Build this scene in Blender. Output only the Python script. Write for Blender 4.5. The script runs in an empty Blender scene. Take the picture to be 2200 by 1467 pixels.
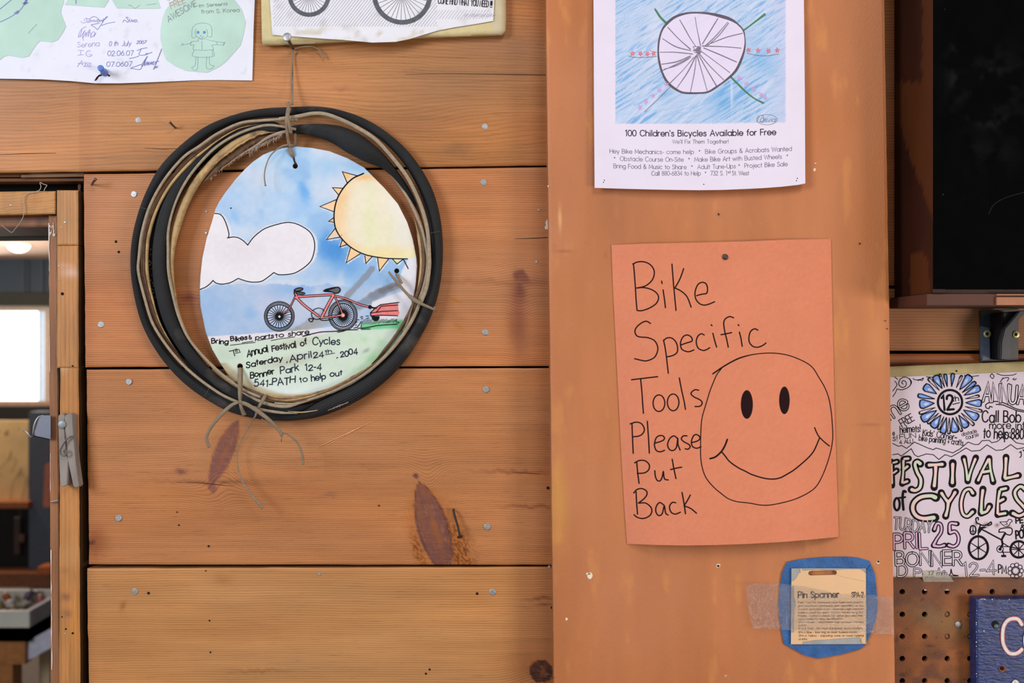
import bpy, bmesh, math, random
import numpy as np
from mathutils import Vector, Matrix
from mathutils.geometry import delaunay_2d_cdt, tessellate_polygon
random.seed(4)
C = bpy.context.scene.collection
SC = bpy.context.scene
pi = math.pi

# ------------------------------------------------------------------ camera, world, lights, exposure
D = 1.0694            # camera to plank wall (m)
Z0 = 1.60             # camera height
S = 0.0005            # metres per photo pixel on the plank wall
cam = bpy.data.cameras.new('camera'); camo = bpy.data.objects.new('camera', cam); C.objects.link(camo)
cam.lens = 35.0; cam.sensor_width = 36.0; cam.sensor_fit = 'HORIZONTAL'
camo.location = (0, -D, Z0); camo.rotation_euler = (pi/2, 0, 0)
cam.clip_start = 0.02; cam.clip_end = 60
cam.dof.use_dof = True; cam.dof.focus_distance = D - 0.012; cam.dof.aperture_fstop = 6.3
SC.camera = camo
SC.view_settings.view_transform = 'Standard'; SC.view_settings.look = 'None'
SC.view_settings.gamma = 1.0; SC.view_settings.use_curve_mapping = False
SC.view_settings.exposure = 0.0
w = bpy.data.worlds.new('world'); SC.world = w; w.use_nodes = True
w.node_tree.nodes['Background'].inputs[0].default_value = (0.95, 0.97, 1.0, 1)
w.node_tree.nodes['Background'].inputs[1].default_value = 0.35
def area(name, loc, target, size, sizey, power, col):
    l = bpy.data.lights.new(name, 'AREA'); l.shape = 'RECTANGLE'; l.size = size; l.size_y = sizey
    l.energy = power; l.color = col
    o = bpy.data.objects.new(name, l); C.objects.link(o); o.location = loc
    o.rotation_euler = (Vector(target) - Vector(loc)).to_track_quat('-Z', 'Y').to_euler()
    return o
area('window_daylight', (-2.3, -2.1, 2.45), (-0.15, 0, 1.6), 1.0, 1.2, 63, (0.91, 0.95, 1.0))
area('workshop_lamp', (0.6, -1.8, 3.2), (0.15, 0, 1.6), 0.7, 0.7, 18, (1.0, 0.90, 0.80))
area('low_right_fill', (1.35, -1.1, 1.30), (0.1, 0, 1.5), 0.42, 0.34, 10.5, (1.0, 0.84, 0.68))  # added warm fill from the low right, its source unseen

# ------------------------------------------------------------------ helpers
def lin(c):
    c = np.asarray(c, float) / 255.0
    return np.where(c <= 0.04045, c / 12.92, ((c + 0.055) / 1.055) ** 2.4)
def P(px, py, y=0.0):
    k = S * (D + y) / D
    return ((px - 1100) * k, y, Z0 - (py - 733.5) * k)
def PA(px, py, y):
    px = np.asarray(px, float); py = np.asarray(py, float); y = np.broadcast_to(np.asarray(y, float), px.shape)
    k = S * (D + y) / D
    return np.stack([(px - 1100) * k, y, Z0 - (py - 733.5) * k], -1)
def _h(ix, iy, seed):
    n = (ix.astype(np.int64) * 374761393 + iy.astype(np.int64) * 668265263 + seed * 974634777) & 0xffffffff
    n = ((n ^ (n >> 13)) * 1274126177) & 0xffffffff
    return ((n ^ (n >> 16)) & 0xffff) / 65535.0
def vn(x, y, seed=0):
    x = np.asarray(x, float); y = np.asarray(y, float)
    ix = np.floor(x); iy = np.floor(y); fx = x - ix; fy = y - iy
    fx = fx * fx * (3 - 2 * fx); fy = fy * fy * (3 - 2 * fy)
    a = _h(ix, iy, seed); b = _h(ix + 1, iy, seed); c = _h(ix, iy + 1, seed); d = _h(ix + 1, iy + 1, seed)
    return a + (b - a) * fx + (c - a) * fy + (a - b - c + d) * fx * fy
def fbm(x, y, seed=0, o=4):
    t = 0; a = .5; n = 0
    for i in range(o):
        t = t + a * vn(x, y, seed + i * 7); n += a; a *= .5; x = x * 2.03; y = y * 2.03
    return t / n
def ss(x, a, b):
    t = np.clip((x - a) / (b - a), 0, 1); return t * t * (3 - 2 * t)
def pip(px, py, poly):
    px = np.asarray(px, float); py = np.asarray(py, float); ins = np.zeros(px.shape, bool); n = len(poly)
    for i in range(n):
        x0, y0 = poly[i]; x1, y1 = poly[(i + 1) % n]
        if y0 == y1: continue
        c = ((y0 > py) != (y1 > py)) & (px < (x1 - x0) * (py - y0) / (y1 - y0) + x0)
        ins ^= c
    return ins
def gau(px, py, cx, cy, sx, sy, ang=0):
    a = math.radians(ang); dx = px - cx; dy = py - cy
    u = dx * math.cos(a) + dy * math.sin(a); v = -dx * math.sin(a) + dy * math.cos(a)
    return np.exp(-(u / sx) ** 2 - (v / sy) ** 2)
def mixc(a, b, f): return a + (np.asarray(b, float) - a) * f[:, None]

def tag(o, label=None, cat=None, group=None, kind=None):
    if label: o['label'] = label
    if cat: o['category'] = cat
    if group: o['group'] = group
    if kind: o['kind'] = kind
    return o
def empty(name, loc, label=None, cat=None, group=None, kind=None):
    o = bpy.data.objects.new(name, None); C.objects.link(o); o.location = loc; o.empty_display_size = .02
    return tag(o, label, cat, group, kind)
def mk(name, verts, faces, mat, parent=None, smooth=False, col=None, phase=None, mods=None):
    me = bpy.data.meshes.new(name)
    me.from_pydata([tuple(v) for v in verts], [], [tuple(int(i) for i in f) for f in faces])
    if col is not None:
        a = me.color_attributes.new('Col', 'FLOAT_COLOR', 'POINT')
        c = np.ones((len(verts), 4), np.float32); c[:len(col), :3] = lin(np.clip(col, 0, 255)); 
        if len(col) < len(verts): c[len(col):, :3] = c[:len(col), :3].mean(0)
        a.data.foreach_set('color', c.ravel())
    if phase is not None:
        a = me.attributes.new('phase', 'FLOAT', 'POINT')
        p = np.zeros(len(verts), np.float32); p[:len(phase)] = phase; a.data.foreach_set('value', p)
    me.validate(); me.update()
    if smooth:
        me.polygons.foreach_set('use_smooth', [True] * len(me.polygons))
    me.materials.append(mat)
    o = bpy.data.objects.new(name, me); C.objects.link(o)
    if parent is not None:
        o.parent = parent; o.matrix_parent_inverse = Matrix.Translation(parent.location).inverted()
    return o

# ------------------------------------------------------------------ materials
def newmat(name):
    m = bpy.data.materials.new(name); m.use_nodes = True
    return m, m.node_tree.nodes, m.node_tree.links, m.node_tree.nodes['Principled BSDF']
def plain(name, c, rough=.6, metal=0, var=.12, scale=40, bump=.0, bscale=300, stretch=(1, 1, 1), spec=.5, colattr=False, emit=None, cover=None):
    m, N, L, B = newmat(name)
    tc = N.new('ShaderNodeTexCoord'); mp = N.new('ShaderNodeMapping'); mp.inputs['Scale'].default_value = stretch
    L.new(tc.outputs['Object'], mp.inputs[0])
    nz = N.new('ShaderNodeTexNoise'); nz.inputs['Scale'].default_value = scale; nz.inputs['Detail'].default_value = 6
    L.new(mp.outputs[0], nz.inputs[0])
    mr = N.new('ShaderNodeMapRange'); mr.inputs[1].default_value = .3; mr.inputs[2].default_value = .7
    mr.inputs[3].default_value = 1 - var; mr.inputs[4].default_value = 1 + var
    L.new(nz.outputs[0], mr.inputs[0])
    vm = N.new('ShaderNodeVectorMath'); vm.operation = 'SCALE'
    if colattr:
        at = N.new('ShaderNodeAttribute'); at.attribute_name = 'Col'; L.new(at.outputs['Color'], vm.inputs[0])
    else:
        vm.inputs[0].default_value = tuple(lin(c))
    L.new(mr.outputs[0], vm.inputs['Scale'])
    out = vm.outputs[0]
    if cover:   # patchy second colour (dust, stains): (colour, noise scale, threshold lo, hi)
        cc, cs, lo, hi = cover
        n2 = N.new('ShaderNodeTexNoise'); n2.inputs['Scale'].default_value = cs; n2.inputs['Detail'].default_value = 8
        L.new(mp.outputs[0], n2.inputs[0])
        r2 = N.new('ShaderNodeMapRange'); r2.inputs[1].default_value = lo; r2.inputs[2].default_value = hi
        L.new(n2.outputs[0], r2.inputs[0])
        mx = N.new('ShaderNodeMix'); mx.data_type = 'RGBA'
        L.new(r2.outputs[0], mx.inputs[0]); L.new(out, mx.inputs[6]); mx.inputs[7].default_value = (*lin(cc), 1)
        out = mx.outputs[2]
    L.new(out, B.inputs['Base Color'])
    B.inputs['Roughness'].default_value = rough; B.inputs['Metallic'].default_value = metal
    B.inputs['Specular IOR Level'].default_value = spec
    if bump:
        nb = N.new('ShaderNodeTexNoise'); nb.inputs['Scale'].default_value = bscale; nb.inputs['Detail'].default_value = 5
        L.new(mp.outputs[0], nb.inputs[0])
        bp = N.new('ShaderNodeBump'); bp.inputs['Strength'].default_value = bump; bp.inputs['Distance'].default_value = .001
        L.new(nb.outputs[0], bp.inputs['Height']); L.new(bp.outputs[0], B.inputs['Normal'])
    if emit:
        B.inputs['Emission Color'].default_value = (*lin(emit[0]), 1); B.inputs['Emission Strength'].default_value = emit[1]
    return m
def wood(name, line=.40, streak=.15, rough=.44, spec=.32, vert=False):
    m, N, L, B = newmat(name)
    tc = N.new('ShaderNodeTexCoord')
    def noise(scale, st, det=5):
        if vert: st = (st[2], st[1], st[0])
        mp = N.new('ShaderNodeMapping'); mp.inputs['Scale'].default_value = st; L.new(tc.outputs['Object'], mp.inputs[0])
        n = N.new('ShaderNodeTexNoise'); n.inputs['Scale'].default_value = scale; n.inputs['Detail'].default_value = det
        L.new(mp.outputs[0], n.inputs[0]); return n.outputs[0]
    def math_(op, a, b=None):
        n = N.new('ShaderNodeMath'); n.operation = op
        for i, v in enumerate((a, b)):
            if v is None: continue
            if isinstance(v, (int, float)): n.inputs[i].default_value = v
            else: L.new(v, n.inputs[i])
        return n.outputs[0]
    ph = N.new('ShaderNodeAttribute'); ph.attribute_name = 'phase'
    n1 = noise(60, (.25, 1, 1.0))
    p = math_('ADD', ph.outputs['Fac'], math_('MULTIPLY', n1, .5))
    fr = math_('FRACT', p)
    ln = math_('MULTIPLY', math_('POWER', fr, 4.5), math_('SUBTRACT', 1.0, math_('POWER', fr, 22)))
    amt = math_('MULTIPLY', math_('ADD', -.25, math_('ADD', math_('MULTIPLY', noise(16, (.5, 1, 3.5)), 1.6), math_('MULTIPLY', noise(110, (.12, 1, 1.2)), 1.3))), line)
    darken = math_('MULTIPLY', ln, amt)
    st = noise(260, (.035, 1, 1.2), 7)
    stk = math_('ADD', math_('MULTIPLY', math_('SUBTRACT', st, .5), streak * 2.6), math_('MULTIPLY', math_('SUBTRACT', noise(38, (.08, 1, 1.6), 4), .5), .34))
    blot = math_('MULTIPLY', math_('SUBTRACT', noise(9, (.6, 1, 1.3)), .5), .44)
    pore = noise(900, (.05, 1, 1), 3)
    pr = N.new('ShaderNodeMapRange'); pr.inputs[1].default_value = .60; pr.inputs[2].default_value = .70
    pr.inputs[3].default_value = 0; pr.inputs[4].default_value = .20; L.new(pore, pr.inputs[0])
    gran = math_('MULTIPLY', math_('SUBTRACT', noise(1500, (.6, 1, 1), 2), .5), .30)
    k = math_('SUBTRACT', math_('ADD', math_('ADD', math_('ADD', 1.08, stk), gran), blot), math_('ADD', darken, pr.outputs[0]))
    at = N.new('ShaderNodeAttribute'); at.attribute_name = 'Col'
    # darker latewood goes redder: raise colour to a power
    vm = N.new('ShaderNodeVectorMath'); vm.operation = 'SCALE'; L.new(at.outputs['Color'], vm.inputs[0]); L.new(k, vm.inputs['Scale'])
    hs = N.new('ShaderNodeHueSaturation'); L.new(vm.outputs[0], hs.inputs['Color'])
    L.new(math_('ADD', 1.0, math_('MULTIPLY', darken, .25)), hs.inputs['Saturation'])
    L.new(hs.outputs[0], B.inputs['Base Color'])
    B.inputs['Roughness'].default_value = rough; B.inputs['Specular IOR Level'].default_value = spec
    bp = N.new('ShaderNodeBump'); bp.inputs['Strength'].default_value = .22; bp.inputs['Distance'].default_value = .0005
    L.new(math_('ADD', math_('SUBTRACT', 0.0, ln), math_('MULTIPLY', st, .8)), bp.inputs['Height']); L.new(bp.outputs[0], B.inputs['Normal'])
    return m

M = {}
M['pine'] = wood('pine_plank')
M['pine_top'] = wood('pine_top_plank', line=.24, streak=.24, rough=.42); M['pine2'] = wood('pine_frame', line=.25, streak=.16, rough=.5, vert=True); M['pine3'] = wood('pine_header', line=.25, streak=.16, rough=.5)
M['dark'] = plain('dark_void', (16, 11, 9), 1, var=.3)
M['stud'] = plain('old_stud', (52, 34, 24), .9, var=.3, bump=.4)
M['paper'] = plain('paper', (255, 255, 255), .75, var=.02, bump=.12, bscale=900, colattr=True, spec=.2)
M['board'] = plain('card_board', (255, 255, 255), .8, var=.07, scale=90, bump=.35, bscale=500, colattr=True, spec=.2)
M['paint'] = plain('orange_paint', (200, 128, 84), .52, var=.05, scale=7, stretch=(2.2, 1, .6), bump=.45, bscale=420, colattr=True, spec=.35)
M['ink'] = plain('black_marker', (16, 14, 18), .7, var=.15, spec=.12)
M['inkbrown'] = plain('marker_on_orange', (34, 12, 16), .7, var=.15, spec=.12)
M['inksoft'] = plain('toner_grey', (92, 88, 104), .6, var=.1)
M['toner'] = plain('toner_black', (40, 34, 46), .7, var=.1, spec=.12)
M['navy'] = plain('navy_marker', (34, 42, 60), .7, var=.15, spec=.12)
M['pen'] = plain('blue_pen', (112, 118, 188), .6, var=.2)
M['pen2'] = plain('violet_pen', (166, 150, 214), .6, var=.2)
M['pencil'] = plain('pencil', (128, 140, 150), .6, var=.3, scale=300)
M['pencil2'] = plain('red_pencil', (190, 140, 138), .6, var=.3, scale=300)
M['crayon'] = plain('black_crayon', (84, 76, 92), .6, var=.35, scale=700)
M['crayong'] = plain('green_crayon', (62, 124, 92), .6, var=.3, scale=700)
M['crayonr'] = plain('red_crayon', (222, 104, 116), .6, var=.3, scale=700)
M['crayonp'] = plain('pink_crayon', (208, 158, 218), .6, var=.2, scale=700)
M['coral'] = plain('coral_watercolour', (226, 124, 124), .6, var=.1, scale=200)
M['tyregrey'] = plain('grey_watercolour', (86, 88, 100), .6, var=.2, scale=200)
M['bluew'] = plain('blue_watercolour', (104, 142, 214), .6, var=.25, scale=250)
M['printgrey'] = plain('print_grey', (84, 86, 96), .6, var=.25, scale=160)
M['printline'] = plain('print_line', (168, 168, 184), .6, var=.2, scale=200)
M['rubber'] = plain('black_rubber', (33, 34, 37), .66, var=.18, scale=60, bump=.25, bscale=900, spec=.35, cover=((96, 90, 84), 26, .60, .85))
M['bead'] = plain('cream_bead', (168, 152, 130), .85, var=.16, scale=220, bump=.9, bscale=1500)
M['tan'] = plain('gum_wall', (182, 150, 104), .75, var=.22, scale=90, bump=.6, bscale=700, cover=((104, 78, 58), 60, .52, .70))
M['brown'] = plain('brown_cloth', (112, 84, 64), .9, var=.3, scale=150, bump=.9, bscale=900)
M['fray'] = plain('frayed_thread', (158, 138, 122), .95, var=.2)
M['cord'] = plain('waxed_cord', (132, 114, 94), .7, var=.15, scale=160, bump=.3, bscale=900)
M['steel'] = plain('galvanised', (172, 172, 176), .45, metal=.7, var=.15, scale=500, bump=.25, bscale=700)
M['steeld'] = plain('dark_steel', (110, 106, 104), .45, metal=.8, var=.15, scale=500)
M['rust'] = plain('rusty_iron', (62, 48, 44), .8, metal=.3, var=.3, scale=400, bump=.6, bscale=900)
M['bluepin'] = plain('blue_plastic', (92, 124, 206), .35, var=.03)
M['grain'] = plain('grey_weathered_wood', (140, 130, 124), .75, var=.18, scale=120, stretch=(1, 1, .15), bump=.6, bscale=600)
M['bluetape'] = plain('blue_painters_tape', (44, 92, 152), .5, var=.2, scale=90, bump=.5, bscale=600, spec=.4)
M['masking'] = plain('masking_tape', (172, 164, 152), .8, var=.12, scale=160, bump=.6, bscale=900)
M['peg'] = plain('pegboard_hardboard', (150, 92, 54), .55, var=.3, scale=20, bump=.3, bscale=600, cover=((92, 56, 40), 16, .48, .66))
M['bluepaint'] = plain('rough_blue_paint', (26, 46, 100), .38, var=.35, scale=120, stretch=(.5, 1, 1.5), bump=1.0, bscale=330, spec=.6)
M['white'] = plain('chalky_white', (214, 206, 208), .7, var=.1, scale=300, bump=.5)
M['pink'] = plain('salmon_halo', (196, 110, 100), .8, var=.15)
M['black'] = plain('slate_black', (9, 9, 10), .75, var=.3, scale=30, spec=.15, cover=((38, 38, 42), 14, .58, .80))
M['blacksteel'] = plain('black_enamel', (40, 46, 56), .4, var=.2, scale=80, spec=.5)
M['brass'] = plain('brass_plated', (206, 200, 140), .4, metal=.5, var=.1)
M['brownpaint'] = plain('old_brown_board', (112, 58, 26), .5, var=.2, scale=14, stretch=(1, 1, .3), bump=.3, colattr=True, spec=.3)
def film(name, fac=.27):
    m, N, L, B = newmat(name)
    tr = N.new('ShaderNodeBsdfTransparent'); gl = N.new('ShaderNodeBsdfGlossy'); gl.inputs['Roughness'].default_value = .025
    mx = N.new('ShaderNodeMixShader'); mx.inputs[0].default_value = fac
    tc = N.new('ShaderNodeTexCoord'); mp = N.new('ShaderNodeMapping'); mp.inputs['Scale'].default_value = (1, 1, 1.7); L.new(tc.outputs['Object'], mp.inputs[0])
    nb = N.new('ShaderNodeTexNoise'); nb.inputs['Scale'].default_value = 210; nb.inputs['Detail'].default_value = 5; nb.inputs['Distortion'].default_value = 1.5
    L.new(mp.outputs[0], nb.inputs[0])
    bp = N.new('ShaderNodeBump'); bp.inputs['Strength'].default_value = 1.0; bp.inputs['Distance'].default_value = .0045
    L.new(nb.outputs[0], bp.inputs['Height']); L.new(bp.outputs[0], gl.inputs['Normal'])
    L.new(tr.outputs[0], mx.inputs[1]); L.new(gl.outputs[0], mx.inputs[2])
    L.new(mx.outputs[0], N['Material Output'].inputs['Surface'])
    return m
M['film'] = film('clear_tape')

# ------------------------------------------------------------------ geometry builders (photo pixels + depth -> metres)
def slab(name, left, right, top, bot, yf, thick, mat, parent=None, step=4, colf=None, phf=None, wob=0, seed=0, sidek=.9):
    """board: left/right = x at top and bottom, top/bot = y at left and right, px"""
    (lx0, lx1), (rx0, rx1), (t0, t1), (b0, b1) = left, right, top, bot
    nx = max(2, int(abs(rx0 - lx0) / step)); ny = max(2, int(abs(b0 - t0) / step))
    u, v = np.meshgrid(np.linspace(0, 1, nx + 1), np.linspace(0, 1, ny + 1))
    u = u.ravel(); v = v.ravel()
    x = (lx0 * (1 - v) + lx1 * v) * (1 - u) + (rx0 * (1 - v) + rx1 * v) * u
    y = (t0 * (1 - u) + t1 * u) * (1 - v) + (b0 * (1 - u) + b1 * u) * v
    if wob:
        e = np.exp(-v * 60) - np.exp(-(1 - v) * 60)
        y = y + e * wob * (fbm(x / 60, y * 0 + seed, seed) - .5) * 2
        e2 = np.exp(-u * nx / 2) - np.exp(-(1 - u) * nx / 2)
        x = x + e2 * wob * (fbm(y / 30, y * 0 + seed + 5, seed) - .5) * 3
    edge = np.minimum(np.minimum(u * nx, (1 - u) * nx), np.minimum(v * ny, (1 - v) * ny))
    dep = yf + np.where(edge < .5, min(.0008, thick * .3), 0)
    V = PA(x, y, dep); n0 = len(V)
    idx = np.arange(n0).reshape(ny + 1, nx + 1)
    a = idx[:-1, :-1].ravel(); b = idx[:-1, 1:].ravel(); c = idx[1:, 1:].ravel(); d = idx[1:, :-1].ravel()
    F = np.stack([a, d, c, b], 1).tolist()
    ring = list(idx[0, :]) + list(idx[1:, -1]) + list(idx[-1, -2::-1]) + list(idx[-2:0:-1, 0])
    fr = V[ring].copy(); back = fr.copy(); back[:, 1] += thick
    V = np.vstack([V, fr, back]); m = len(ring)
    for i in range(m):
        j = (i + 1) % m; F.append((n0 + i, n0 + j, n0 + m + j, n0 + m + i))
    F.append([n0 + m + i for i in range(m)][::1])
    col = colf(x, y) if colf else None
    ph = phf(x, y) if phf else None
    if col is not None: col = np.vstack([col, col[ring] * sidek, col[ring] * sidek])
    if ph is not None: ph = np.concatenate([ph, ph[ring], ph[ring]])
    return mk(name, V, F, mat, parent, False, col, ph)

def sheet(name, outline, yfun, mat, parent=None, step=4, holes=(), colf=None, thick=.0003, smooth=True):
    o = np.array(outline, float)
    def dens(poly):
        out = []
        for i in range(len(poly)):
            a = poly[i]; b = poly[(i + 1) % len(poly)]; n = max(1, int(np.hypot(*(b - a)) / (step * 1.3)))
            for k in range(n): out.append(a + (b - a) * k / n)
        return np.array(out)
    loops = [dens(o)] + [np.array(h, float) for h in holes]
    x0, y0 = o.min(0); x1, y1 = o.max(0)
    gx, gy = np.meshgrid(np.arange(x0 + step / 2, x1, step), np.arange(y0 + step / 2, y1, step))
    gx = gx.ravel(); gy = gy.ravel(); k = pip(gx, gy, o.tolist()); e_ = step * .5
    for ax_, ay_ in ((e_, 0), (-e_, 0), (0, e_), (0, -e_)): k &= pip(gx + ax_, gy + ay_, o.tolist())
    for h in holes:
        for ax_, ay_ in ((0, 0), (e_, 0), (-e_, 0), (0, e_), (0, -e_)): k &= ~pip(gx + ax_, gy + ay_, h)
    pts = np.vstack(loops + [np.stack([gx[k], gy[k]], 1)])
    edges = []; b = 0
    for l in loops:
        n = len(l); edges += [(b + i, b + (i + 1) % n) for i in range(n)]; b += n
    r = delaunay_2d_cdt([Vector(p) for p in pts.tolist()], edges, [], 0, 1e-4)
    v = np.array([(p.x, p.y) for p in r[0]]); F = np.array([f for f in r[2] if len(f) == 3])
    cc = v[F].mean(1); keep = pip(cc[:, 0], cc[:, 1], loops[0].tolist())
    for h in loops[1:]: keep &= ~pip(cc[:, 0], cc[:, 1], h.tolist())
    F = F[keep]
    a_ = v[F]; cr = (a_[:, 1, 0] - a_[:, 0, 0]) * (a_[:, 2, 1] - a_[:, 0, 1]) - (a_[:, 1, 1] - a_[:, 0, 1]) * (a_[:, 2, 0] - a_[:, 0, 0])
    F[cr > 0] = F[cr > 0][:, ::-1]; F = F[np.abs(cr) > .03 * step * step]
    V = PA(v[:, 0], v[:, 1], yfun(v[:, 0], v[:, 1]))
    col = colf(v[:, 0], v[:, 1]) if colf else None
    ob = mk(name, V, F, mat, parent, smooth, col)
    if thick:
        md = ob.modifiers.new('solid', 'SOLIDIFY'); md.thickness = thick; md.offset = 0.0; md.use_rim = thick > .0007
    return ob
def circ(cx, cy, r, n=14, ry=None):
    ry = ry or r
    return [(cx + r * math.cos(2 * pi * i / n), cy + ry * math.sin(2 * pi * i / n)) for i in range(n)]

def prism(name, poly, yf, thick, mat, parent=None, bevel=0, holes=()):
    tri = tessellate_polygon([[Vector((x, y, 0)) for x, y in poly]])
    n = len(poly); ar = sum(poly[i][0] * poly[(i + 1) % n][1] - poly[(i + 1) % n][0] * poly[i][1] for i in range(n))
    poly = list(poly)
    V = [P(x, y, yf) for x, y in poly]; V += [(v[0], v[1] + thick, v[2]) for v in V]
    F = [tuple(t) for t in tri] + [tuple(i + n for i in t)[::-1] for t in tri] + [(i, (i + 1) % n, n + (i + 1) % n, n + i) for i in range(n)]
    o = mk(name, V, F, mat, parent)
    bm = bmesh.new(); bm.from_mesh(o.data)
    bmesh.ops.dissolve_limit(bm, angle_limit=.01, verts=bm.verts, edges=bm.edges)
    bmesh.ops.recalc_face_normals(bm, faces=bm.faces)
    if bevel: bmesh.ops.bevel(bm, geom=list(bm.edges), offset=bevel, segments=2, affect='EDGES', clamp_overlap=True)
    bm.to_mesh(o.data); bm.free()
    return o

def cr(pts, closed=False, seg=2.0):
    p = np.array(pts, float); n = len(p)
    if n < 3 and not closed: 
        return p
    out = []
    for i in range(n if closed else n - 1):
        if closed: a, b, c, d = p[(i - 1) % n], p[i], p[(i + 1) % n], p[(i + 2) % n]
        else:
            b, c = p[i], p[i + 1]; a = p[i - 1] if i else 2 * b - c; d = p[i + 2] if i + 2 < n else 2 * c - b
        m = max(1, int(np.hypot(*(c - b)[:2]) / seg))
        for k in range(m):
            t = k / m
            out.append(.5 * ((2 * b) + (-a + c) * t + (2 * a - 5 * b + 4 * c - d) * t * t + (-a + 3 * b - 3 * c + d) * t ** 3))
    if not closed: out.append(p[-1])
    return np.array(out)

class Ink:
    """flat ink on a surface: every stroke lies 2 micrometres above the one before, so overlaps never coincide"""
    def __init__(s, yfun, off=.00028): s.V = []; s.F = []; s.y = yfun; s.off = off; s.n = 0; s.k = []
    def _z(s): s.n += 1; s.k += [s.n % 60] * (len(s.V) - len(s.k))
    def stroke(s, pts, w=2.5, smooth=True, closed=False, seg=2.0, caps=True):
        p = np.array(pts, float)
        if p.shape[1] == 2: p = np.hstack([p, np.full((len(p), 1), w)])
        if smooth: p = cr(p, closed, seg)
        if closed: p = np.vstack([p, p[:1]])
        if len(p) < 2: return
        d = np.diff(p[:, :2], axis=0); L = np.hypot(d[:, 0], d[:, 1]); k = np.r_[True, L > 1e-3]; p = p[k]
        if len(p) < 2:
            if caps: s.dot(p[0, 0], p[0, 1], w / 2)
            return
        d = np.diff(p[:, :2], axis=0); d /= np.hypot(d[:, 0], d[:, 1])[:, None]
        if closed: t = np.vstack([d[:1] + d[-1:], d[:-1] + d[1:], d[:1] + d[-1:]])
        else: t = np.vstack([d[:1], d[:-1] + d[1:], d[-1:]])
        ln = np.hypot(t[:, 0], t[:, 1]); ln[ln < 1e-6] = 1; t /= ln[:, None]
        dd = np.vstack([d, d[-1:]]); cs = np.clip(np.abs((t * dd).sum(1)), .5, 1)
        nx, ny = -t[:, 1], t[:, 0]; h = p[:, 2] / 2 / cs
        l = np.stack([p[:, 0] + nx * h, p[:, 1] + ny * h], 1); r = np.stack([p[:, 0] - nx * h, p[:, 1] - ny * h], 1)
        b = len(s.V); n = len(p)
        for i in range(n): s.V += [tuple(l[i]), tuple(r[i])]
        for i in range(n - 1): s.F.append((b + 2 * i, b + 2 * i + 1, b + 2 * i + 3, b + 2 * i + 2))
        if caps and not closed:
            for e, sg in ((0, 1), (n - 1, -1)):
                q = len(s.V); m = 5; R = p[e, 2] / 2
                for g in range(1, m):          # half disc sharing the end edge
                    a = pi * g / m; s.V.append((p[e, 0] + R * (math.cos(a) * nx[e] - sg * math.sin(a) * t[e, 0]), p[e, 1] + R * (math.cos(a) * ny[e] - sg * math.sin(a) * t[e, 1])))
                ring = [b + 2 * e] + list(range(q, q + m - 1)) + [b + 2 * e + 1]
                s.F.append(tuple(ring if sg < 0 else ring[::-1]))
        s._z()
    def dot(s, x, y, r, ry=None, n=8):
        b = len(s.V); s.V += circ(x, y, r, n, ry); s.F.append(tuple(range(b, b + n))); s._z()
    def poly(s, poly):
        b = len(s.V); s.V += list(poly)
        for t in tessellate_polygon([[Vector((x, y, 0)) for x, y in poly]]): s.F.append(tuple(b + i for i in t))
        s._z()
    def disc(s, cx, cy, r, ry=None, n=24): s.dot(cx, cy, r, ry, n)
    def build(s, name, mat, parent, label=None, stuff=False):
        v = np.array(s.V, float)
        V = PA(v[:, 0], v[:, 1], s.y(v[:, 0], v[:, 1]) - s.off - 2e-6 * np.array(s.k))
        o = mk(name, V, s.F, mat, parent)
        if label: o['label'] = label
        if stuff: o['kind'] = 'stuff'
        return o
def Z(ox, oy, s, txt):
    """strokes written in enlarged-crop coordinates -> photo px"""
    out = []
    for st in txt.split(';'):
        st = st.strip()
        if st: out.append([(ox + float(a.split(',')[0]) / s, oy + float(a.split(',')[1]) / s) for a in st.split()])
    return out

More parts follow.
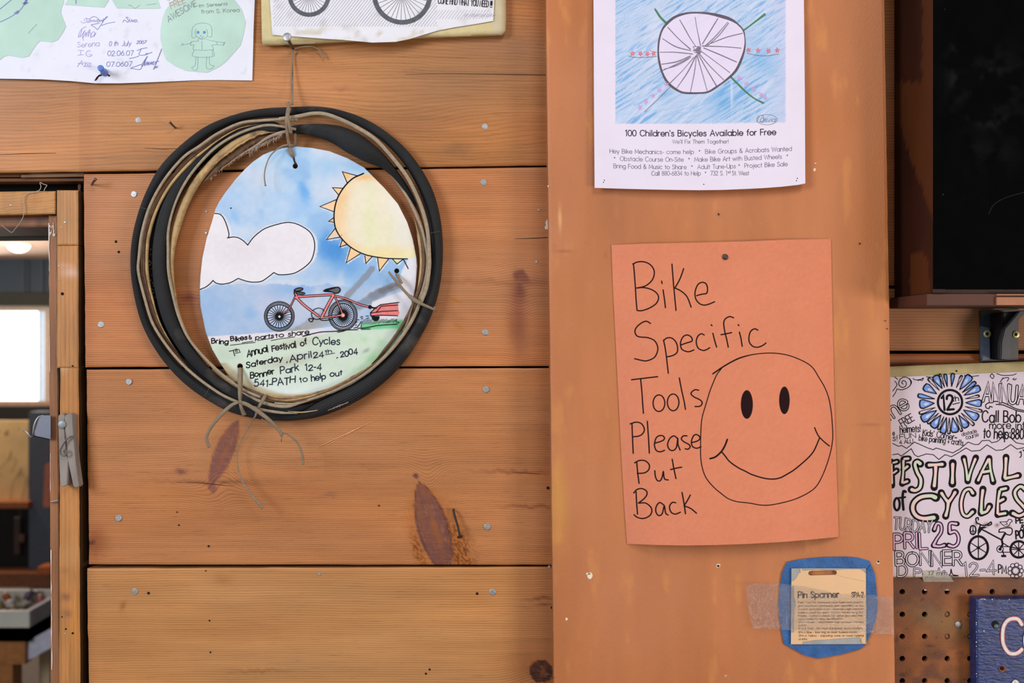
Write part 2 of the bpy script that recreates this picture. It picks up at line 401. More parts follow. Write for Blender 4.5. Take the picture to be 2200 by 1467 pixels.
# ------------------------------------------------------------------ monoline stroke font (cap height 10, x height 6.6)
GL = {
'A':"7.6|0,0 3.8,10 7.6,0|1.3,3.4 6.3,3.4", 'B':"6.2|0,0 0,10|~0,10 3,10 5,9.2 5.4,7.6 4.8,6 2.8,5.3 0,5.3|~0,5.3 3.4,5.3 5.6,4.4 6.1,2.6 5.3,.8 3.2,0 0,0",
'C':"8|~7.6,8 6.2,9.5 4.2,10 1.8,9.1 .3,6.8 .2,3.8 1.6,1 4,0 6.2,.5 7.7,2", 'D':"7.6|0,0 0,10|~0,10 3.2,10 6,8.8 7.5,6 7.3,3.2 5.8,.9 3,0 0,0",
'E':"5.6|5.5,10 0,10 0,0 5.6,0|0,5.2 5,5.2", 'F':"5.2|5.3,10 0,10 0,0|0,5.2 4.6,5.2", 'G':"8.6|~7.9,8 6.3,9.5 4.2,10 1.8,9.1 .3,6.8 .2,3.8 1.6,1 4.2,0 6.8,.8 8.2,3 8.4,4.8|8.4,4.8 4.8,4.8",
'H':"7|0,0 0,10|7,0 7,10|0,5.2 7,5.2", 'I':"1|.5,0 .5,10", 'J':"4.6|~4.2,10 4.2,5 4,1.5 2.6,0 .8,.3 0,1.8", 'K':"6.4|0,0 0,10|6,10 .2,4.6|1.8,6 6.5,0",
'L':"5|0,10 0,0 5,0", 'M':"8.6|0,0 .6,10 4.3,2 8,10 8.6,0", 'N':"7|0,0 0,10 7,0 7,10", 'O':"8.6|~4.3,10 1.6,9 .1,6.4 .1,3.6 1.6,1 4.3,0 7,1 8.5,3.6 8.5,6.4 7,9 4.3,10",
'P':"5.8|0,0 0,10|~0,10 3,10 5.2,9 5.8,7.2 5.1,5.4 3,4.6 0,4.6", 'Q':"8.6|~4.3,10 1.6,9 .1,6.4 .1,3.6 1.6,1 4.3,0 7,1 8.5,3.6 8.5,6.4 7,9 4.3,10|5.5,3 8.6,-.5",
'R':"6.2|0,0 0,10|~0,10 3,10 5.2,9 5.8,7.2 5.1,5.4 3,4.7 0,4.7|2.8,4.7 6.2,0", 'S':"6|~5.4,8.3 4.4,9.6 2.9,10 1.2,9.4 .5,7.8 1.2,6.2 3,5.3 4.9,4.3 5.7,2.6 5,.9 3,0 1.2,.4 0,2",
'T':"6|0,10 6,10|3,10 3,0", 'U':"6.8|~0,10 0,5 .2,2.2 1.5,.5 3.4,0 5.3,.5 6.6,2.2 6.8,5 6.8,10", 'V':"7.2|0,10 3.6,0 7.2,10", 'W':"10.4|0,10 2.6,0 5.2,9.4 7.8,0 10.4,10",
'X':"6.6|0,10 6.6,0|6.6,10 0,0", 'Y':"6.8|0,10 3.4,5 6.8,10|3.4,5 3.4,0", 'Z':"6|0,10 6,10 0,0 6,0",
'a':"6.6|~3.2,6.7 1,5.8 0,3.4 1,.9 3.2,0 5.4,.9 6.4,3.4 5.4,5.8 3.2,6.7|6.4,6.6 6.4,0", 'b':"6.6|0,10 0,0|~3.2,6.7 1,5.8 0,3.4 1,.9 3.2,0 5.4,.9 6.4,3.4 5.4,5.8 3.2,6.7",
'c':"5.8|~5.6,5.4 4.4,6.5 2.8,6.6 .8,5.5 0,3.3 .8,1.1 2.8,0 4.4,.2 5.6,1.3", 'd':"6.6|~3.2,6.7 1,5.8 0,3.4 1,.9 3.2,0 5.4,.9 6.4,3.4 5.4,5.8 3.2,6.7|6.4,10 6.4,0",
'e':"6.4|~0,3.4 6.2,3.4 5.6,5.5 3.4,6.7 1,5.8 0,3.4 .9,1 3.2,0 5,.4 6,1.8", 'f':"3.2|~3.4,9.9 2.2,9.8 1.4,8.8 1.3,6 1.3,0|0,6.5 3,6.5",
'g':"6.6|~3.2,6.7 1,5.8 0,3.4 1,.9 3.2,0 5.4,.9 6.4,3.4 5.4,5.8 3.2,6.7|~6.4,6.6 6.4,1 6.2,-1.4 4.8,-2.9 2.8,-3 .8,-1.8", 'h':"5.4|0,10 0,0|~0,3.8 .9,5.9 2.7,6.7 4.6,6 5.3,4 5.3,0",
'i':"1|.5,6.6 .5,0|.5,8.9 .5,9.3", 'j':"1.6|~1,6.6 1,0 .8,-2 -.6,-3|1,8.9 1,9.3", 'k':"5|0,10 0,0|4.6,6.6 .2,2.8|1.6,4 5,0", 'l':"1|.5,10 .5,0",
'm':"9|0,6.6 0,0|~0,4 .8,5.9 2.3,6.7 3.9,5.9 4.5,4 4.5,0|~4.5,4 5.3,5.9 6.8,6.7 8.4,5.9 9,4 9,0", 'n':"5.4|0,6.6 0,0|~0,3.8 .9,5.9 2.7,6.7 4.6,6 5.3,4 5.3,0",
'o':"6.6|~3.3,6.7 1,5.7 0,3.4 1,1 3.3,0 5.6,1 6.6,3.4 5.6,5.7 3.3,6.7", 'p':"6.6|0,6.6 0,-3.2|~3.2,6.7 1,5.8 0,3.4 1,.9 3.2,0 5.4,.9 6.4,3.4 5.4,5.8 3.2,6.7",
'q':"6.6|6.4,6.6 6.4,-3.2|~3.2,6.7 1,5.8 0,3.4 1,.9 3.2,0 5.4,.9 6.4,3.4 5.4,5.8 3.2,6.7", 'r':"3.2|0,6.6 0,0|~0,3.6 .5,5.6 1.8,6.6 3.2,6.5", 's':"4.6|~4.2,5.4 3.2,6.5 1.8,6.6 .6,5.8 .8,4.4 2.4,3.6 4,2.7 4.3,1.2 3,.1 1.3,.1 0,1.3",
't':"3|1.5,9 1.5,0|0,6.6 3,6.6", 'u':"5.4|~0,6.6 0,2.6 .8,.7 2.6,0 4.4,.8 5.3,2.8 5.3,6.6|5.3,6.6 5.3,0", 'v':"5.4|0,6.6 2.7,0 5.4,6.6", 'w':"8|0,6.6 2,0 4,6.4 6,0 8,6.6",
'x':"5|0,6.6 5,0|5,6.6 0,0", 'y':"5.6|0,6.6 2.8,0|5.6,6.6 1.8,-3", 'z':"4.6|0,6.6 4.6,6.6 0,0 4.6,0",
'0':"6|~3,10 1,9 0,6.4 0,3.6 1,1 3,0 5,1 6,3.6 6,6.4 5,9 3,10", '1':"3|.4,8.4 2.2,10 2.2,0", '2':"5.8|~.3,7.4 .8,9.2 2.8,10 5,9.2 5.5,7.3 4.6,5.3 2.2,2.6 0,0|0,0 5.8,0",
'3':"5.6|~.5,8.6 2.2,10 4.4,9.4 5,7.7 4.2,5.9 2.4,5.4 4.6,5 5.6,3 4.8,.9 2.6,0 .8,.5 0,1.9", '4':"6|4.4,0 4.4,10 0,2.8 6,2.8", '5':"5.8|5,10 1.4,10 .7,5.8|~.7,5.8 2.4,6.5 4.6,5.8 5.6,3.6 4.9,1.1 2.8,0 1,.3 0,1.6",
'6':"5.8|~4,10 1.6,6.6 .2,3.8 .6,1.2 2.8,0 5,.9 5.7,3 4.8,5.2 2.8,5.9 .8,5", '7':"5.6|0,10 5.6,10 2,0", '8':"5.8|~2.9,5.4 .8,6.4 .6,8.6 2.9,10 5.2,8.6 5,6.4 2.9,5.4 .5,4.2 .2,1.6 2.9,0 5.6,1.6 5.3,4.2 2.9,5.4",
'9':"5.8|~1.8,0 4.2,3.4 5.6,6.2 5.2,8.8 3,10 .8,9.1 .1,7 1,4.8 3,4.1 5,5", '-':"3|0,3.4 3,3.4", '~':"5|~0,3 1.4,4.4 3.4,3 5,4.4", '.':"1|.5,0 .5,.4", ',':"1.2|.9,.6 .2,-1.6", ':':"1|.5,1 .5,1.4|.5,5.4 .5,5.8",
'!':"1|.5,10 .5,3|.5,0 .5,.4", "'":"1|.6,10 .3,7.8", '*':"3.4|1.7,8.4 1.7,5.4|.5,7.7 2.9,6.1|2.9,7.7 .5,6.1", '&':"7|~6.6,0 2.2,6 1.4,8.2 2.4,9.8 4,9.2 4,7.2 1,4.6 .1,2.4 1.4,.3 3.8,.1 5.6,1.8 6.6,4.4", '+':"4.6|2.3,6 2.3,1|0,3.5 4.6,3.5", '/':"3|0,0 3,10", '(':"2|~2,10.5 .4,7 .4,3 2,-.5", ' ':"3.4|"}
GP = {}
for k_, v_ in GL.items():
    parts = v_.split('|'); st = []
    for t in parts[1:]:
        if not t: continue
        sm = t[0] == '~'; t = t.lstrip('~')
        st.append((sm, np.array([[float(q) for q in a.split(',')] for a in t.split()])))
    GP[k_] = (float(parts[0]), st)
def text(ink, s, x0, y0, x1, y1, h, w=1.2, jit=0, slant=0, gap=1.7, curve=None, ww=None):
    """baseline from (x0,y0) to (x1,y1), cap height h, stroke w; ww: second stroke list sink"""
    adv = sum(GP[c][0] + gap for c in s) - gap
    dx, dy = x1 - x0, y1 - y0; Lw = math.hypot(dx, dy); ux, uy = dx / Lw, dy / Lw; k = Lw / adv; v = h / 10.0
    t = 0; rnd = random.Random(hash(s) % 1000 if False else sum(ord(c) * (i + 3) for i, c in enumerate(s)))
    for c in s:
        a, st = GP[c]; jy = rnd.uniform(-1, 1) * jit; js = 1 + rnd.uniform(-1, 1) * jit * .07; rot = rnd.uniform(-1, 1) * jit * .05
        for sm, p in st:
            q = p.copy()
            gx = q[:, 0] + slant * q[:, 1] - rot * q[:, 1]; gy = q[:, 1] * js + rot * q[:, 0] * 1.0 + jy
            X = (t + gx) * k; Y = gy * v
            bx = x0 + ux * X + uy * Y; by = y0 + uy * X - ux * Y
            if curve: by = by + np.array([curve(a_) for a_ in (bx - x0) / dx])
            pts = np.stack([bx, by], 1)
            for ik, wd in ([(ink, w)] + ([ww] if ww else [])): ik.stroke(pts, wd, smooth=sm, seg=max(.7, h / 14))
        t += a + gap

def sweep(name, pts, mat, parent=None, sides=8, flat=1.0, closed=False, seg=3.0, smooth=True):
    """tube along (px,py,depth,radius_px)"""
    p = cr(pts, closed, seg) if len(pts) > 2 else np.array(pts, float)
    Q = PA(p[:, 0], p[:, 1], p[:, 2]); n = len(Q); R = p[:, 3] * S
    V = []; F = []
    for i in range(n):
        a = Q[(i - 1) % n] if (closed or i) else Q[0]; b = Q[(i + 1) % n] if (closed or i < n - 1) else Q[-1]
        t = b - a; t = t / (np.linalg.norm(t) + 1e-12)
        e1 = np.cross(t, (0, 1, 0)); l = np.linalg.norm(e1)
        e1 = e1 / l if l > .05 else np.array((1, 0, 0)); e2 = np.cross(t, e1)
        for k in range(sides):
            g = 2 * pi * k / sides
            V.append(Q[i] + R[i] * (math.cos(g) * e1 + flat * math.sin(g) * e2))
    for i in range(n if closed else n - 1):
        j = (i + 1) % n
        for k in range(sides):
            l = (k + 1) % sides; F.append((i * sides + k, i * sides + l, j * sides + l, j * sides + k))
    if not closed: F += [tuple(range(sides))[::-1], tuple((n - 1) * sides + k for k in range(sides))]
    return mk(name, V, F, mat, parent, smooth)
def lathe(name, loc, axis, prof, mat, parent=None, n=20, smooth=True):
    """profile [(r, along axis)] metres"""
    q = Vector(axis).normalized().to_track_quat('Z', 'Y'); V = []; F = []
    for r, h in prof:
        for k in range(n):
            g = 2 * pi * k / n; V.append(Vector(loc) + q @ Vector((r * math.cos(g), r * math.sin(g), h)))
    for i in range(len(prof) - 1):
        for k in range(n):
            l = (k + 1) % n; F.append((i * n + k, i * n + l, (i + 1) * n + l, (i + 1) * n + k))
    F.append(tuple(range(n))[::-1]); F.append(tuple((len(prof) - 1) * n + k for k in range(n)))
    return mk(name, V, F, mat, parent, smooth)
# ================================================================== SETTING: plank wall
YC = -0.036                                   # painted column face
def plank_col(base, stains, seed, amp=.10, extra=None):
    base = np.array(base, float)
    def f(x, y):
        c = np.tile(base, (len(x), 1)); c = mixc(c, (138, 78, 44), .42 * ss(x, 1075, 1200) * (x < 1300) + .25 * ss(x, 215, 183) * (x > 170))  # shade beside the column mixed into the wood; left ends darkened too
        n = fbm(x / 260, y / 70, seed) - .5
        c *= (1 + n * amp * 2.6)[:, None]
        n2 = fbm(x / 700 + 9, y / 160, seed + 3) - .5
        c += n2[:, None] * np.array([14, -10, -24])
        for (cx, cy, sx, sy, ang, colr, k) in stains:
            g = gau(x + 8 * (fbm(x / 30, y / 30, seed) - .5), y + 14 * (fbm(x / 12, y / 40, seed + 1) - .5), cx, cy, sx, sy, ang)
            g = np.clip(ss(g, .2, .7) * min(k, 1.0), 0, .85) if k >= .95 else np.clip(g * k, 0, .92)
            c = mixc(c, colr, g)
        if extra: c = extra(c, x, y)
        return c
    return f
def plank_phase(y0, per, seed, bends=(), wav=5, tilt=0.0, pervar=.2):
    def f(x, y):
        ye = y + wav * (fbm(x / 420, y / 160, seed) - .5) * 2 + 2.2 * (fbm(x / 90, y / 60, seed + 2) - .5) - tilt * (x - 600)
        for (cx, cy, su, sv, ang, amp) in bends:
            ye = ye + amp * gau(x, y, cx, cy, su, sv, ang)
        t = (ye - y0)
        return t / per + pervar * 10 * (fbm(t / 110, t * 0 + seed, seed + 5, 2) - .5) + seed * 3.1
    return f
def knot(c, x, y, cx, cy, rx, ry, ang, halo=(170, 100, 48), body=(118, 74, 64), core=(138, 84, 58), edge=(78, 46, 50)):
    a = math.radians(ang); dx, dy = x - cx, y - cy; u = (dx * math.cos(a) + dy * math.sin(a)) / rx; v = (-dx * math.sin(a) + dy * math.cos(a)) / ry
    w_ = np.clip(1 - np.abs(v) ** 2.2, .02, 1) ** .8; n = fbm(x / 3., y / 5., 77) - .5
    r = np.abs(u) / w_ + .22 * n + 10 * np.clip(np.abs(v) - 1, 0, 1)
    c = mixc(c, halo, .75 * np.clip(1 - ss(r, .9, 2.3), 0, 1) * (np.abs(v) < 1.25) * (.6 + .8 * n * 2))
    c = mixc(c, edge, .8 * (1 - ss(r, 1.0, 1.16))); m = 1 - ss(r, .88, 1.0)
    st = fbm(u * 5 + 2 * n, v * 2.5, 79); cc = mixc(np.tile(np.array(body, float), (len(x), 1)), core, ss(st, .5, .72) * .8); cc = mixc(cc, (156, 92, 50), .7 * np.exp(-((u - .15) / .18) ** 2 - (v / .5) ** 2)); cc = mixc(cc, (150, 108, 92), ss(st, .45, .25) * .6)
    return c + (cc - c) * (m * .92)[:, None]
def scorch(c, x, y, cx, cy, sx, sy, ang):      # torn brown fibres beside a knot
    g = gau(x, y, cx, cy, sx, sy, ang); n = fbm(x / 2.2, y / 3.2, 83, 3)
    return mixc(mixc(c, (168, 98, 40), .7 * g), (98, 50, 20), np.clip(g * 1.5, 0, 1) * ss(n, .42, .6) * .85)
wall = empty('wall_back', P(640, 1000, .03), kind='structure')
mk('backing', [P(150, -400, .040), P(2700, -400, .040), P(2700, 2000, .040), P(150, 2000, .040), P(150, -400, .075), P(2700, -400, .075), P(2700, 2000, .075), P(150, 2000, .075)],
   [(0, 3, 2, 1), (4, 5, 6, 7), (0, 1, 5, 4), (3, 7, 6, 2), (0, 4, 7, 3), (1, 2, 6, 5)], M['stud'], wall)
PUR = (112, 62, 52); DK = (78, 40, 28); RED = (150, 84, 48); GRY = (140, 100, 74)
pl_top = slab('plank', (-260, -260), (1200, 1200), (-80, -95), (374, 354.5), -.0005, .02, M['pine_top'], wall, 4,
  plank_col((170, 114, 68), [(940, 190, 150, 70, 0, (142, 104, 76), .6), (1060, 100, 110, 26, 4, (150, 112, 86), .5), (860, 270, 120, 24, -4, (146, 100, 68), .5), (1100, 120, 120, 60, 0, (150, 104, 72), .5), (60, 330, 200, 30, 0, (200, 130, 70), .5), (980, 320, 30, 14, 0, (120, 84, 60), .5), (733, 190, 20, 5, 0, (130, 70, 60), .6), (630, 190, 160, 70, 0, (204, 138, 92), .6)], 11, .08),
  plank_phase(0, 7, 11, [(820, 60, 160, 60, 0, 18), (880, 260, 200, 40, 10, -14)], 18, pervar=.5), wob=.8, seed=1)
pl_2 = slab('plank', (180, 184), (1200, 1200), (374.5, 359), (788.5, 786), 0, .02, M['pine'], wall, 4,
  plank_col((180, 118, 76), [(1121, 595, 20, 13, 30, PUR, 1.0), (1116, 625, 13, 22, 0, PUR, .9), (1115, 680, 16, 62, -4, (140, 80, 58), .8), (1100, 700, 12, 50, -10, (136, 78, 48), .4),
     (1060, 606, 240, 6, 1, (146, 92, 60), .5), (402, 640, 18, 10, 0, (130, 72, 62), .8), (330, 652, 90, 5, 2, (140, 88, 58), .5), (1090, 470, 40, 60, 0, (204, 138, 92), .3),
     (975, 645, 14, 3, 20, (176, 104, 30), .8), (985, 700, 12, 3, 25, (176, 104, 30), .6), (1148, 600, 40, 10, 0, (140, 88, 66), .5), (450, 420, 300, 40, 0, (200, 132, 88), .4)], 21, .07),
  plank_phase(360, 4.8, 21, [(1121, 560, 55, 60, 0, 16), (1118, 690, 22, 70, 0, -12), (402, 620, 50, 26, 0, 9)], 5), wob=.7, seed=2)
pl_3 = slab('plank', (186, 192), (1200, 1200), (794, 790.5), (1212, 1213), .0005, .02, M['pine'], wall, 4,
  plank_col((180, 119, 75), [(457, 1046, 9, 13, -25, (100, 54, 64), 1.3), (390, 1014, 12, 6, 0, (110, 62, 64), .9),
     (455, 1036, 110, 3, 1, (96, 54, 40), .6), (893, 1024, 7, 6, 0, (84, 44, 60), 1.3), 
     (203, 1165, 26, 34, 0, (140, 78, 44), .9), (198, 1167, 9, 6, 0, (90, 50, 36), 1), (300, 1060, 160, 40, 0, (176, 112, 64), .5), (1120, 1015, 90, 4, 2, (120, 66, 40), .6), (1150, 1088, 60, 3, 0, (110, 60, 36), .7), (710, 1062, 14, 3, 0, (110, 84, 80), .8), (640, 1050, 300, 16, 1, (172, 108, 66), .4)], 31, .06,
   lambda c, x, y: knot(knot(scorch(scorch(c, x, y, 985, 1180, 22, 62, -20), x, y, 900, 1190, 9, 40, -14), x, y, 931, 1136, 31, 106, -17), x, y, 481, 972, 19, 76, 23, (176, 112, 62), (124, 76, 70), (140, 88, 62), (128, 76, 62))),
  plank_phase(790, 4.5, 31, [(480, 1000, 50, 62, 22, 40), (926, 1060, 34, 66, -15, -34), (960, 1190, 40, 60, -15, 34), (456, 1075, 40, 40, 0, -16)], 6), wob=.7, seed=3)
pl_4 = slab('plank', (187, 194), (1200, 1200), (1221, 1217.5), (1640, 1638), 0, .02, M['pine'], wall, 4,
  plank_col((184, 126, 76), [(1150, 1430, 60, 60, 0, (150, 92, 54), .7), (1170, 1330, 60, 130, 0, (158, 102, 66), .5), (1165, 1285, 28, 3, -8, (90, 50, 32), .7), (1170, 1298, 18, 2.5, -5, (90, 50, 32), .7), (480, 1245, 22, 12, 0, (160, 106, 62), .6), (265, 1300, 6, 12, 25, (132, 78, 40), .6), (560, 1440, 60, 3, 0, (140, 92, 52), .6)], 41, .06,
   lambda c, x, y: knot(c, x, y, 1163, 1442, 24, 26, 20, (140, 82, 44), (62, 34, 24), (84, 46, 28), (40, 22, 16))),
  plank_phase(1218, 5.0, 41, [(1163, 1442, 60, 50, 0, 24)], 7), wob=.7, seed=4)
pl_5 = slab('plank', (1860, 1860), (2500, 2500), (620, 620), (753, 752), 0, .02, M['pine'], wall, 4, plank_col((150, 98, 58), [(1960, 690, 40, 30, 0, (150, 90, 56), .5)], 51, .06), plank_phase(600, 6.2, 51, [], 5), wob=.5, seed=5)
pl_6 = slab('plank', (1860, 1860), (2500, 2500), (760, 760), (1200, 1200), .003, .02, M['pine'], wall, 5, plank_col((140, 78, 40), [], 61, .06), plank_phase(760, 6.2, 61, [], 5), wob=.5, seed=6)
# nail holes and the open check in the top board
def hole(px, py, r, parent, y=0):
    lathe('nail_hole', P(px, py, y - .0003), (0, -1, 0), [(r * S, -.0006), (r * S * 1.05, .0001), (r * S * .6, .0002)], M['dark'], parent, 10)
for (x, y, r, pr) in [(249, 519, 2.6, pl_2), (255, 541, 2.6, pl_2), (380, 1100, 1.3, pl_3), (384, 1128, 1.6, pl_3), (448, 1173, 2, pl_3), (814, 1086, 1.6, pl_3), (319, 1274, 2.8, pl_4), (1025, 1275, 2.8, pl_4), (442, 1226, 1.5, pl_4), (450, 1333, 1.8, pl_4), (452, 1401, 1.8, pl_4), (923, 1438, 2.2, pl_4), (915, 1447, 2.2, pl_4), (1177, 1048, 3, pl_3), (1186, 1305, 3, pl_4)]:
    hole(x, y, r, pr)
ik = Ink(lambda x, y: 0 * x - .0005, .0002)
ik.stroke([(870, 160, .6), (960, 158, .9), (1040, 159, 1.2), (1110, 160, 1.6), (1180, 161, 1.6)], smooth=True)
ik.stroke([(0, 332, .8), (60, 330, 1.4), (120, 329, .8)]); ik.stroke([(310, 318, .6), (350, 320, 1.2), (380, 319, .6)])
ik.build('split', M['stud'], pl_top)
ik = Ink(lambda x, y: 0 * x, .0002); ik.stroke([(1106, 512.5, .8), (1140, 512, 1.6), (1180, 510, 2)])
ik.build('split', M['stud'], pl_2)
ik = Ink(lambda x, y: 0 * x + .0005, .0002)
ik.stroke([(380, 1036, .5), (425, 1037, 1.2), (460, 1040, 1.5), (500, 1045, .6)]); ik.stroke([(1100, 1015, .5), (1130, 1016, 1.2), (1165, 1018, .6)])
ik.build('split', M['stud'], pl_3)
M['scar'] = plain('pale_scratch', (222, 160, 112), .6, var=.2, scale=300)
ik = Ink(lambda x, y: 0 * x - .0002, .0002)
for a in [[(804, 262, .5), (850, 252, 1.2), (905, 251, .5)], [(985, 132, .5), (1000, 125, 1.4), (1018, 127, .6)], [(884, 100, .5), (940, 104, 1.1), (960, 100, .5)], [(870, 218, .5), (930, 212, .9), (985, 196, .5)], [(1050, 210, .5), (1090, 206, .9), (1140, 200, .5)], [(870, 26, .5), (980, 28, 1.0), (1080, 27, .5)], [(292, 222, .5), (302, 205, 1), (308, 190, .5)], [(1020, 344, .5), (1100, 341, 1.2), (1175, 343, .6)], [(680, 962, .5), (730, 938, 1.5), (800, 905, .6)], [(705, 955, .5), (760, 925, .9), (810, 900, .4)]]:
    ik.stroke(a)
ik.build('scratch_mark', M['scar'], pl_top, None, True)

# ------------------------------------------------------------------ painted column
def paint_col(x, y):
    c = np.tile(np.array([183, 115, 73.]), (len(x), 1))
    n = fbm(x / 60, y / 420, 5) - .5; c *= (1 + n * .16)[:, None]
    n = fbm(x / 240, y / 260, 8) - .5; c += n[:, None] * np.array([10, 16, 30])
    c = mixc(c, (208, 138, 78), ss(fbm(x / 26, y / 90, 15), .62, .8) * .55)
    c = mixc(c, (168, 96, 58), ss(fbm(x / 5, y / 7, 17), .84, .93) * .5)
    for (cx, cy, sx, sy, k, cc) in [(1200, 1080, 20, 90, .5, (214, 160, 66)), (1203, 470, 2, 26, .8, (230, 176, 122)), (1212, 539, 20, 1.4, .7, (150, 92, 60)), (1259, 521, 4, 4, .8, (182, 112, 56)), (1300, 548, 4, 8, .7, (170, 100, 40)), (1190, 530, 2.5, 2.5, .9, (140, 90, 52)), (1790, 357, 60, 1.0, .7, (232, 176, 130)), (1235, 1392, 4, 5, .9, (190, 108, 40)), (1247, 1383, 10, 4, .4, (180, 104, 50)), (1292, 1409, 3, 3, .5, (170, 96, 56)), (1212, 1377, 5, 1.5, .5, (150, 88, 60)), (1884, 730, 20, 60, .4, (210, 144, 90)), (1555, 1443, 10, 14, .35, (176, 100, 56)), (1585, 1252, 10, 3, .5, (170, 98, 48)), (1350, 450, 120, 10, .25, (180, 112, 74)), (1870, 912, 26, 2, .7, (160, 92, 56)), (1545, 460, 3, 4, .7, (120, 80, 60))]:
        c = mixc(c, cc, k * gau(x, y, cx, cy, sx, sy))
    return c
column = slab('trim_1', (1169, 1195), (1893.5, 1929), (-380, -380), (1880, 1880), YC, -YC + .03, M['paint'], None, 6, paint_col, wob=.35, seed=9)
tag(column, kind='structure')
def chip(px, py, rx, ry, mat, name='paint_chip', n=9, seed=0):
    rr = random.Random(seed + int(px)); pts = []
    for i in range(n):
        r = rr.uniform(.75, 1.15); pts.append((px + rx * r * math.cos(2 * pi * i / n), py + ry * r * math.sin(2 * pi * i / n)))
    return prism(name, pts, YC - .0003, .0006, mat, column)
M['plaster'] = plain('filler_white', (226, 214, 192), .8, var=.06)
M['chipw'] = plain('chip_pale', (232, 214, 190), .7, var=.06)
chip(1268, 1237, 6.5, 7, M['plaster'], 'filler_dab'); chip(1262, 1232.5, 3.5, 2.6, M['plaster'], 'filler_dab')
lathe('screw_hole', P(1266.5, 1232.5, YC - .0008), (0, -1, 0), [(1.2 * S, 0), (1.2 * S, .0003)], M['dark'], column, 8)
chip(1217.5, 1329.5, 2.6, 3.2, M['chipw']); chip(1558.8, 1452, 3, 2.2, M['chipw']); chip(1750, 364.5, 3, 4, M['chipw']); chip(1752, 351, 2, 1.2, M['chipw'])
chip(1178, 400, 1.3, 2.5, M['chipw']); chip(1543.5, 1215, 5, 5, M['chipw']); chip(1887, 1207, 4, 4, M['chipw']); chip(1544, 460, 2, 2.4, M['stud'])
for (x, y, r) in [(1543, 1215.5, 2.4), (1887, 1206, 2.2), (1558.6, 1452.2, 1), (1188, 1455, .9), (1847, 523, 1.6), (1902, 689, 1.2), (1906, 706, 1.2)]:
    lathe('screw_hole', P(x, y, YC - .0009), (0, -1, 0), [(r * S, 0), (r * S, .0004)], M['dark'], column, 8)
ik = Ink(lambda x, y: 0 * x + YC, .0004)
rr = random.Random(3)
for (bx, by, n) in [(1460, 1335, 9), (1560, 1280, 5), (1370, 1290, 3), (1690, 1215, 6), (1400, 1450, 3), (1230, 700, 4), (1870, 250, 4), (1650, 470, 4)]:
    for i in range(n):
        x = bx + rr.gauss(0, 18); y = by + rr.gauss(0, 12); a = rr.uniform(-1.4, -.5); l = rr.uniform(3, 9)
        ik.stroke([(x, y, .3), (x + l * math.cos(a) / 2 + .3, y + l * math.sin(a) / 2, .6), (x + l * math.cos(a), y + l * math.sin(a), .3)], smooth=False)
ik.build('scratch_mark', plain('paint_scratch', (220, 156, 100), .6), column, None, True)

# ------------------------------------------------------------------ right of the column: recess with framed blackboard, shelf
def recess_col(x, y):
    c = np.tile(np.array([104, 52, 20.]), (len(x), 1)); c *= (1 + .3 * (fbm(x / 30, y / 120, 71) - .5))[:, None]
    xx = x + 10 * (fbm(x / 20, y / 20, 73) - .5)
    pale = ((y < 175) & (xx > 1985 - y * .02) | (y > 175 + 6 * (fbm(x / 8, y * 0, 3) - .5)) & (y < 255) | (y >= 255) & (xx > 1925 + (y - 250) * .36) & (y < 480) | (y > 545) & (xx > 1955) & (xx < 1992 + (y - 560) * .1)).astype(float)
    return mixc(c, (150, 84, 36), pale * .8)
pl_7 = slab('plank', (1860, 1860), (2500, 2500), (-460, -460), (613, 613), .002, .02, M['pine'], wall, 12, plank_col((150, 92, 54), [], 71, .06), plank_phase(0, 6.2, 71, [], 5), wob=.5, seed=7)
def paintrun(x, y):      # bare brown board with runs of lighter paint
    c = np.tile(np.array([44, 17, 8.]), (len(x), 1)); c *= (1 + .4 * (fbm(x / 30, y / 120, 71) - .5))[:, None]
    xx = x + 10 * (fbm(x / 20, y / 20, 73) - .5)
    pale = ((y < 175) & (xx > 1983 - y * .02) | (y > 175 + 6 * (fbm(x / 8, y * 0, 3) - .5)) & (y < 255) | (y >= 255) & (xx > 1925 + (y - 250) * .36) & (y < 480) | (y > 545) & (xx > 1955) & (xx < 1992 + (y - 560) * .1)).astype(float)
    return mixc(c, (82, 42, 15), pale * .8)
KX = 0.411; FY = -.097; KF = S * (D + FY) / D            # cabinet side plane, front depth
def worldbox(name, lo, hi, mat, parent, bev=0):
    x0, y0, z0 = lo; x1, y1, z1 = hi
    V = [(x0, y0, z0), (x1, y0, z0), (x1, y1, z0), (x0, y1, z0), (x0, y0, z1), (x1, y0, z1), (x1, y1, z1), (x0, y1, z1)]
    o = mk(name, V, [(0, 3, 2, 1), (4, 5, 6, 7), (0, 1, 5, 4), (1, 2, 6, 5), (2, 3, 7, 6), (3, 0, 4, 7)], mat, parent)
    if bev:
        bm = bmesh.new(); bm.from_mesh(o.data); bmesh.ops.bevel(bm, geom=list(bm.edges), offset=bev, segments=2, affect='EDGES'); bm.to_mesh(o.data); bm.free()
    return o
zb0 = Z0 + (733.5 - 620) * KF
cab = empty('wall_cabinet', (.6, -.05, zb0), 'dark brown wall cabinet with a black smudged front, top right beside the column', 'cabinet')
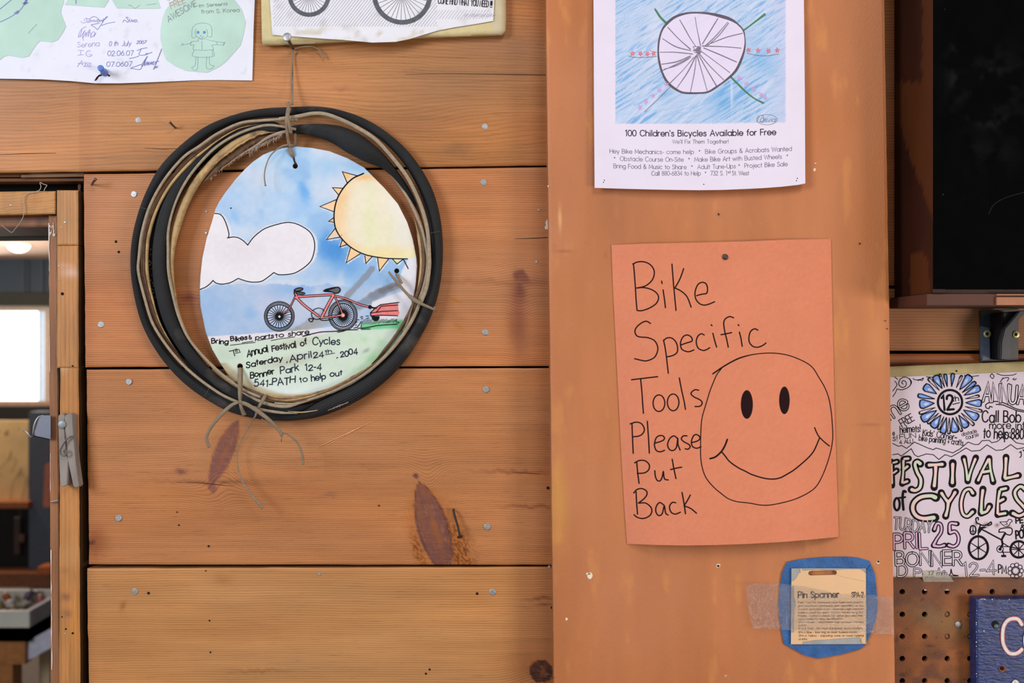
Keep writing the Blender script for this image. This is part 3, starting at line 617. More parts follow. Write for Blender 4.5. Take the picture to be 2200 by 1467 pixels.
# left side as a grid so the paint runs can be laid on it
ny_, nz_ = 24, 150; V = []; cc_ = []
for i in range(nz_ + 1):
    for j_ in range(ny_ + 1):
        y_ = FY * (1 - j_ / ny_) - .001 * 0; z_ = zb0 - .004 + (.75) * i / nz_; k_ = S * (D + y_) / D
        V.append((KX, y_, z_)); cc_.append((1100 + KX / k_, 733.5 - (z_ - Z0) / k_))
F = [(i * (ny_ + 1) + j_, i * (ny_ + 1) + j_ + 1, (i + 1) * (ny_ + 1) + j_ + 1, (i + 1) * (ny_ + 1) + j_) for i in range(nz_) for j_ in range(ny_)]
F = [f[::-1] for f in F]
cc_ = np.array(cc_); sd = mk('side_panel', V, F, M['brownpaint'], cab, False, paintrun(cc_[:, 0], cc_[:, 1]))
md = sd.modifiers.new('solid', 'SOLIDIFY'); md.thickness = .012; md.offset = -1
def chalk(x, y):
    c = np.tile(np.array([5, 5, 6.]), (len(x), 1))
    s = ss(fbm(x / 34, y / 34, 91), .48, .72)
    s = s * (gau(x, y, 2130, 180, 70, 60) + gau(x, y, 2160, 262, 70, 16) + .7 * gau(x, y, 2050, 150, 14, 90) + .6 * gau(x, y, 2110, 330, 70, 30) + .05)
    return mixc(c, (22, 22, 25), np.clip(s, 0, 1))
M['slate'] = plain('black_front', (12, 12, 12), .9, var=.2, colattr=True, spec=.03)
slab('front_panel', (2004.5, 2004.5), (2560, 2560), (-560, -560), (621, 621), FY - .001, .018, M['slate'], cab, 4, chalk)
ik = Ink(lambda x, y: 0 * x + FY - .001, .0003); ik.stroke([(2200, 413), (2160, 425), (2135, 440), (2124, 460)], .7)
ik.disc(2026, 418, 1.4); ik.disc(2030, 20, 1.0); ik.build('chalk_scratch', plain('chalk', (40, 37, 30), .9), cab, None, True)
M['railw'] = plain('dark_rail', (58, 28, 16), .6, var=.25, bump=.3)
worldbox('bottom_panel', (KX + .001, FY + .006, zb0 - .009), (1.15, -.001, zb0 - .0005), M['railw'], cab)
sh = empty('shelf', (.7, -.05, Z0 + .04), 'thin brown wooden shelf under the black-fronted cabinet, resting on a black bracket', 'shelf')
M['shelfw'] = plain('brown_shelf_wood', (74, 38, 26), .6, var=.2, scale=18, stretch=(.2, 1, 1), bump=.3)
zs1 = Z0 + (733.5 - 631) * KF; zs0 = Z0 + (733.5 - 656) * KF
worldbox('shelf_board', (.4055, FY + .002, zs0), (1.15, -.001, zs1), M['shelfw'], sh, .0006)
xe = (2141 - 1100) * KF
worldbox('edge_strip', (xe, FY - .0005, zs0 + .0098), (1.15, FY + .003, zs1 - .0003), plain('shelf_edge_pale', (150, 98, 70), .5, var=.15), sh)
worldbox('edge_strip', (xe, FY - .0005, zs0 + .0004), (1.15, FY + .003, zs0 + .0080), plain('shelf_edge_tan', (160, 104, 74), .5, var=.15), sh)
br = empty('shelf_bracket', P(2150, 730, -.002), 'black steel shelf bracket with two pale yellow screws', 'bracket')
prism('wall_plate', [(2106, 668), (2192, 664), (2189, 690), (2188, 773), (2106, 778), (2107, 720)], -.003, .003, M['blacksteel'], br, .0004)
prism('flange', [(2108, 700), (2127, 704), (2128, 772), (2110, 774)], -.0075, .005, plain('bracket_flange', (78, 88, 104), .45, var=.2, scale=90), br, .0008)
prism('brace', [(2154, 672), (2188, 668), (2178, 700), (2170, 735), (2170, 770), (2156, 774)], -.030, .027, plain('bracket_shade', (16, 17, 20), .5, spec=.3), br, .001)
prism('brace_rib', [(2150, 772), (2151, 735), (2158, 706), (2190, 668), (2215, 664), (2190, 685), (2176, 712), (2173, 740), (2172, 770)], -.038, .008, M['blacksteel'], br, .001)
def screw(px, py, y, r, mat, parent, star=True):
    s = lathe('screw', P(px, py, y), (0, -1, 0), [(r * S, -.001), (r * S, .0004), (r * S * .85, .0009), (r * S * .3, .0010)], mat, parent, 18)
    ik = Ink(lambda x, y_: 0 * x + y - .0010, .0002)
    for a in range(3): ik.stroke([(px - r * .45 * math.cos(a * pi / 3 + .3), py - r * .45 * math.sin(a * pi / 3 + .3)), (px + r * .45 * math.cos(a * pi / 3 + .3), py + r * .45 * math.sin(a * pi / 3 + .3))], r * .28, False)
    ik.build('screw_slot', M['dark'], s); return s
screw(2121, 717, -.0078, 8, M['brass'], br); screw(2183, 718.5, -.0035, 8, M['brass'], br)

# ------------------------------------------------------------------ pegboard
holes = [(x, y) for x in (1889, 1937, 1985, 2033.5, 2082, 2130, 2178, 2226, 2274) for y in (1270, 1318.6, 1366, 1413.4, 1461, 1509, 1557)]
def pegcol(x, y):
    c = np.tile(np.array([124, 72, 36.]), (len(x), 1)); c *= (1 + .5 * (fbm(x / 40, y / 40, 81) - .5))[:, None]
    c = mixc(c, (92, 54, 40), np.clip(.8 * ss(fbm(x / 50, y / 30, 83), .5, .75) + .7 * (1 - ss(y, 1240, 1320)) * (1 - gau(x, y, 2100, 1262, 40, 30)), 0, .85))
    c = mixc(c, (124, 96, 60), .7 * gau(x, y, 2010, 1330, 70, 26, 20)); c = mixc(c, (60, 34, 24), ss(fbm(x / 9, y / 9, 87), .74, .85) * .6)
    for q in [(1997, 1386, 10, 3), (1937, 1448, 8, 5), (1925, 1372, 4, 10)]: c = mixc(c, (62, 34, 26), .8 * gau(x, y, *q))
    return c
M['peg'] = plain('pegboard_hardboard', (150, 92, 54), .5, var=.14, scale=60, bump=.3, bscale=600, colattr=True, spec=.35)
peg = sheet('pegboard', [(1880, 1236), (2420, 1236), (2420, 1700), (1880, 1700)], lambda x, y: 0 * x - .0065, M['peg'], None, 4, [circ(x, y, 6.1, 12) for x, y in holes], pegcol, thick=.004, smooth=False)
tag(peg, 'stained brown pegboard with dark round holes, right of the column', 'pegboard')
mk('hole_backing', [P(1880, 1230, .004), P(2420, 1230, .004), P(2420, 1700, .004), P(1880, 1700, .004)], [(0, 3, 2, 1)], M['dark'], peg)
for (x, y) in [(2033.5, 1318.6), (2082, 1318.6), (2033.5, 1366), (2082, 1366)]:
    lathe('hole_plug', P(x, y, -.0060), (0, -1, 0), [(6 * S, -.002), (6 * S, 0), (5 * S, .0006), (2 * S, .001)], plain('plug_brown', (120, 84, 54), .6), peg, 12)

# ------------------------------------------------------------------ doorway at the left
def frame_col(base, seed, extra=()):
    def f(x, y):
        c = np.tile(np.array(base, float), (len(x), 1)); c *= (1 + .28 * (fbm(x / 14, y / 120, seed) - .5))[:, None]
        for (cx, cy, sx, sy, k, cc) in extra: c = mixc(c, cc, k * gau(x + 6 * (fbm(x / 6, y / 6, seed) - .5), y, cx, cy, sx, sy))
        return c
    return f
vph = lambda per, seed: (lambda x, y: (x + 5 * (fbm(x / 30, y / 160, seed) - .5)) / per + seed)
door = empty('door_1', P(140, 900, .0), kind='structure')
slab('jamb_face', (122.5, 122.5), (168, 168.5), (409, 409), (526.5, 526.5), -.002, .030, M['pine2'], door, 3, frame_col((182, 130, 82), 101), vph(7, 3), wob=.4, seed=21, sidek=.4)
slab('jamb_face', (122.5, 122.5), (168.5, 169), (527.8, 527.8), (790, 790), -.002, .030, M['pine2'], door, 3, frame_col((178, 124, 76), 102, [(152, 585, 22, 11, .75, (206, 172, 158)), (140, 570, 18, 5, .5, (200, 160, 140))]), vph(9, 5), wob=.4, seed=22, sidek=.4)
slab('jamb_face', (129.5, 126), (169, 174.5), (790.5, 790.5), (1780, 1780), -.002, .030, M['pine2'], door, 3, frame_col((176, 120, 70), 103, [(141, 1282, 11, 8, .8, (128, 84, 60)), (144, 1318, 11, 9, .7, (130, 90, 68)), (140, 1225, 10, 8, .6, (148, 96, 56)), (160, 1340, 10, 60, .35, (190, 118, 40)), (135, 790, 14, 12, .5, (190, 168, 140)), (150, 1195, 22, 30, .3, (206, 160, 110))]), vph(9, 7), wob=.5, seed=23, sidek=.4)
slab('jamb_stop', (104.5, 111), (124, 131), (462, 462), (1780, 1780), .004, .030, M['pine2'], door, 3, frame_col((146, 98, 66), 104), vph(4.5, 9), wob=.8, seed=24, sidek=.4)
slab('header', (-260, -260), (119.5, 118.5), (414, 410.5), (468, 459.5), -.002, .030, M['pine3'], door, 3, frame_col((180, 128, 76), 105, [(75, 432, 18, 8, .5, (176, 112, 50))]), lambda x, y: (y + .12 * x + 12 * (fbm(x / 60, y / 20, 6) - .5)) / 6, wob=.4, seed=25)
slab('lintel', (-260, -260), (121, 121), (466, 462), (494, 487), .010, .08, M['pine3'], door, 4, frame_col((122, 82, 56), 106, [(60, 468, 60, 6, .5, (96, 52, 40))]), lambda x, y: (y + 6 * (fbm(x / 60, y / 20, 6) - .5)) / 5)
slab('lintel_back', (-300, -300), (130, 130), (484, 484), (515, 511), .12, .03, plain('green_grey_lintel', (104, 108, 92), .8, var=.15), door, 10)
slab('casing_strip', (-260, -260), (44, 43.5), (375, 374), (381, 380), .008, .02, plain('casing_old', (112, 78, 56), .8, var=.2), door, 10)
slab('casing_strip', (45, 45), (179, 179), (375, 371.5), (381, 379), .006, .02, plain('casing_greybrown', (146, 112, 86), .8, var=.2), door, 10)
slab('casing_strip', (-260, -260), (179, 179), (384, 383), (391, 389), .010, .02, plain('casing_brown', (116, 76, 50), .8, var=.2), door, 10)
slab('header_gap', (-260, -260), (176, 176), (389, 388), (466, 462), .034, .02, M['dark'], door, 20)
slab('jamb_gap', (120, 120), (205, 205), (360, 360), (1780, 1780), .045, .02, M['dark'], door, 30)
ik = Ink(lambda x, y: 0 * x + .0005, .0005)
rr = random.Random(8)
pts = [(170, 396, 3)]
for i in range(22): pts.append((171.5 + i * .12 + rr.uniform(-2, 2), 398 + i * 5.5, rr.uniform(2.5, 7)))
ik.y = lambda x, y: 0 * x + .018
ik.stroke(pts, smooth=False); ik.build('torn_plaster', plain('torn_brown', (96, 58, 38), .9, var=.4, bump=.8), door, None, True)
for (x, y, r) in [(140.5, 478, 3.4), (132.5, 488.5, 2.2), (127, 572, 2.4), (127.5, 600, 2.2), (24, 441, 2.6), (140, 1361, 2.0)]:
    lathe('brad', P(x, y, -.0015), (0, -1, 0), [(r * S, -.001), (r * S, .0004), (r * S * .6, .0008)], M['steel'], door, 10)
for (x, y, r) in [(134, 631, 3.4), (141.5, 1351, 2.0), (156.3, 1360, 2.4), (156, 786, 2.0), (133, 1325, 1.6)]:
    lathe('nail_hole', P(x, y, -.0021), (0, -1, 0), [(r * S, 0), (r * S, .0002)], M['dark'], door, 10)
mk('jamb_slot', [P(124.5, 791, -.0005), P(130, 791, -.0005), P(131, 890, -.0005), P(128, 890, -.0005)], [(0, 3, 2, 1)], M['dark'], door)  # dark quad filling the narrow slot beside the jamb
ik = Ink(lambda x, y: 0 * x + .0038, .0004)
rr = random.Random(5); pts = []
for i in range(60): pts.append((104.9 + i * .112 + rr.uniform(-.4, .4), 480 + i * 17 if i < 14 else 718 + (i - 14) * 16, rr.uniform(.3, 2.6) * (1 if i < 8 or i > 42 else .35)))
for a_, b_ in ((0, 7), (12, 20), (30, 36), (43, 60)): ik.stroke(pts[a_:b_], smooth=False)
for i in range(16): x_, y_ = 106 + rr.uniform(0, 12), 478 + rr.uniform(0, 26); ik.stroke([(x_, y_, rr.uniform(1, 3)), (x_ + rr.uniform(-2, 2), y_ + rr.uniform(2, 6), 1)], smooth=False)
ik.build('chipped_white_edge', plain('white_chips', (214, 202, 196), .8, var=.15), door, None, True)

# ------------------------------------------------------------------ the room behind the doorway
YF = 6.0
M['steelwall'] = plain('blue_grey_wall', (58, 74, 92), .7, var=.1, scale=3)
M['fwd'] = plain('blue_grey_post', (74, 84, 98), .6, var=.08)
far = empty('wall_far', P(-200, 900, YF), kind='structure')
def box(name, x0, y0, x1, y1, yf, th, mat, parent, bev=0): return prism(name, [(x0, y0), (x1, y0), (x1, y1), (x0, y1)], yf, th, mat, parent, bev)
# wall panel with the window opening left free
box('wall_panel', -900, 540, 380, 663, YF, .08, M['steelwall'], far)
box('wall_panel', 106, 663, 380, 870, YF, .08, M['steelwall'], far)
box('wall_panel', -900, 663, -420, 870, YF, .08, M['steelwall'], far)
box('wall_panel', -900, 870, 380, 1700, YF, .08, M['steelwall'], far)
for x in (-60, -20, 50, 58, 90): box('panel_seam', x, 556, x + 2.5, 628, YF - .02, .02, M['fwd'], far)
box('wall_beam', -900, 628, 380, 657, YF - .15, .15, plain('dark_beam', (30, 38, 34), .7), far)
box('wall_beam', -900, 873, 380, 904, YF - .12, .12, plain('dark_beam2', (18, 20, 20), .7), far)
win = empty('window_1', P(20, 765, YF), kind='structure')
fw = plain('window_frame', (206, 188, 172), .6)
box('window_frame', -440, 656, 110, 668, YF - .05, .07, fw, win); box('window_frame', 96, 668, 108, 862, YF - .05, .07, fw, win); box('window_frame', -440, 862, 110, 873, YF - .05, .07, plain('window_sill', (176, 150, 128), .7), win)
box('curtain_edge', 82, 668, 92, 862, YF - .02, .03, plain('glowing_blue_trim', (186, 206, 226), .6, emit=((186, 206, 226), .5)), win)  # strip given its own glow, standing in for daylight from the window
box('window_glass', -436, 660, 108, 868, YF + .03, .01, plain('bright_daylight_glass', (255, 255, 255), .5, emit=((255, 255, 255), 2.2)), win)
def boxm(name, lo, hi, mat, kind='structure'):
    x0, y0, z0 = lo; x1, y1, z1 = hi
    V = [(x0, y0, z0), (x1, y0, z0), (x1, y1, z0), (x0, y1, z0), (x0, y0, z1), (x1, y0, z1), (x1, y1, z1), (x0, y1, z1)]
    o = mk(name, V, [(0, 3, 2, 1), (4, 5, 6, 7), (0, 1, 5, 4), (1, 2, 6, 5), (2, 3, 7, 6), (3, 0, 4, 7)], mat); tag(o, kind=kind); return o
ceil_z = P(0, 556, YF)[2]
boxm('ceiling', (-5.6, .09, ceil_z), (.9, YF + .1, ceil_z + .05), plain('cream_ceiling', (222, 186, 164), .8, var=.04))
boxm('floor', (-5.6, -2.6, -.05), (3.2, YF + .1, 0), plain('grey_floor', (120, 112, 104), .7, bump=.2))
boxm('wall_left', (-5.7, .09, 0), (-5.6, YF + .1, ceil_z), M['steelwall'])
boxm('wall_inner', (.8, .14, 0), (.9, YF + .1, ceil_z), M['steelwall'])
gl = P(40, 520, 4.95)
lamp = empty('ceiling_lamp', (gl[0], gl[1], ceil_z), 'glowing round ceiling light seen through the doorway', 'ceiling light')
r = .062
lathe('lamp_shade', (gl[0], gl[1], ceil_z), (0, 0, -1), [(r, 0), (r * .98, .012), (r * .85, .026), (r * .6, .038), (r * .3, .045), (.001, .047)], plain('opal_glass', (255, 240, 215), .3, emit=((255, 236, 208), 7)), lamp, 24)
lathe('lamp_base', (gl[0], gl[1], ceil_z), (0, 0, -1), [(r * 1.08, -.001), (r * 1.08, .004)], fw, lamp, 24)
l = bpy.data.lights.new('ceiling_bulb', 'POINT'); l.energy = 42; l.color = (1, .86, .7); l.shadow_soft_size = .06
o = bpy.data.objects.new('ceiling_bulb', l); C.objects.link(o); o.location = (gl[0] - .3, gl[1] - .5, ceil_z - .35)
l = bpy.data.lights.new('far_window_light', 'AREA'); l.energy = 26; l.size = 1.2; l.color = (.92, .96, 1)
o = bpy.data.objects.new('far_window_light', l); C.objects.link(o); o.location = (P(0, 765, YF - .3)[0] - .6, YF - .35, 1.6); o.rotation_euler = (pi / 2, 0, pi)
o.rotation_euler = Vector((0, -1, 0)).to_track_quat('-Z', 'Z').to_euler()

# pegboard with tools, post, shelf, bench tray
YP = 4.6
def fart(name, label, cat): return empty(name, P(30, 1000, YP), label, cat)
pb = box('pegboard', -420, 903, 61, 1078, YP, .02, plain('yellow_pegboard', (226, 192, 134), .7, var=.14, scale=6, cover=((120, 88, 52), 18, .62, .72)), None)
tag(pb, 'yellowish pegboard holding blurred tools, seen through the doorway', 'pegboard')
post = box('trim_2', 62, 885, 122, 1290, YP - .05, .12, M['fwd'], None); tag(post, kind='structure')
tl = empty('pliers', P(33, 985, YP - .02), 'dark pliers hanging upper left on the yellow pegboard beyond the door', 'pliers')
M['tool'] = plain('dark_tool', (34, 26, 22), .5, var=.2)
sweep('jaw', [(24, 968, YP - .02, 3), (22, 980, YP - .02, 4.5), (18, 990, YP - .02, 3)], M['tool'], tl)
sweep('handle', [(20, 985, YP - .02, 2), (6, 1000, YP - .02, 2), (-4, 1012, YP - .02, 2), (4, 1022, YP - .02, 2)], M['tool'], tl)
sweep('handle', [(24, 985, YP - .02, 2), (35, 988, YP - .02, 2), (30, 1002, YP - .02, 2), (22, 1015, YP - .02, 2)], M['tool'], tl)
tl = empty('cutters', P(42, 1050, YP - .02), 'long-handled cutters hanging lower right on the yellow pegboard beyond the door', 'cutters')
sweep('jaw', [(46, 1004, YP - .03, 3), (42, 1015, YP - .03, 5), (36, 1026, YP - .03, 3)], M['tool'], tl)
sweep('handle', [(37, 1022, YP - .03, 2.2), (28, 1036, YP - .03, 2.4), (24, 1060, YP - .03, 2.4), (20, 1082, YP - .03, 2.2)], plain('grip_grey', (96, 78, 64), .6), tl)
sweep('handle', [(44, 1018, YP - .03, 2.2), (55, 1028, YP - .03, 2.4), (52, 1052, YP - .03, 2.6), (44, 1085, YP - .03, 3), (42, 1120, YP - .03, 3)], plain('grip_grey2', (104, 84, 68), .6), tl)
hd = prism('wall_box', [(96, 997), (105, 994), (130, 994), (130, 1090), (92, 1090), (92, 1082)], YP - .11, .06, plain('salmon_box', (190, 112, 92), .5), None, .004)
tag(hd, 'blurred salmon-coloured box on the blue-grey post at the doorway edge', 'box')
sf = box('shelf', -420, 1079, 60, 1092, YP - .1, .1, plain('orange_shelf', (148, 86, 44), .6), None); tag(sf, 'orange-brown shelf strip below the yellow pegboard beyond the door', 'shelf')
cb = empty('cabinet', P(10, 1200, YP), 'dark open cabinet below the orange shelf beyond the door', 'cabinet')
box('cabinet_back', -420, 1092, 62, 1240, YP + .06, .02, plain('very_dark', (20, 17, 16), .8), cb)
box('cabinet_floor', -420, 1232, 112, 1262, YP - .15, .15, plain('brown_bench', (122, 72, 40), .6, var=.2), cb)
box('cabinet_clutter', 30, 1112, 40, 1190, YP - .02, .02, plain('clutter1', (74, 52, 44), .7), cb); box('cabinet_clutter', 40, 1148, 51, 1164, YP - .04, .02, plain('clutter2', (96, 72, 60), .7), cb)
box('cabinet_clutter', 80, 1218, 106, 1234, YP - .2, .1, plain('clutter_orange', (176, 92, 42), .6), cb)
# white tray of odds and ends on a wooden stand
YT = 2.5
tr = empty('parts_tray', P(30, 1340, YT), 'white plastic tray heaped with small parts on a wooden stand, seen beyond the door', 'tray')
M['tray'] = plain('dirty_white_plastic', (206, 204, 192), .5, var=.12, scale=9)
fx0, fx1 = P(-300, 0, YT)[0], P(63, 0, YT)[0]
zt, zb = P(0, 1313, YT)[2], P(0, 1378, YT)[2]
bx1 = P(118, 0, YT)[0]; byd = YT + 1.2
zt2 = P(0, 1266, byd)[2]
def quadbox(name, pts, mat, parent):
    V = [tuple(p) for p in pts]; return mk(name, V, [(0, 1, 2, 3), (7, 6, 5, 4), (0, 4, 5, 1), (1, 5, 6, 2), (2, 6, 7, 3), (3, 7, 4, 0)], mat, parent)
t = .02; dyt = .30
quadbox('front_panel', [(fx0, YT, zb), (fx1, YT, zb), (fx1, YT, zt), (fx0, YT, zt), (fx0, YT + t, zb), (fx1, YT + t, zb), (fx1, YT + t, zt), (fx0, YT + t, zt)], M['tray'], tr)
quadbox('side_panel', [(fx1 - t, YT + t, zb), (fx1, YT + t, zb), (fx1, YT + t, zt), (fx1 - t, YT + t, zt), (fx1 - t, YT + dyt, zb), (fx1, YT + dyt, zb), (fx1, YT + dyt, zt), (fx1 - t, YT + dyt, zt)], plain('tray_side', (176, 172, 178), .6, var=.15, scale=12), tr)
quadbox('back_panel', [(fx0, YT + dyt, zb), (fx1, YT + dyt, zb), (fx1, YT + dyt, zt), (fx0, YT + dyt, zt), (fx0, YT + dyt + t, zb), (fx1, YT + dyt + t, zb), (fx1, YT + dyt + t, zt), (fx0, YT + dyt + t, zt)], M['tray'], tr)
quadbox('tray_bottom', [(fx0, YT, zb), (fx1, YT, zb), (fx1, YT, zb + .05), (fx0, YT, zb + .05), (fx0, YT + dyt, zb), (fx1, YT + dyt, zb), (fx1, YT + dyt, zb + .05), (fx0, YT + dyt, zb + .05)], plain('tray_floor', (150, 140, 60), .6), tr)
rr = random.Random(12)
pal = [(196, 110, 118), (150, 120, 90), (110, 96, 120), (214, 206, 200), (176, 150, 70), (186, 100, 52), (92, 84, 96), (170, 160, 180), (84, 64, 56), (206, 150, 140)]
jm = []
for i, c in enumerate(pal): jm.append(plain('part_colour_%d' % i, c, .5))
V = []; F = []
for i in range(60):
    x = rr.uniform(fx1 - .55, fx1 - .05); y = rr.uniform(YT + .04, YT + dyt - .04); zz = zt - .030 + rr.uniform(-.012, .012); r0 = rr.uniform(.01, .022); b_ = len(V)
    for k in range(6): V.append((x + r0 * math.cos(k * pi / 3), y + r0 * math.sin(k * pi / 3), zz - .01))
    V.append((x + rr.uniform(-.01, .01), y, zz + r0 * .8))
    for k in range(6): F.append((b_ + k, b_ + (k + 1) % 6, b_ + 6))
tag(mk('small_parts_heap', V, F, plain('mixed_parts', (120, 100, 100), .5, var=.6, scale=30)), 'heap of tiny mixed parts filling the white tray beyond the door', 'parts', None, 'stuff')
CN = ['crimson', 'tan', 'slate violet', 'off-white', 'mustard', 'orange', 'dark grey', 'lilac grey', 'dark brown', 'salmon pink']
for i in range(10):
    x = fx1 - .06 - .027 * i; y = rr.uniform(YT + .06, YT + dyt - .06); zz = zt - .006 + rr.uniform(-.006, .010); rad = rr.uniform(.018, .028)
    o = lathe('small_part', (x, y, zz), (rr.uniform(-1, 1), rr.uniform(-1, 1), rr.uniform(.2, 1)), [(rad * .3, -rad * .6), (rad * .8, -rad * .5), (rad * .7, 0), (rad, rad * .2), (rad * .4, rad * .5)], jm[i], None, 10, True)
    tag(o, CN[i] + ' small part on the heap in the white tray beyond the door', 'part', 'small parts lying on the tray heap')
st = empty('tray_stand', (fx1 - .2, YT + .4, 0), 'brown wooden stand under the white parts tray beyond the door', 'stand')
def bxr(name, lo, hi, mat, parent):
    x0, y0, z0 = lo; x1, y1, z1 = hi
    return quadbox(name, [(x0, y0, z0), (x1, y0, z0), (x1, y0, z1), (x0, y0, z1), (x0, y1, z0), (x1, y1, z0), (x1, y1, z1), (x0, y1, z1)], mat, parent)
wst = plain('stand_wood', (164, 104, 50), .6, var=.2)
bxr('stand_rail', (fx0, YT + .01, zb - .085), (fx1 - .02, YT + .06, zb - .002), wst, st)
bxr('stand_leg', (fx1 - .14, YT + .02, 0), (fx1 - .07, YT + .09, zb - .085), wst, st)
bxr('stand_leg', (fx1 - .06, YT + dyt - .1, 0), (fx1 - .02, YT + dyt - .03, zb - .002), plain('pale_leg', (190, 172, 140), .6), st)
prism('side_flange', [(62, 1376), (116, 1346), (116, 1388), (57, 1420)], YT + .03, .02, plain('flange_white', (196, 196, 212), .5), tr)
bl = bxr('blue_box', (fx1 - .25, YT + 1.2, 0.0), (fx1 + .03, YT + 1.5, .60), plain('blue_plastic_box', (54, 96, 140), .5), None)
tag(bl, 'blue plastic box low on the floor behind the tray stand', 'box')
bd = bxr('cupboard', (fx1 - .02, YT + 1.7, 0.0), (fx1 + .5, YT + 2.0, .98), plain('dark_cupboard', (24, 24, 28), .6), None)
tag(bd, 'dark cupboard in the back room low beside the door jamb', 'cupboard')

# ================================================================== OBJECTS on the left wall
# ------------------------------------------------------------------ signed paper sheet, top left
yA = lambda x, y: -.0022 - .0016 * np.sin(np.asarray(x) / 95.) * ss(np.asarray(y, float), 40, 180) - .0008
tear = [(x, y) for x, y in [(203, 173), (207, 166), (212, 161), (219, 159), (232, 159), (237, 162), (236, 165), (230, 161.5), (220, 162.5), (213, 165), (209, 171), (206, 174)]]
sheetA = sheet('signed_poster', [(-220, -120), (552, -120), (545, 60), (542, 173), (470, 172), (420, 172.5), (330, 176.5), (258, 179), (205, 179), (150, 174), (90, 170.5), (30, 169.5), (-220, 166)], yA, M['paper'], None, 5, [tear],
  lambda x, y: mixc(np.tile(np.array([228, 229, 244.]), (len(x), 1)) * (1 + .02 * (fbm(x / 80, y / 80, 2) - .5))[:, None], (206, 206, 222), .5 * ss(fbm(x / 16, y / 16, 6), .66, .8)))
tag(sheetA, 'white paper poster with green cut-outs and blue signatures, top left', 'poster')
GREEN = (186, 216, 205)
yAc = lambda x, y: yA(x, y) - .0004
gcol = lambda x, y: np.tile(np.array(GREEN, float), (len(x), 1)) * (1 + .10 * (fbm(x / 50, y / 50, 33) - .5))[:, None]
for pol in [[(-200, -100), (132, -100), (136, -10), (137, 5), (132, 17), (131, 28), (136, 42), (142, 57), (134, 72), (124, 86), (111, 91), (100, 89), (86, 88), (79, 95), (70, 108), (62, 121), (48, 124), (36, 122), (18, 119), (8, 122), (0, 129), (-30, 134), (-200, 120)],
            [(139, 10), (160, -24), (240, -24), (233, 2), (224, 16), (180, 13)], [(236, -20), (241, 0), (251, 17.5), (300, 18.5), (345, 18), (338, -4), (330, -20)],
            [(356, 22), (350, 38), (345, 62), (345, 82), (350, 108), (357, 128), (375, 141), (400, 152), (423, 154), (445, 156), (470, 144), (485, 133), (504, 112), (517, 97), (523, 75), (528, 48), (519, 20), (508, 5), (495, -12), (400, -14), (372, 0)], [(352, -4), (362, 2), (375, -6), (370, -14), (350, -14)]]:
    sheet('green_cutout', pol, yAc, M['paper'], sheetA, 7, [], gcol, thick=.0001)
pen = Ink(yA, .00028); pen2 = Ink(yA, .00028); nav = Ink(yAc, .0002); pc = Ink(yAc, .0002); pr_ = Ink(yAc, .0002)
z = lambda t: Z(140, 0, 8.15, t)
for st in z("275,375 300,400 350,395 385,350 360,320 340,325; 325,360 350,350; 370,320 420,330 410,370 385,395 430,385 440,350 430,345; 440,385 450,350 465,380 480,350 490,380 505,345 515,380 545,345 530,365 550,385"): pen2.stroke(st, 1.0)
for st in z("430,330 480,295 530,295 580,330 600,370 570,385 560,350 600,345 620,375 640,350 650,380 670,330 700,330 660,370 690,340 740,300 735,285 700,320 650,400 590,490 560,518; 560,518 510,470 455,437 530,420 600,405; 635,447 740,410 870,385; 1010,390 1030,350 1060,360 1090,390 1110,360 1080,320 1065,305 1090,300 1110,312; 1130,340 1125,385; 1150,385 1165,345 1185,385 1200,345; 1225,345 1210,370 1225,388 1250,375 1255,350 1230,345; 1130,322 1132,325; 1268,385 1272,388"): pen.stroke(st, 1.1)
for st in z("365,470 300,500 250,570 230,650 250,640 290,540 290,510; 260,650 300,600 345,530 310,620 310,660 350,590 370,560 360,640 400,560 435,520 400,640 420,560 450,590 440,650 480,560 520,570 500,640 540,580 500,620 450,660; 300,640 320,710"): pen2.stroke(st, 1.1)
text(pen2, 'Serena', 166, 102, 213, 99, 11, 1.0, .5, .15); 
for st in z("225,880 325,885; 275,885 268,960; 220,965 320,958; 440,890 400,885 365,920 365,965 400,990 450,985 470,960 420,955; 210,1170 290,1060 300,1140; 225,1110 310,1110; 330,1100 370,1100 330,1165 380,1160; 395,1110 390,1160; 410,1105 450,1105 410,1165 460,1160; 395,1090 397,1092"): pen2.stroke(st, 1.1, smooth=False)
text(pen, '0 th', 234, 99, 253, 98, 10, 1.0, .5, .25); text(pen, 'July', 262, 99, 281, 98, 10, 1.0, .5, .25); text(pen, '2007', 293, 94, 313, 94, 6.5, 1.0, .8, .3)
text(pen, '02.06.07', 231, 120, 286, 119, 10.5, 1.1, .4, .1); text(pen, '07.0607', 229, 143, 283, 142, 10, 1.1, .4, .1)
for st in z("1260,885 1330,855 1435,835; 1330,860 1290,950 1330,965 1400,960 1520,915; 1400,960 1430,930 1460,940; 1125,1022 1200,1010 1290,980; 1145,1195 1240,1160 1340,1130 1310,1215 1150,1195; 1340,1130 1440,985 1350,1160 1400,1080 1410,1040 1390,1150 1440,1080 1430,1140 1470,1080 1460,1140 1510,1080 1500,1130 1550,1070 1530,1130 1600,1080 1690,855 1600,1090; 1560,1090 1640,1070; 1600,1100 1545,1215 1590,1160 1585,1190 1615,1160 1610,1185"): pen.stroke(st, 1.2)
z = lambda t: Z(0, 0, 3.861, t)
for st in z("0,75 50,35 105,-10; 0,182 60,155 120,120 170,80 200,35 215,-10"): nav.stroke(st, 1.4, seg=4)
for st in z("120,110 150,90 140,115 160,95; 195,25 225,0 200,40 230,20 190,30; 630,-10 630,30"): nav.stroke(st, 1.8)
for st in z("1065,44 1085,44; 1080,42 1120,68 1160,42; 1215,42 1300,30; 235,275 305,200; 1135,835 1140,830"): pc.stroke(st, .6)
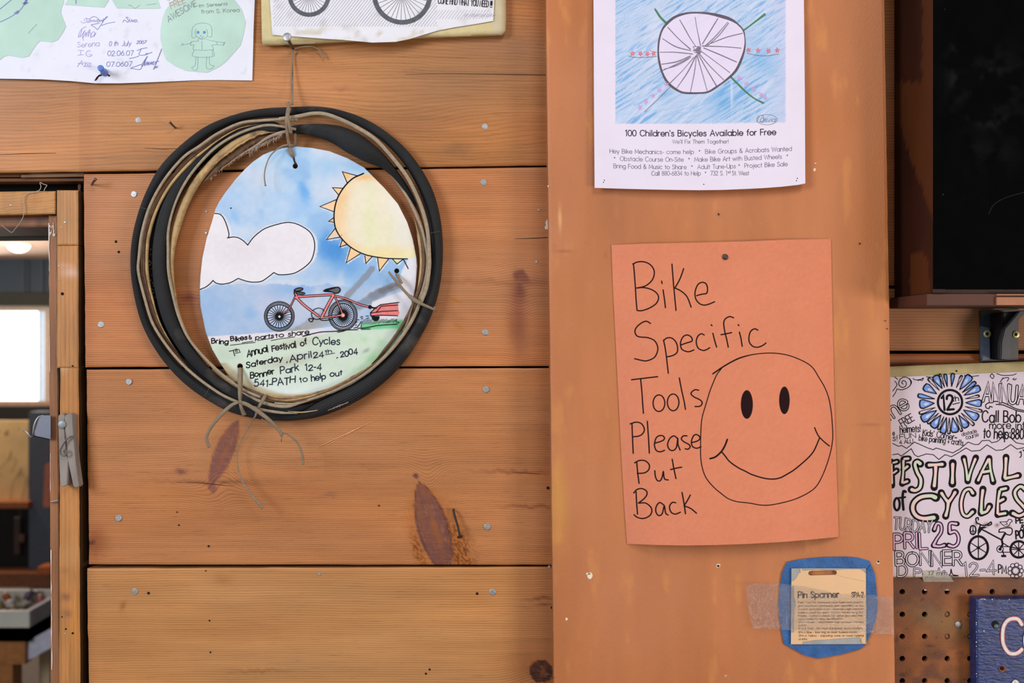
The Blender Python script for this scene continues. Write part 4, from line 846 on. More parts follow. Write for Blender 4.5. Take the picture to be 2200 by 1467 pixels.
text(pr_, 'FREE', 368, 19, 399, 6, 13, 1.1, .6, .1); text(pc, 'AWESOME', 362, 47, 424, 12, 13, 1.3, .6, .1)
text(pc, 'Im Sereena', 428, 16, 488, 11, 7, .8, .6); text(pc, 'from S. Korea', 433, 29, 514, 25, 8, .8, .6)
girl = Ink(yAc, .0002)
z = lambda t: Z(0, 0, 3.861, t)
for st in z("1590,300 1595,240 1620,205 1680,190 1740,205 1757,240 1755,300 1735,308 1722,300; 1590,300 1600,315 1620,310 1625,300; 1625,240 1618,275 1640,310 1675,325 1710,310 1722,275 1712,240; 1670,290 1662,300 1675,303; 1648,308 1668,322 1690,300; 1640,325 1645,340 1590,345 1575,360 1500,375; 1590,345 1580,375 1610,372 1610,412 1765,412 1757,375 1800,370 1790,345 1740,335 1710,325; 1790,345 1860,355 1850,372 1800,370; 1675,340 1675,412; 1610,412 1605,468 1765,468 1768,412; 1625,470 1618,540 1590,560 1600,575 1635,575 1642,470; 1715,470 1712,560 1750,570 1775,545 1740,535 1735,470; 1500,375 1520,365 1510,355; 1850,360 1865,350 1850,380; 1760,410 1762,460"): girl.stroke(st, .7)
eye = Ink(yAc, .00022)
for ex in (1642, 1695): eye.disc(ex / 3.861, 268 / 3.861, 3.0, 3.2); 
pen.build('signatures', M['pen'], sheetA, 'blue pen signatures and dates', True); pen2.build('signatures', M['pen2'], sheetA, 'violet pen signatures', True)
nav.build('map_line', M['pen'], sheetA, None, True); pc.build('pencil_writing', M['pencil'], sheetA, None, True); pr_.build('pencil_writing', M['pencil2'], sheetA); girl.build('figure_drawing', plain('teal_pencil', (122, 158, 178), .6), sheetA); eye.build('figure_eyes', plain('blue_eye', (96, 146, 206), .6), sheetA)
pp = empty('push_pin', P(224, 160, -.004), 'blue push pin holding the signed white poster', 'push pin')
b0 = P(225.5, 157, -.003); tip = P(216, 146, -.019); ax = Vector(tip) - Vector(b0); Lg = ax.length
lathe('pin_head', b0, ax, [(7.4 * S, 0), (8 * S, .0006), (7.6 * S, Lg * .3), (5.6 * S, Lg * .42), (5.4 * S, Lg * .8), (6.6 * S, Lg * .9), (6.4 * S, Lg), (4 * S, Lg + .0003)], M['bluepin'], pp)
lathe('pin_needle', b0, -ax, [(.0006, -.001), (.0005, .004)], M['steel'], pp, 8)

# ------------------------------------------------------------------ canvas board with bicycle print, top centre
cv = empty('canvas_board', P(820, 40, -.008), 'cream fabric-covered board carrying a bicycle print, above the hanging tyre', 'board')
ccol = lambda x, y: mixc(np.tile(np.array([208, 194, 148.]), (len(x), 1)) * (1 + .14 * (fbm(x / 60, y / 40, 44) - .5))[:, None], (198, 186, 160), ss(x, 1052, 1064) * .8)
sheet('fabric_cover', [(560, -60), (1086, -90), (1087, 40), (1086, 66), (1078, 76), (1040, 77), (900, 82), (760, 89), (640, 96), (566, 98), (563, 90)], lambda x, y: -.011 + .0045 * ss(np.asarray(y, float), 84 - (np.asarray(x) - 560) * .035, 100 - (np.asarray(x) - 560) * .038) + .004 * ss(np.asarray(x, float), 1076, 1088), M['board'], cv, 4, [], ccol, thick=.0008)
prism('board_core', [(563, -60), (1083, -85), (1083, 66), (1076, 73), (900, 79), (640, 93), (566, 95)], -.0055, .0050, plain('board_edge', (150, 132, 96), .9), cv, .0005)
yB = lambda x, y: -.0126 - .0020 * ss(np.asarray(y, float), 60, 86) * np.sin((np.asarray(x) - 560) / 120.) ** 2
def pbcol(x, y):
    c = np.tile(np.array([226, 226, 236.]), (len(x), 1)); m = ss(fbm(x / 22, y / 14, 54), .55, .75) * ss(y, 56, 70)
    c = mixc(c, (198, 190, 170), m * .7); return mixc(c, (186, 180, 172), .5 * ss(fbm(x / 30, y / 30, 57), .6, .8))
pb2 = sheet('bicycle_print', [(576, -60), (1064, -60), (1062, 0), (1059.5, 45), (1020, 52), (975, 59), (940, 66), (905, 76), (880, 84), (850, 90), (800, 91.5), (760, 88), (735, 85.5), (700, 83.5), (640, 79), (585, 75.5), (582, 30)], yB, M['paper'], None, 5, [], pbcol)
tag(pb2, 'black and white bicycle wheel print on paper, mounted on the cream board', 'print')
sp = Ink(yB, .00025); ln = Ink(yB, .0002)
def inw(x, y): return math.hypot(x - 664, y + 10) < 44 or math.hypot(x - 864, y + 11.7) < 62
for k in range(-10, 92):
    x0 = 585 + k * 6.6; y = 60.
    seg = []
    for j in range(22):
        yy = 60 - j * 3.2; xx = x0 + j * 3.2 * .78
        ok = 586 < xx < 1057 and not inw(xx, yy) and yy < (58 if xx < 940 else 44 - (xx - 940) * .03) and not (940 < xx and yy < 20)
        if ok: seg.append((xx, yy))
        else:
            if len(seg) > 1: ln.stroke([seg[0], seg[-1]], .9, False, caps=False)
            seg = []
    if len(seg) > 1: ln.stroke([seg[0], seg[-1]], .9, False, caps=False)
for cx, cy, R, t in ((664, -10, 46, 9), (864, -11.7, 64.5, 10)):
    wh = Ink(yB, .0004); wh.stroke([(cx + (R - t / 2) * math.cos(a * pi / 30), cy + (R - t / 2) * math.sin(a * pi / 30)) for a in range(60)], t, closed=True); wh.build('wheel_ring', M['printgrey'], pb2)
    for i in range(32): a = i * pi / 16 + .05; sp.stroke([(cx, cy), (cx + (R - t) * math.cos(a), cy + (R - t) * math.sin(a))], .8, False)
for i in range(14): ln.stroke([(997 + i * 4.6, 35 + (i % 3)), (1002 + i * 4.6, 29 + (i % 3))], 1.2, False)
ln.build('print_hatching', M['printline'], pb2, None, True); sp.build('wheel_spokes', M['printgrey'], pb2, None, True)
tx = Ink(yB, .0004); text(tx, 'COME FIND WHAT YOU NEED !!!', 941, 7.5, 1057, 15.5, 13, 1.5); tx.build('lettering', M['toner'], pb2)
sc = prism('paper_scrap', [(1176, -60), (1182, -60), (1182, 74), (1177, 70), (1175, 60), (1176.5, 20)], -.004, .0005, plain('sage_paper', (176, 182, 148), .8)); tag(sc, 'sliver of sage green paper poking out beside the column, at the top', 'paper')
sc = prism('paper_scrap', [(1190, 456), (1179, 459), (1176, 470), (1171.5, 478), (1173, 483), (1170, 488), (1171.5, 492.5), (1190, 492.5)], -.003, .0005, plain('pale_paper', (204, 200, 184), .8)); tag(sc, 'torn pale paper corner poking out beside the column, mid height', 'paper')

# ------------------------------------------------------------------ nails and screws in the planks
def nail(px, py, r, label, mat='steel', y=0, rnd=0):
    R = r * S
    o = lathe('nail', P(px, py, y + .0002), (rnd * .06, -1, rnd * .05), [(R * .35, -.006), (R * .35, -.0002), (R, 0), (R, .0006), (R * .88, .0009), (R * .5, .0009), (R * .1, .00095)], M[mat], None, 14, False)
    return tag(o, label, 'nail', 'nail heads in the plank wall')
NL = [(297, 258, 6.6, 'flat grey nail head in the top plank, left of the tyre'), (288, 417, 7, 'round nail head near the left end of the second plank, beside the tyre'),
 (217, 697, 7, 'bright nail head at the far left of the second plank'), (277, 820, 7, 'hexagonal-looking nail head at the top left of the third plank'),
 (255, 1112.5, 7, 'shiny nail head at the lower left of the third plank'), (290, 1270.5, 7, 'scratched nail head at the left of the lowest plank'),
 (1042, 271.5, 6.8, 'grey nail head in the top plank, right of the tyre'), (1039, 391.5, 7, 'scratched nail head at the upper right of the second plank'),
 (1043, 713.5, 7, 'nail head at the lower right of the second plank'), (1044, 836.5, 7, 'nail head at the upper right of the third plank'),
 (1047, 1131, 7.2, 'bright nail head right of the black bent nail'), (1058, 1272, 7.2, 'bright nail head at the right of the lowest plank'),
 (1157.5, 451, 2.6, 'tiny shiny brad near the column above the plank split'), (1152.5, 562, 3, 'tiny brad near the column, above the knot'),
 (443.5, 454.5, 2.8, 'tiny brad inside the tyre, upper of two beside the egg-shaped sign'), (443.5, 500.5, 3, 'tiny brad inside the tyre, lower of two beside the egg-shaped sign'),
 (686, 1233, 3.4, 'tiny pale pin hole plug near the top of the lowest plank'), (1180, 1217, 3, 'tiny brad in the seam by the column')]
for i, (a, b, c, d) in enumerate(NL): nail(a, b, c, d, rnd=(-1) ** i)
def rod(name, pts, mat, label, cat='nail'):
    o = sweep(name, pts, M[mat], None, 8, seg=2); return tag(o, label, cat)
rod('finish_nail', [(364, 262, -.012, 3.4), (366, 263.5, -.0115, 2.4), (372, 270, -.006, 2.2), (380, 277, .002, 2.2)], 'steeld', 'thin slanting finishing nail in the top plank, left of the tyre')
rod('finish_nail', [(206, 384, -.013, 3.4), (203.5, 387.5, -.012, 2.6), (200, 392, -.007, 2.4), (196, 398, .002, 2)], 'steeld', 'thin slanting finishing nail at the top left corner of the second plank')
bn = empty('bent_nail', P(983, 1125, -.004), 'black rusty bent nail beside the long dark knot', 'nail')
sweep('shank', [(974, 1093, .002, 2.2), (974.5, 1098, -.004, 2.4), (978, 1112, -.006, 2.4), (984, 1132, -.008, 2.4), (988, 1151, -.010, 2.4)], M['rust'], bn)
lathe('head', P(988, 1152, -.010), (.25, -.55, -.85), [(6.3 * S, 0), (6.5 * S, .0008), (3 * S, .0014)], M['rust'], bn, 12)
bg = empty('long_nail', P(622, 95, -.01), 'long grey nail driven in below the canvas board, holding the cord', 'nail')
sweep('shank', [(630.5, 108, .004, 3.0), (628, 103, -.004, 3.2), (621, 88, -.020, 3.6), (617.5, 81, -.027, 3.9)], M['steeld'], bg, 10)
lathe('head', P(617, 80, -.0275), (-.10, -1, .13), [(9.2 * S, 0), (9.3 * S, .0008), (8.2 * S, .0013), (2 * S, .0014)], M['steel'], bg, 24)

# ------------------------------------------------------------------ clothespin, hook, staple, thread
cp = empty('clothespin', P(148, 965, -.008), 'grey weathered wooden clothespin nailed to the door frame', 'clothespin')
zc = lambda t: Z(0, 760, 3.667, t)[0]
prism('pin_half', zc("458,490 472,474 492,470 506,478 514,492 506,560 512,640 520,740 540,830 538,920 531,1035 485,1052 472,1000 466,880 463,700 458,560"), -.014, .009, M['grain'], cp, .0007)
prism('pin_half', zc("506,495 520,480 560,468 573,480 578,600 588,720 600,850 626,1040 618,1050 592,1056 576,1040 530,830 524,700 511,600"), -.015, .010, M['grain'], cp, .0007)
sweep('spring', [(158.5, 937, -.0165, 1.6), (150, 939, -.018, 1.6), (143, 944, -.018, 1.6), (135, 955, -.018, 1.7), (130, 966, -.018, 1.7), (131, 975, -.018, 1.7), (137, 979, -.0185, 1.7), (143, 976, -.019, 1.6), (143.5, 969, -.019, 1.5), (139, 966, -.019, 1.4), (137, 970, -.019, 1.3), (139, 972, -.019, 1.2)], M['steeld'], cp, 8, seg=1)
nh = lathe('nail_head', P(133.5, 911.5, -.0152), (0, -1, 0), [(2 * S, -.012), (2 * S, 0), (8.6 * S, 0), (8.6 * S, .0006), (7 * S, .0011), (1 * S, .0012)], plain('nail_bluegrey', (150, 156, 164), .5, metal=.4), cp, 20)
hk = empty('metal_hook', P(80, 920, .01), 'bent steel plate hook fixed to the door frame above the clothespin', 'hook')
zh = lambda t: Z(0, 860, 5.87, t)[0]
prism('hook_plate', zh("430,440 440,350 462,270 490,220 530,194 570,188 640,190 640,490 520,462 430,445"), -.001, .0015, plain('hook_steel', (126, 128, 142), .4, metal=.5), hk, .0002)
sweep('plate_flange', [(70.5, 934, .0, 1.6), (72.5, 918, -.002, 1.8), (77, 904, -.002, 1.8), (84, 895, -.001, 1.4), (94, 892, .0, 1.0)], M['steel'], hk, 8)
sweep('hook_wire', [(50, 925.4, -.004, 1.7), (55, 926, -.005, 1.7), (59, 929, -.006, 1.7), (62, 934.5, -.006, 1.8), (66, 938.5, -.004, 1.8), (70.5, 936, -.001, 1.5)], M['steel'], hk, 8)
sweep('bottom_lip', [(72, 936.5, .0, 1.0), (90, 940, .0, 1.1), (106, 943.5, .0, 1.1)], M['dark'], hk, 6)
rod('staple', [(108.5, 1079, .003, 1.2), (109, 1078, .0006, 1.2), (117, 1076, .0002, 1.2), (126, 1074.5, .0010, 1.2)], 'steel', 'single wire staple in the door frame below the clothespin', 'staple')
th = rod('thread', [(94, 412, -.004, .8), (97, 404, -.005, .8), (101, 398, -.006, .8), (94, 396, -.006, .7), (86, 392, -.006, .8), (88, 401, -.005, .8), (84, 409, -.005, .8), (70, 413, -.004, .7), (56, 416, -.004, .7), (50, 430, -.004, .6), (52, 450, -.004, .6), (48, 470, -.004, .6), (30, 495, -.002, .6), (24, 499, -.002, .6), (14, 492, -.002, .5), (4, 484, -.002, .5)], 'steel', 'pale tangled thread hanging over the door header', 'thread')
th.data.materials[0] = plain('grey_thread', (176, 164, 150), .8)
# ================================================================== hanging folded tyre
CX, CY = 617.0, 566.0
def polar(pts):
    a = np.array([math.degrees(math.atan2(x - CX, -(y - CY))) % 360 for x, y in pts]); r = np.array([math.hypot(x - CX, y - CY) for x, y in pts])
    a = np.degrees(np.unwrap(np.radians(a))); 
    if a[-1] < a[0]: a, r = a[::-1], r[::-1]
    return a, r
def rf(pts, closed=False, sm=6):
    a, r = polar(pts)
    def f(q):
        q = np.asarray(q, float)
        if closed:
            o = np.argsort(a % 360); aa = (a % 360)[o]; r_ = r[o]; aa = np.r_[aa - 360, aa, aa + 360]; r3 = np.r_[r_, r_, r_]
            g = lambda t: np.interp(t % 360, aa, r3)
        else:
            off = 360 * round((a.mean() - q.mean()) / 360); g = lambda t: np.interp(t + off, a, r)
        return (g(q - sm) + 2 * g(q - sm / 2) + 2 * g(q) + 2 * g(q + sm / 2) + g(q + sm)) / 8
    return f
A_out = [(613.5,231),(491,250.5),(442,271),(393,308),(343.6,357),(319,401),(294.5,465),(281,536),(281,584.5),(289.6,641),(304,695),(331,746.5),(361,788),(397.6,825),(442,857),(491,884),(535,896),(589,903.6),(640,902.5),(683.6,896),(747,871.7),(806,837),(855,793),(899.6,729),(926.6,678),(946,609),(951,560),(951,517),(946,468),(929,406),(904.5,362),(880,328),(843,293.4),(782,254),(733,237),(696,229.6),(650,229)][::-1]
A_in = [(613.5,252),(515,260),(466,281),(417,315.5),(375.5,355),(343.6,396.5),(319,443),(302,504.5),(294.5,553.5),(294.5,584.5),(307,641),(321.5,692.5),(343.6,732),(373,771),(407.4,803),(454,837),(491,857),(515,867),(564.5,881.5),(613.5,890),(640,884),(696,854),(745,830),(794,800.5),(843,756),(880,707),(904.5,653),(919,609),(926.6,560),(924,504.5),(919,468),(909,431),(891.6,391.6),(868,352),(831,310.6),(782,276),(720,247),(696,241.4),(650,246)][::-1]
fAo, fAi = rf(A_out, True, 4), rf(A_in, True, 4)
tyre = empty('folded_tyre', P(CX, CY, -.012), 'narrow black bicycle tyre coiled into a double ring and hung on the plank wall', 'tyre')
def band(name, fo, fi, a0, a1, y0, h, mat, ribs=0, nseg=None, nv=None, taper=6, back=.006, parent=tyre, yvar=None, rough=0):
    full = abs(a1 - a0 - 360) < .01
    nseg = nseg or int((a1 - a0) * 1.4); nv = nv or (ribs * 6 + 1 if ribs else 12)
    an = np.linspace(a0, a1, nseg + 1)[: -1 if full else None]; V = []; F = []
    ro, ri = fo(an), fi(an)
    if not full and taper:
        t = np.clip(np.minimum(an - a0, a1 - an) / taper, .04, 1); mid = (ro + ri) / 2; ro = mid + (ro - mid) * t; ri = mid + (ri - mid) * t
    v = np.linspace(0, 1, nv); prof = np.sin(pi * (v * .94 + .03)) ** .62
    ribp = (np.abs(np.sin(pi * v * ribs)) ** .45 - 1) * .00085 if ribs else 0 * v
    for i, a in enumerate(an):
        ca, sa = math.sin(math.radians(a)), -math.cos(math.radians(a)); yy = y0 + (yvar(a) if yvar else 0)
        rn = (fbm(np.array([a * .9]), np.array([ri[i] / 3.]), 3)[0] - .5) * rough
        r = ri[i] + (ro[i] - ri[i]) * v + rn
        hh = min(h, abs(ro[i] - ri[i]) * S * .55 + .001)
        dep = yy - hh * prof - ribp * (1 if abs(ro[i] - ri[i]) > 6 else 0)
        q = PA(CX + ca * r, CY + sa * r, dep); V += q.tolist()
        V += [P(CX + ca * r[-1], CY + sa * r[-1], yy + back), P(CX + ca * r[0], CY + sa * r[0], yy + back)]
    m = nv + 2; n = len(an)
    for i in range(n if full else n - 1):
        j = (i + 1) % n
        for k in range(m):
            l = (k + 1) % m; F.append((i * m + k, i * m + l, j * m + l, j * m + k)) 
    if not full: F += [tuple(range(m))[::-1], tuple((n - 1) * m + k for k in range(m))]
    o = mk(name, V, F, mat, parent, True)
    bm = bmesh.new(); bm.from_mesh(o.data); bmesh.ops.recalc_face_normals(bm, faces=bm.faces); bm.to_mesh(o.data); bm.free()
    return o
# outer loop of ribbed tread
band('tread', fAo, fAi, 0, 360, -.008, .010, M['rubber'], ribs=8, nseg=420, back=.007, parent=tyre)['label'] = 'outer loop of ribbed black tread'
# inner loop of tread: left side, from the top tie anticlockwise to the bottom
B_out = [(627,271),(600,262),(577,261),(515,277),(466,307),(417,343.5),(373,391.6),(343.6,450.5),(331,504),(327,568),(336,641),(353,697),(378,741.6),(407.4,781),(454,822),(500,858),(545,874),(589,885),(613.5,889),(650,884),(700,860)][::-1]
B_in = [(640,293),(610,290),(577,285),(552,284),(515,298),(478.6,316),(442,343.5),(407.4,386.7),(380,443),(366,492),(359.6,553.6),(358,575),(368,628.7),(380,678),(402.5,727),(429.5,763.7),(466,805),(515,837),(564.5,862),(613.5,874),(650,868),(700,846)][::-1]
band('tread', rf(B_out, sm=3), rf(B_in, sm=3), 168, 361, -.011, .011, M['rubber'], ribs=9, back=.008)['label'] = 'inner loop of tread, left side'
B2_out = [(600,266),(627,270),(684,266),(733,271),(769.5,286),(818.6,325),(855,369.5),(887,418.6),(909,480),(920,530),(924,570),(921,610)]
B2_in = [(600,288),(630,288),(671,291),(715.5,308),(745,328),(782,347),(818.6,360),(845.6,382),(875,418.6),(904.5,470),(917,529),(922,570),(919,610)]
band('tread', rf(B2_out, sm=2), rf(B2_in, sm=2), -3, 100, -.010, .014, M['rubber'], ribs=13, nv=90, back=.008, yvar=lambda a: -.003 * math.exp(-((a - 30) / 25) ** 2))['label'] = 'inner loop of tread, flattened and twisted at the upper right'
# dark hollow behind the strips on the left
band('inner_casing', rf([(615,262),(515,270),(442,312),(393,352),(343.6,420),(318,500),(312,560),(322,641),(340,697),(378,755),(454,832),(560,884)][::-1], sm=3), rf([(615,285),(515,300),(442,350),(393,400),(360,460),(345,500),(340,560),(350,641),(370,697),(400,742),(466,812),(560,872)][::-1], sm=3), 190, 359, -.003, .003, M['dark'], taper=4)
# bead strips
def bead(pts, w, y, mat='bead', name='bead', closed=False, flat=.7, label=None):
    w = w * (.84 if mat == 'bead' else 1)
    o = sweep(name, [(p[0], p[1], y if len(p) < 3 else p[2], w if len(p) < 4 else p[3]) for p in pts], M[mat], tyre, 10, flat, closed, seg=3.5)
    if label: o['label'] = label
    return o
bead([(640,257),(613,256),(560,259),(515,265),(466,288),(430,313),(393,347-8),(352,388),(322,443),(305,500),(298.5,553),(297.5,585),(311,641),(327,692),(352,734),(385,775),(424,811),(472,845),(510,863),(560,879),(600,886,-.018,3),(640,888,-.0165,.8)], 3.6, -.0185)
bead([(600,256),(640,250),(672,244),(700,245.5),(735,258),(769,275),(806,299),(840,335),(872,376),(895,419),(911,462),(919,500),(922,545),(922,575),(916,618),(902,655)], 5.0, -.0195)
bead([(636,278),(600,271),(565,270),(515,286),(470,312),(435,344),(402,386),(376,437),(362,492),(357+4,545),(362,585),(371,632),(384,680),(405,726),(440,769),(482,808),(525,838),(560,853)], 3.4, -.0180)
bead([(838,374,-.006,1.2),(860,401,-.010,2.4),(882,436,-.015,3.2),(904.5,487,-.017,3.4),(915,529,-.017,3.4),(919,560,-.017,3.2),(913,605,-.017,3.0),(897,652,-.0165,2)], 3.2, -.0170)
bead([(915,600),(900,655),(876,704),(839,753),(791,797),(743,826),(694,848),(646,864),(613,873),(570,866,-.0165,4),(530,848,-.0155,2.4),(505,834,-.0130,1.2)], 4.6, -.0165)
bead([(590,868-2),(640,866),(700,846)], 2.4, -.0175)
bead([(618,883.5,-.0165,.6),(650,885.5,-.0175,1.4),(690,880,-.017,.6)], 1.4, -.0170, 'tan', 'tan_line')
# gum sidewalls
def gum(o, i, a0, a1, y, h, mat='tan', rough=0, taper=8, name='sidewall'): return band(name, rf(o, sm=2), rf(i, sm=2), a0, a1, y, h, M[mat], back=.006, taper=taper, rough=rough)
T1o = [(613,259),(560,262),(515,268),(442,308),(393,348),(356,397),(326,444),(308,494),(303,554),(303,585),(317,641),(334,693),(361,737),(397.6,778),(442,816)][::-1]
T1m = [(613,263),(560,265),(515,273),(442,318),(393,360),(352,412),(328,462),(314,510),(312,554),(312,585),(325,641),(341,693),(366,737),(400,778),(443,818)][::-1]
T1i = [(613,266),(560,268),(515,277),(442,326),(400,364),(366,405),(340,452),(324,504),(319,554),(320,585),(330,641),(345,693),(369,737),(402,778),(444,820)][::-1]
gum(T1o, T1m, 228, 350, -.0125, .003, 'brown'); gum(T1m, T1i, 230, 352, -.0135, .0035)
T2o = [(628,276),(590,274),(552,279),(515,292),(479,317),(442,353),(409,395),(385,445),(368,500),(362,560),(364,585),(374,632),(386,680),(408,728),(436,766),(470,806),(517,839),(566,860),(614,868),(650,862),(696,848),(743,826),(791,797),(836,752),(872,704),(897,650),(906,606),(909,560),(905,505),(890,465)][::-1]
T2i = [(628,284),(590,284),(552,292),(515,312),(479,340),(445,376),(413,425),(392,480),(378,530),(373.5,566),(374,585),(379,632),(390,683),(410,729),(449,781),(493,811),(530,834),(590,850),(614,851),(683,845),(733,829),(782,802),(819,773),(855,734),(880,685),(893,635),(900,590),(902,560),(897,515),(888,470)][::-1]
band('sidewall', rf(T2o, sm=2), rf(T2i, sm=2), 68, 358, -.0125, .0045, M['tan'], back=.005, taper=10)['label'] = 'inner gum sidewall lip'
T3o = [(500,818),(530,838),(590,860),(640,860),(700,843),(760,815),(820,768)][::-1]; T3i = [(500,812),(530,831),(590,853),(640,853),(700,837),(760,809),(820,764)][::-1]
gum(T3o, T3i, 132, 204, -.0165, .002, 'brown', rough=1); 
gum([(560,853),(590,860),(614,863),(650,858),(700,842)][::-1], [(560,850),(590,856),(614,858.5),(650,853),(700,838)][::-1], 158, 190, -.0178, .0015, 'tan')
T4o = [(880,430),(903,490),(914,545),(911,595),(893,650),(865,702),(830,750),(784,797)]; T4i = [(880,426),(898,487),(907,540),(905,590),(887,645),(861,697),(827,745),(781,793)]
gum(T4o, T4i, 66, 140, -.0158, .0025, 'brown', rough=1)
bead([(462,790,-.012,1.0),(500,822),(530,839),(565,850),(614,856),(660,852),(710,838),(760,812),(812,773,-.012,1.0)], 2.6, -.0168, 'tan', 'sidewall_lip')
bead([(486,806,-.011,1.0),(528,834),(570,847),(614,851),(668,846),(722,828),(780,795,-.012,1.0)], 2.2, -.0160, 'tan', 'sidewall_lip')
bead([(500,826,-.012,1.0),(540,848),(575,858),(620,862),(670,858),(716,842,-.013,1.0)], 2.0, -.0172, 'brown', 'sidewall_lip')
# frayed inner edge at the upper left
F1o = [(620,284),(590,281),(552,289),(515,310),(479,337),(447,372),(425,402)][::-1]; F1i = [(620,293),(600,297),(577,300),(552,309),(515,334),(479,360),(452,383),(428,405)][::-1]
gum(F1o, F1i, 309, 359, -.0100, .003, 'brown', rough=5)
F2o = [(600,281),(560,284),(530,299),(500,319),(470,343)][::-1]; F2i = [(600,287),(560,290),(530,305),(500,325),(470,348)][::-1]
gum(F2o, F2i, 316, 356, -.0150, .002, 'tan', rough=4)
bead([(628,280,-.0175,3.2),(600,286,-.017,3.6),(575,296,-.016,3.2),(548,314,-.014,2.4),(515,334,-.011,1.6),(480,360,-.010,1.4),(446,383,-.009,1.0)], 3, -.016, 'fray', 'frayed_edge')
rr = random.Random(31); V = []; F = []
def hair(px, py, a, l, w, y):
    b = len(V); x1, y1 = px + math.cos(a) * l * .5, py + math.sin(a) * l * .5; a2 = a + rr.uniform(-.5, .5); x2, y2 = x1 + math.cos(a2) * l * .5, y1 + math.sin(a2) * l * .5
    nx, ny = -math.sin(a) * w / 2, math.cos(a) * w / 2
    for (x, y_, k, d) in ((px, py, 1, 0), (x1, y1, .8, -.001), (x2, y2, .3, -.0015)): V.extend([P(x + nx * k, y_ + ny * k, y + d), P(x - nx * k, y_ - ny * k, y + d)])
    F.extend([(b, b + 1, b + 3, b + 2), (b + 2, b + 3, b + 5, b + 4)])
path = [(606, 288), (585, 300), (560, 312), (535, 327), (510, 340), (480, 362), (450, 384)]
for i in range(150):
    k = rr.random() ** 1.6 * 5.99; j = int(k); t = k - j; x = path[j][0] * (1 - t) + path[j + 1][0] * t; y = path[j][1] * (1 - t) + path[j + 1][1] * t
    hair(x + rr.uniform(-3, 3), y + rr.uniform(-4, 1), rr.uniform(1.6, 2.9), rr.uniform(4, 13) * (1.2 if k < 3 else .6), rr.uniform(.6, 1.5), -.012 - rr.random() * .006)
for i in range(70):
    a = rr.uniform(255, 305); r = rr.uniform(276, 296); x = CX + math.sin(math.radians(a)) * r; y = CY - math.cos(math.radians(a)) * r
    hair(x, y, rr.uniform(0, 6.28), rr.uniform(3, 8), .8, -.010)
o = mk('loose_threads', V, F, M['fray'], tyre); tag(o, kind='stuff')
# printed scuff label on the lower right of the tread
ik = Ink(lambda x, y: 0 * x - .0190, .0002)
for i in range(7): ik.stroke([(705 + i * 6, 881.5 - i * 2.4, rr.uniform(1, 4)), (709 + i * 6 + rr.uniform(0, 3), 878.5 - i * 2.4, rr.uniform(1, 3))], smooth=False)
ik.build('scuffed_lettering', plain('pale_scuff', (120, 110, 98), .8, var=.3, scale=400), tyre)
for (a, r0, r1) in [(291, 318, 338), (212, 316, 336), (78, 308, 335)]:
    ik = Ink(lambda x, y: 0 * x - .0186, .0003); s_, c_ = math.sin(math.radians(a)), -math.cos(math.radians(a))
    ik.stroke([(CX + s_ * r0, CY + c_ * r0), (CX + s_ * (r0 + r1) / 2 + .6, CY + c_ * (r0 + r1) / 2), (CX + s_ * r1, CY + c_ * r1)], .8); ik.build('mould_line', plain('mould_grey', (70, 70, 72), .8), tyre)

# ------------------------------------------------------------------ egg-shaped painted sign inside the tyre
EGG = [(635.7,315),(607,318.5),(581,326),(565,333),(543.5,348),(526,364),(506,386),(485,413),(471,434),(463,450),(455,479),(444,513),(435,555),(431,592),(429.5,624),(431,658),(442,712),(456.5,751),(474,781),(491,807),(506,828),(528,846),(560,858),(601,864),(659,860),(714,845),(757,825),(795,800),(828,770),(850,741.6),(868,717),(882,678),(888,641),(893.4,609),(896,572),(894.6,553.6),(887,514),(875,477.5),(855,438),(826,404),(801,379),(782,359.7),(747,340),(708,325),(671,318)]
yE = lambda x, y: -.0095 - .0012 * np.cos((np.asarray(x) - 660) / 150.) + .0015 * ss(np.asarray(x, float), 850, 896) * np.sin(np.asarray(y) / 26.) - .002 * ss(-np.asarray(y, float), -420, -320)
CLOUD = [(420, 458)] + [tuple(p) for p in cr([(463,458.4),(472,460),(480,468),(487,484),(491.7,502)])] + [tuple(p) for p in cr([(490,511),(502,509),(513,511.5),(523,517),(532,526)])] + [tuple(p) for p in cr([(532,526),(543,511),(558,498.5),(572,489.7),(597,482),(616,478),(632,479.5),(650,487),(666,498.5),(674,513),(676.5,529),(674,544.7),(668,560),(656.6,572),(639,583),(625,589),(610,590),(590,588)])] + [tuple(p) for p in cr([(588.5,585.3),(577,594),(562,604),(545,606),(530,604),(511.7,598)])] + [tuple(p) for p in cr([(511.7,598),(495.8,606.6),(480,610),(466,608.6),(457.5,602.7)])] + [tuple(p) for p in cr([(457.5,602.3),(451.6,609),(442,616.4),(429,621.8)])] + [(415, 620)]
SUNARC = cr([(781,372.5),(757,384),(737.6,404),(724,428.4),(718,455.4),(719,482.4),(726.6,502),(742.5,521.6),(762,536.4),(786.7,547.4),(818.6,553.5),(845.6,555.5),(875.5,556)])
SUN = [tuple(p) for p in SUNARC] + [(893, 552), (893, 510), (875, 470), (850, 430), (820, 396), (797, 376)]
zr = lambda t: Z(610, 210, 4.075, t)
RAYS = zr("645,683 512,648 555,748; 520,792 425,787 478,850; 462,890 315,952 440,998; 435,1050 390,1082 440,1090; 447,1145 372,1240 492,1220; 510,1245 490,1305 550,1285; 585,1305 545,1443 668,1365; 708,1385 718,1450 772,1390; 820,1400 835,1516 915,1412; 950,1412 990,1455 1045,1412")
RAYS.append([(866.5, 556.5), (877, 577)])
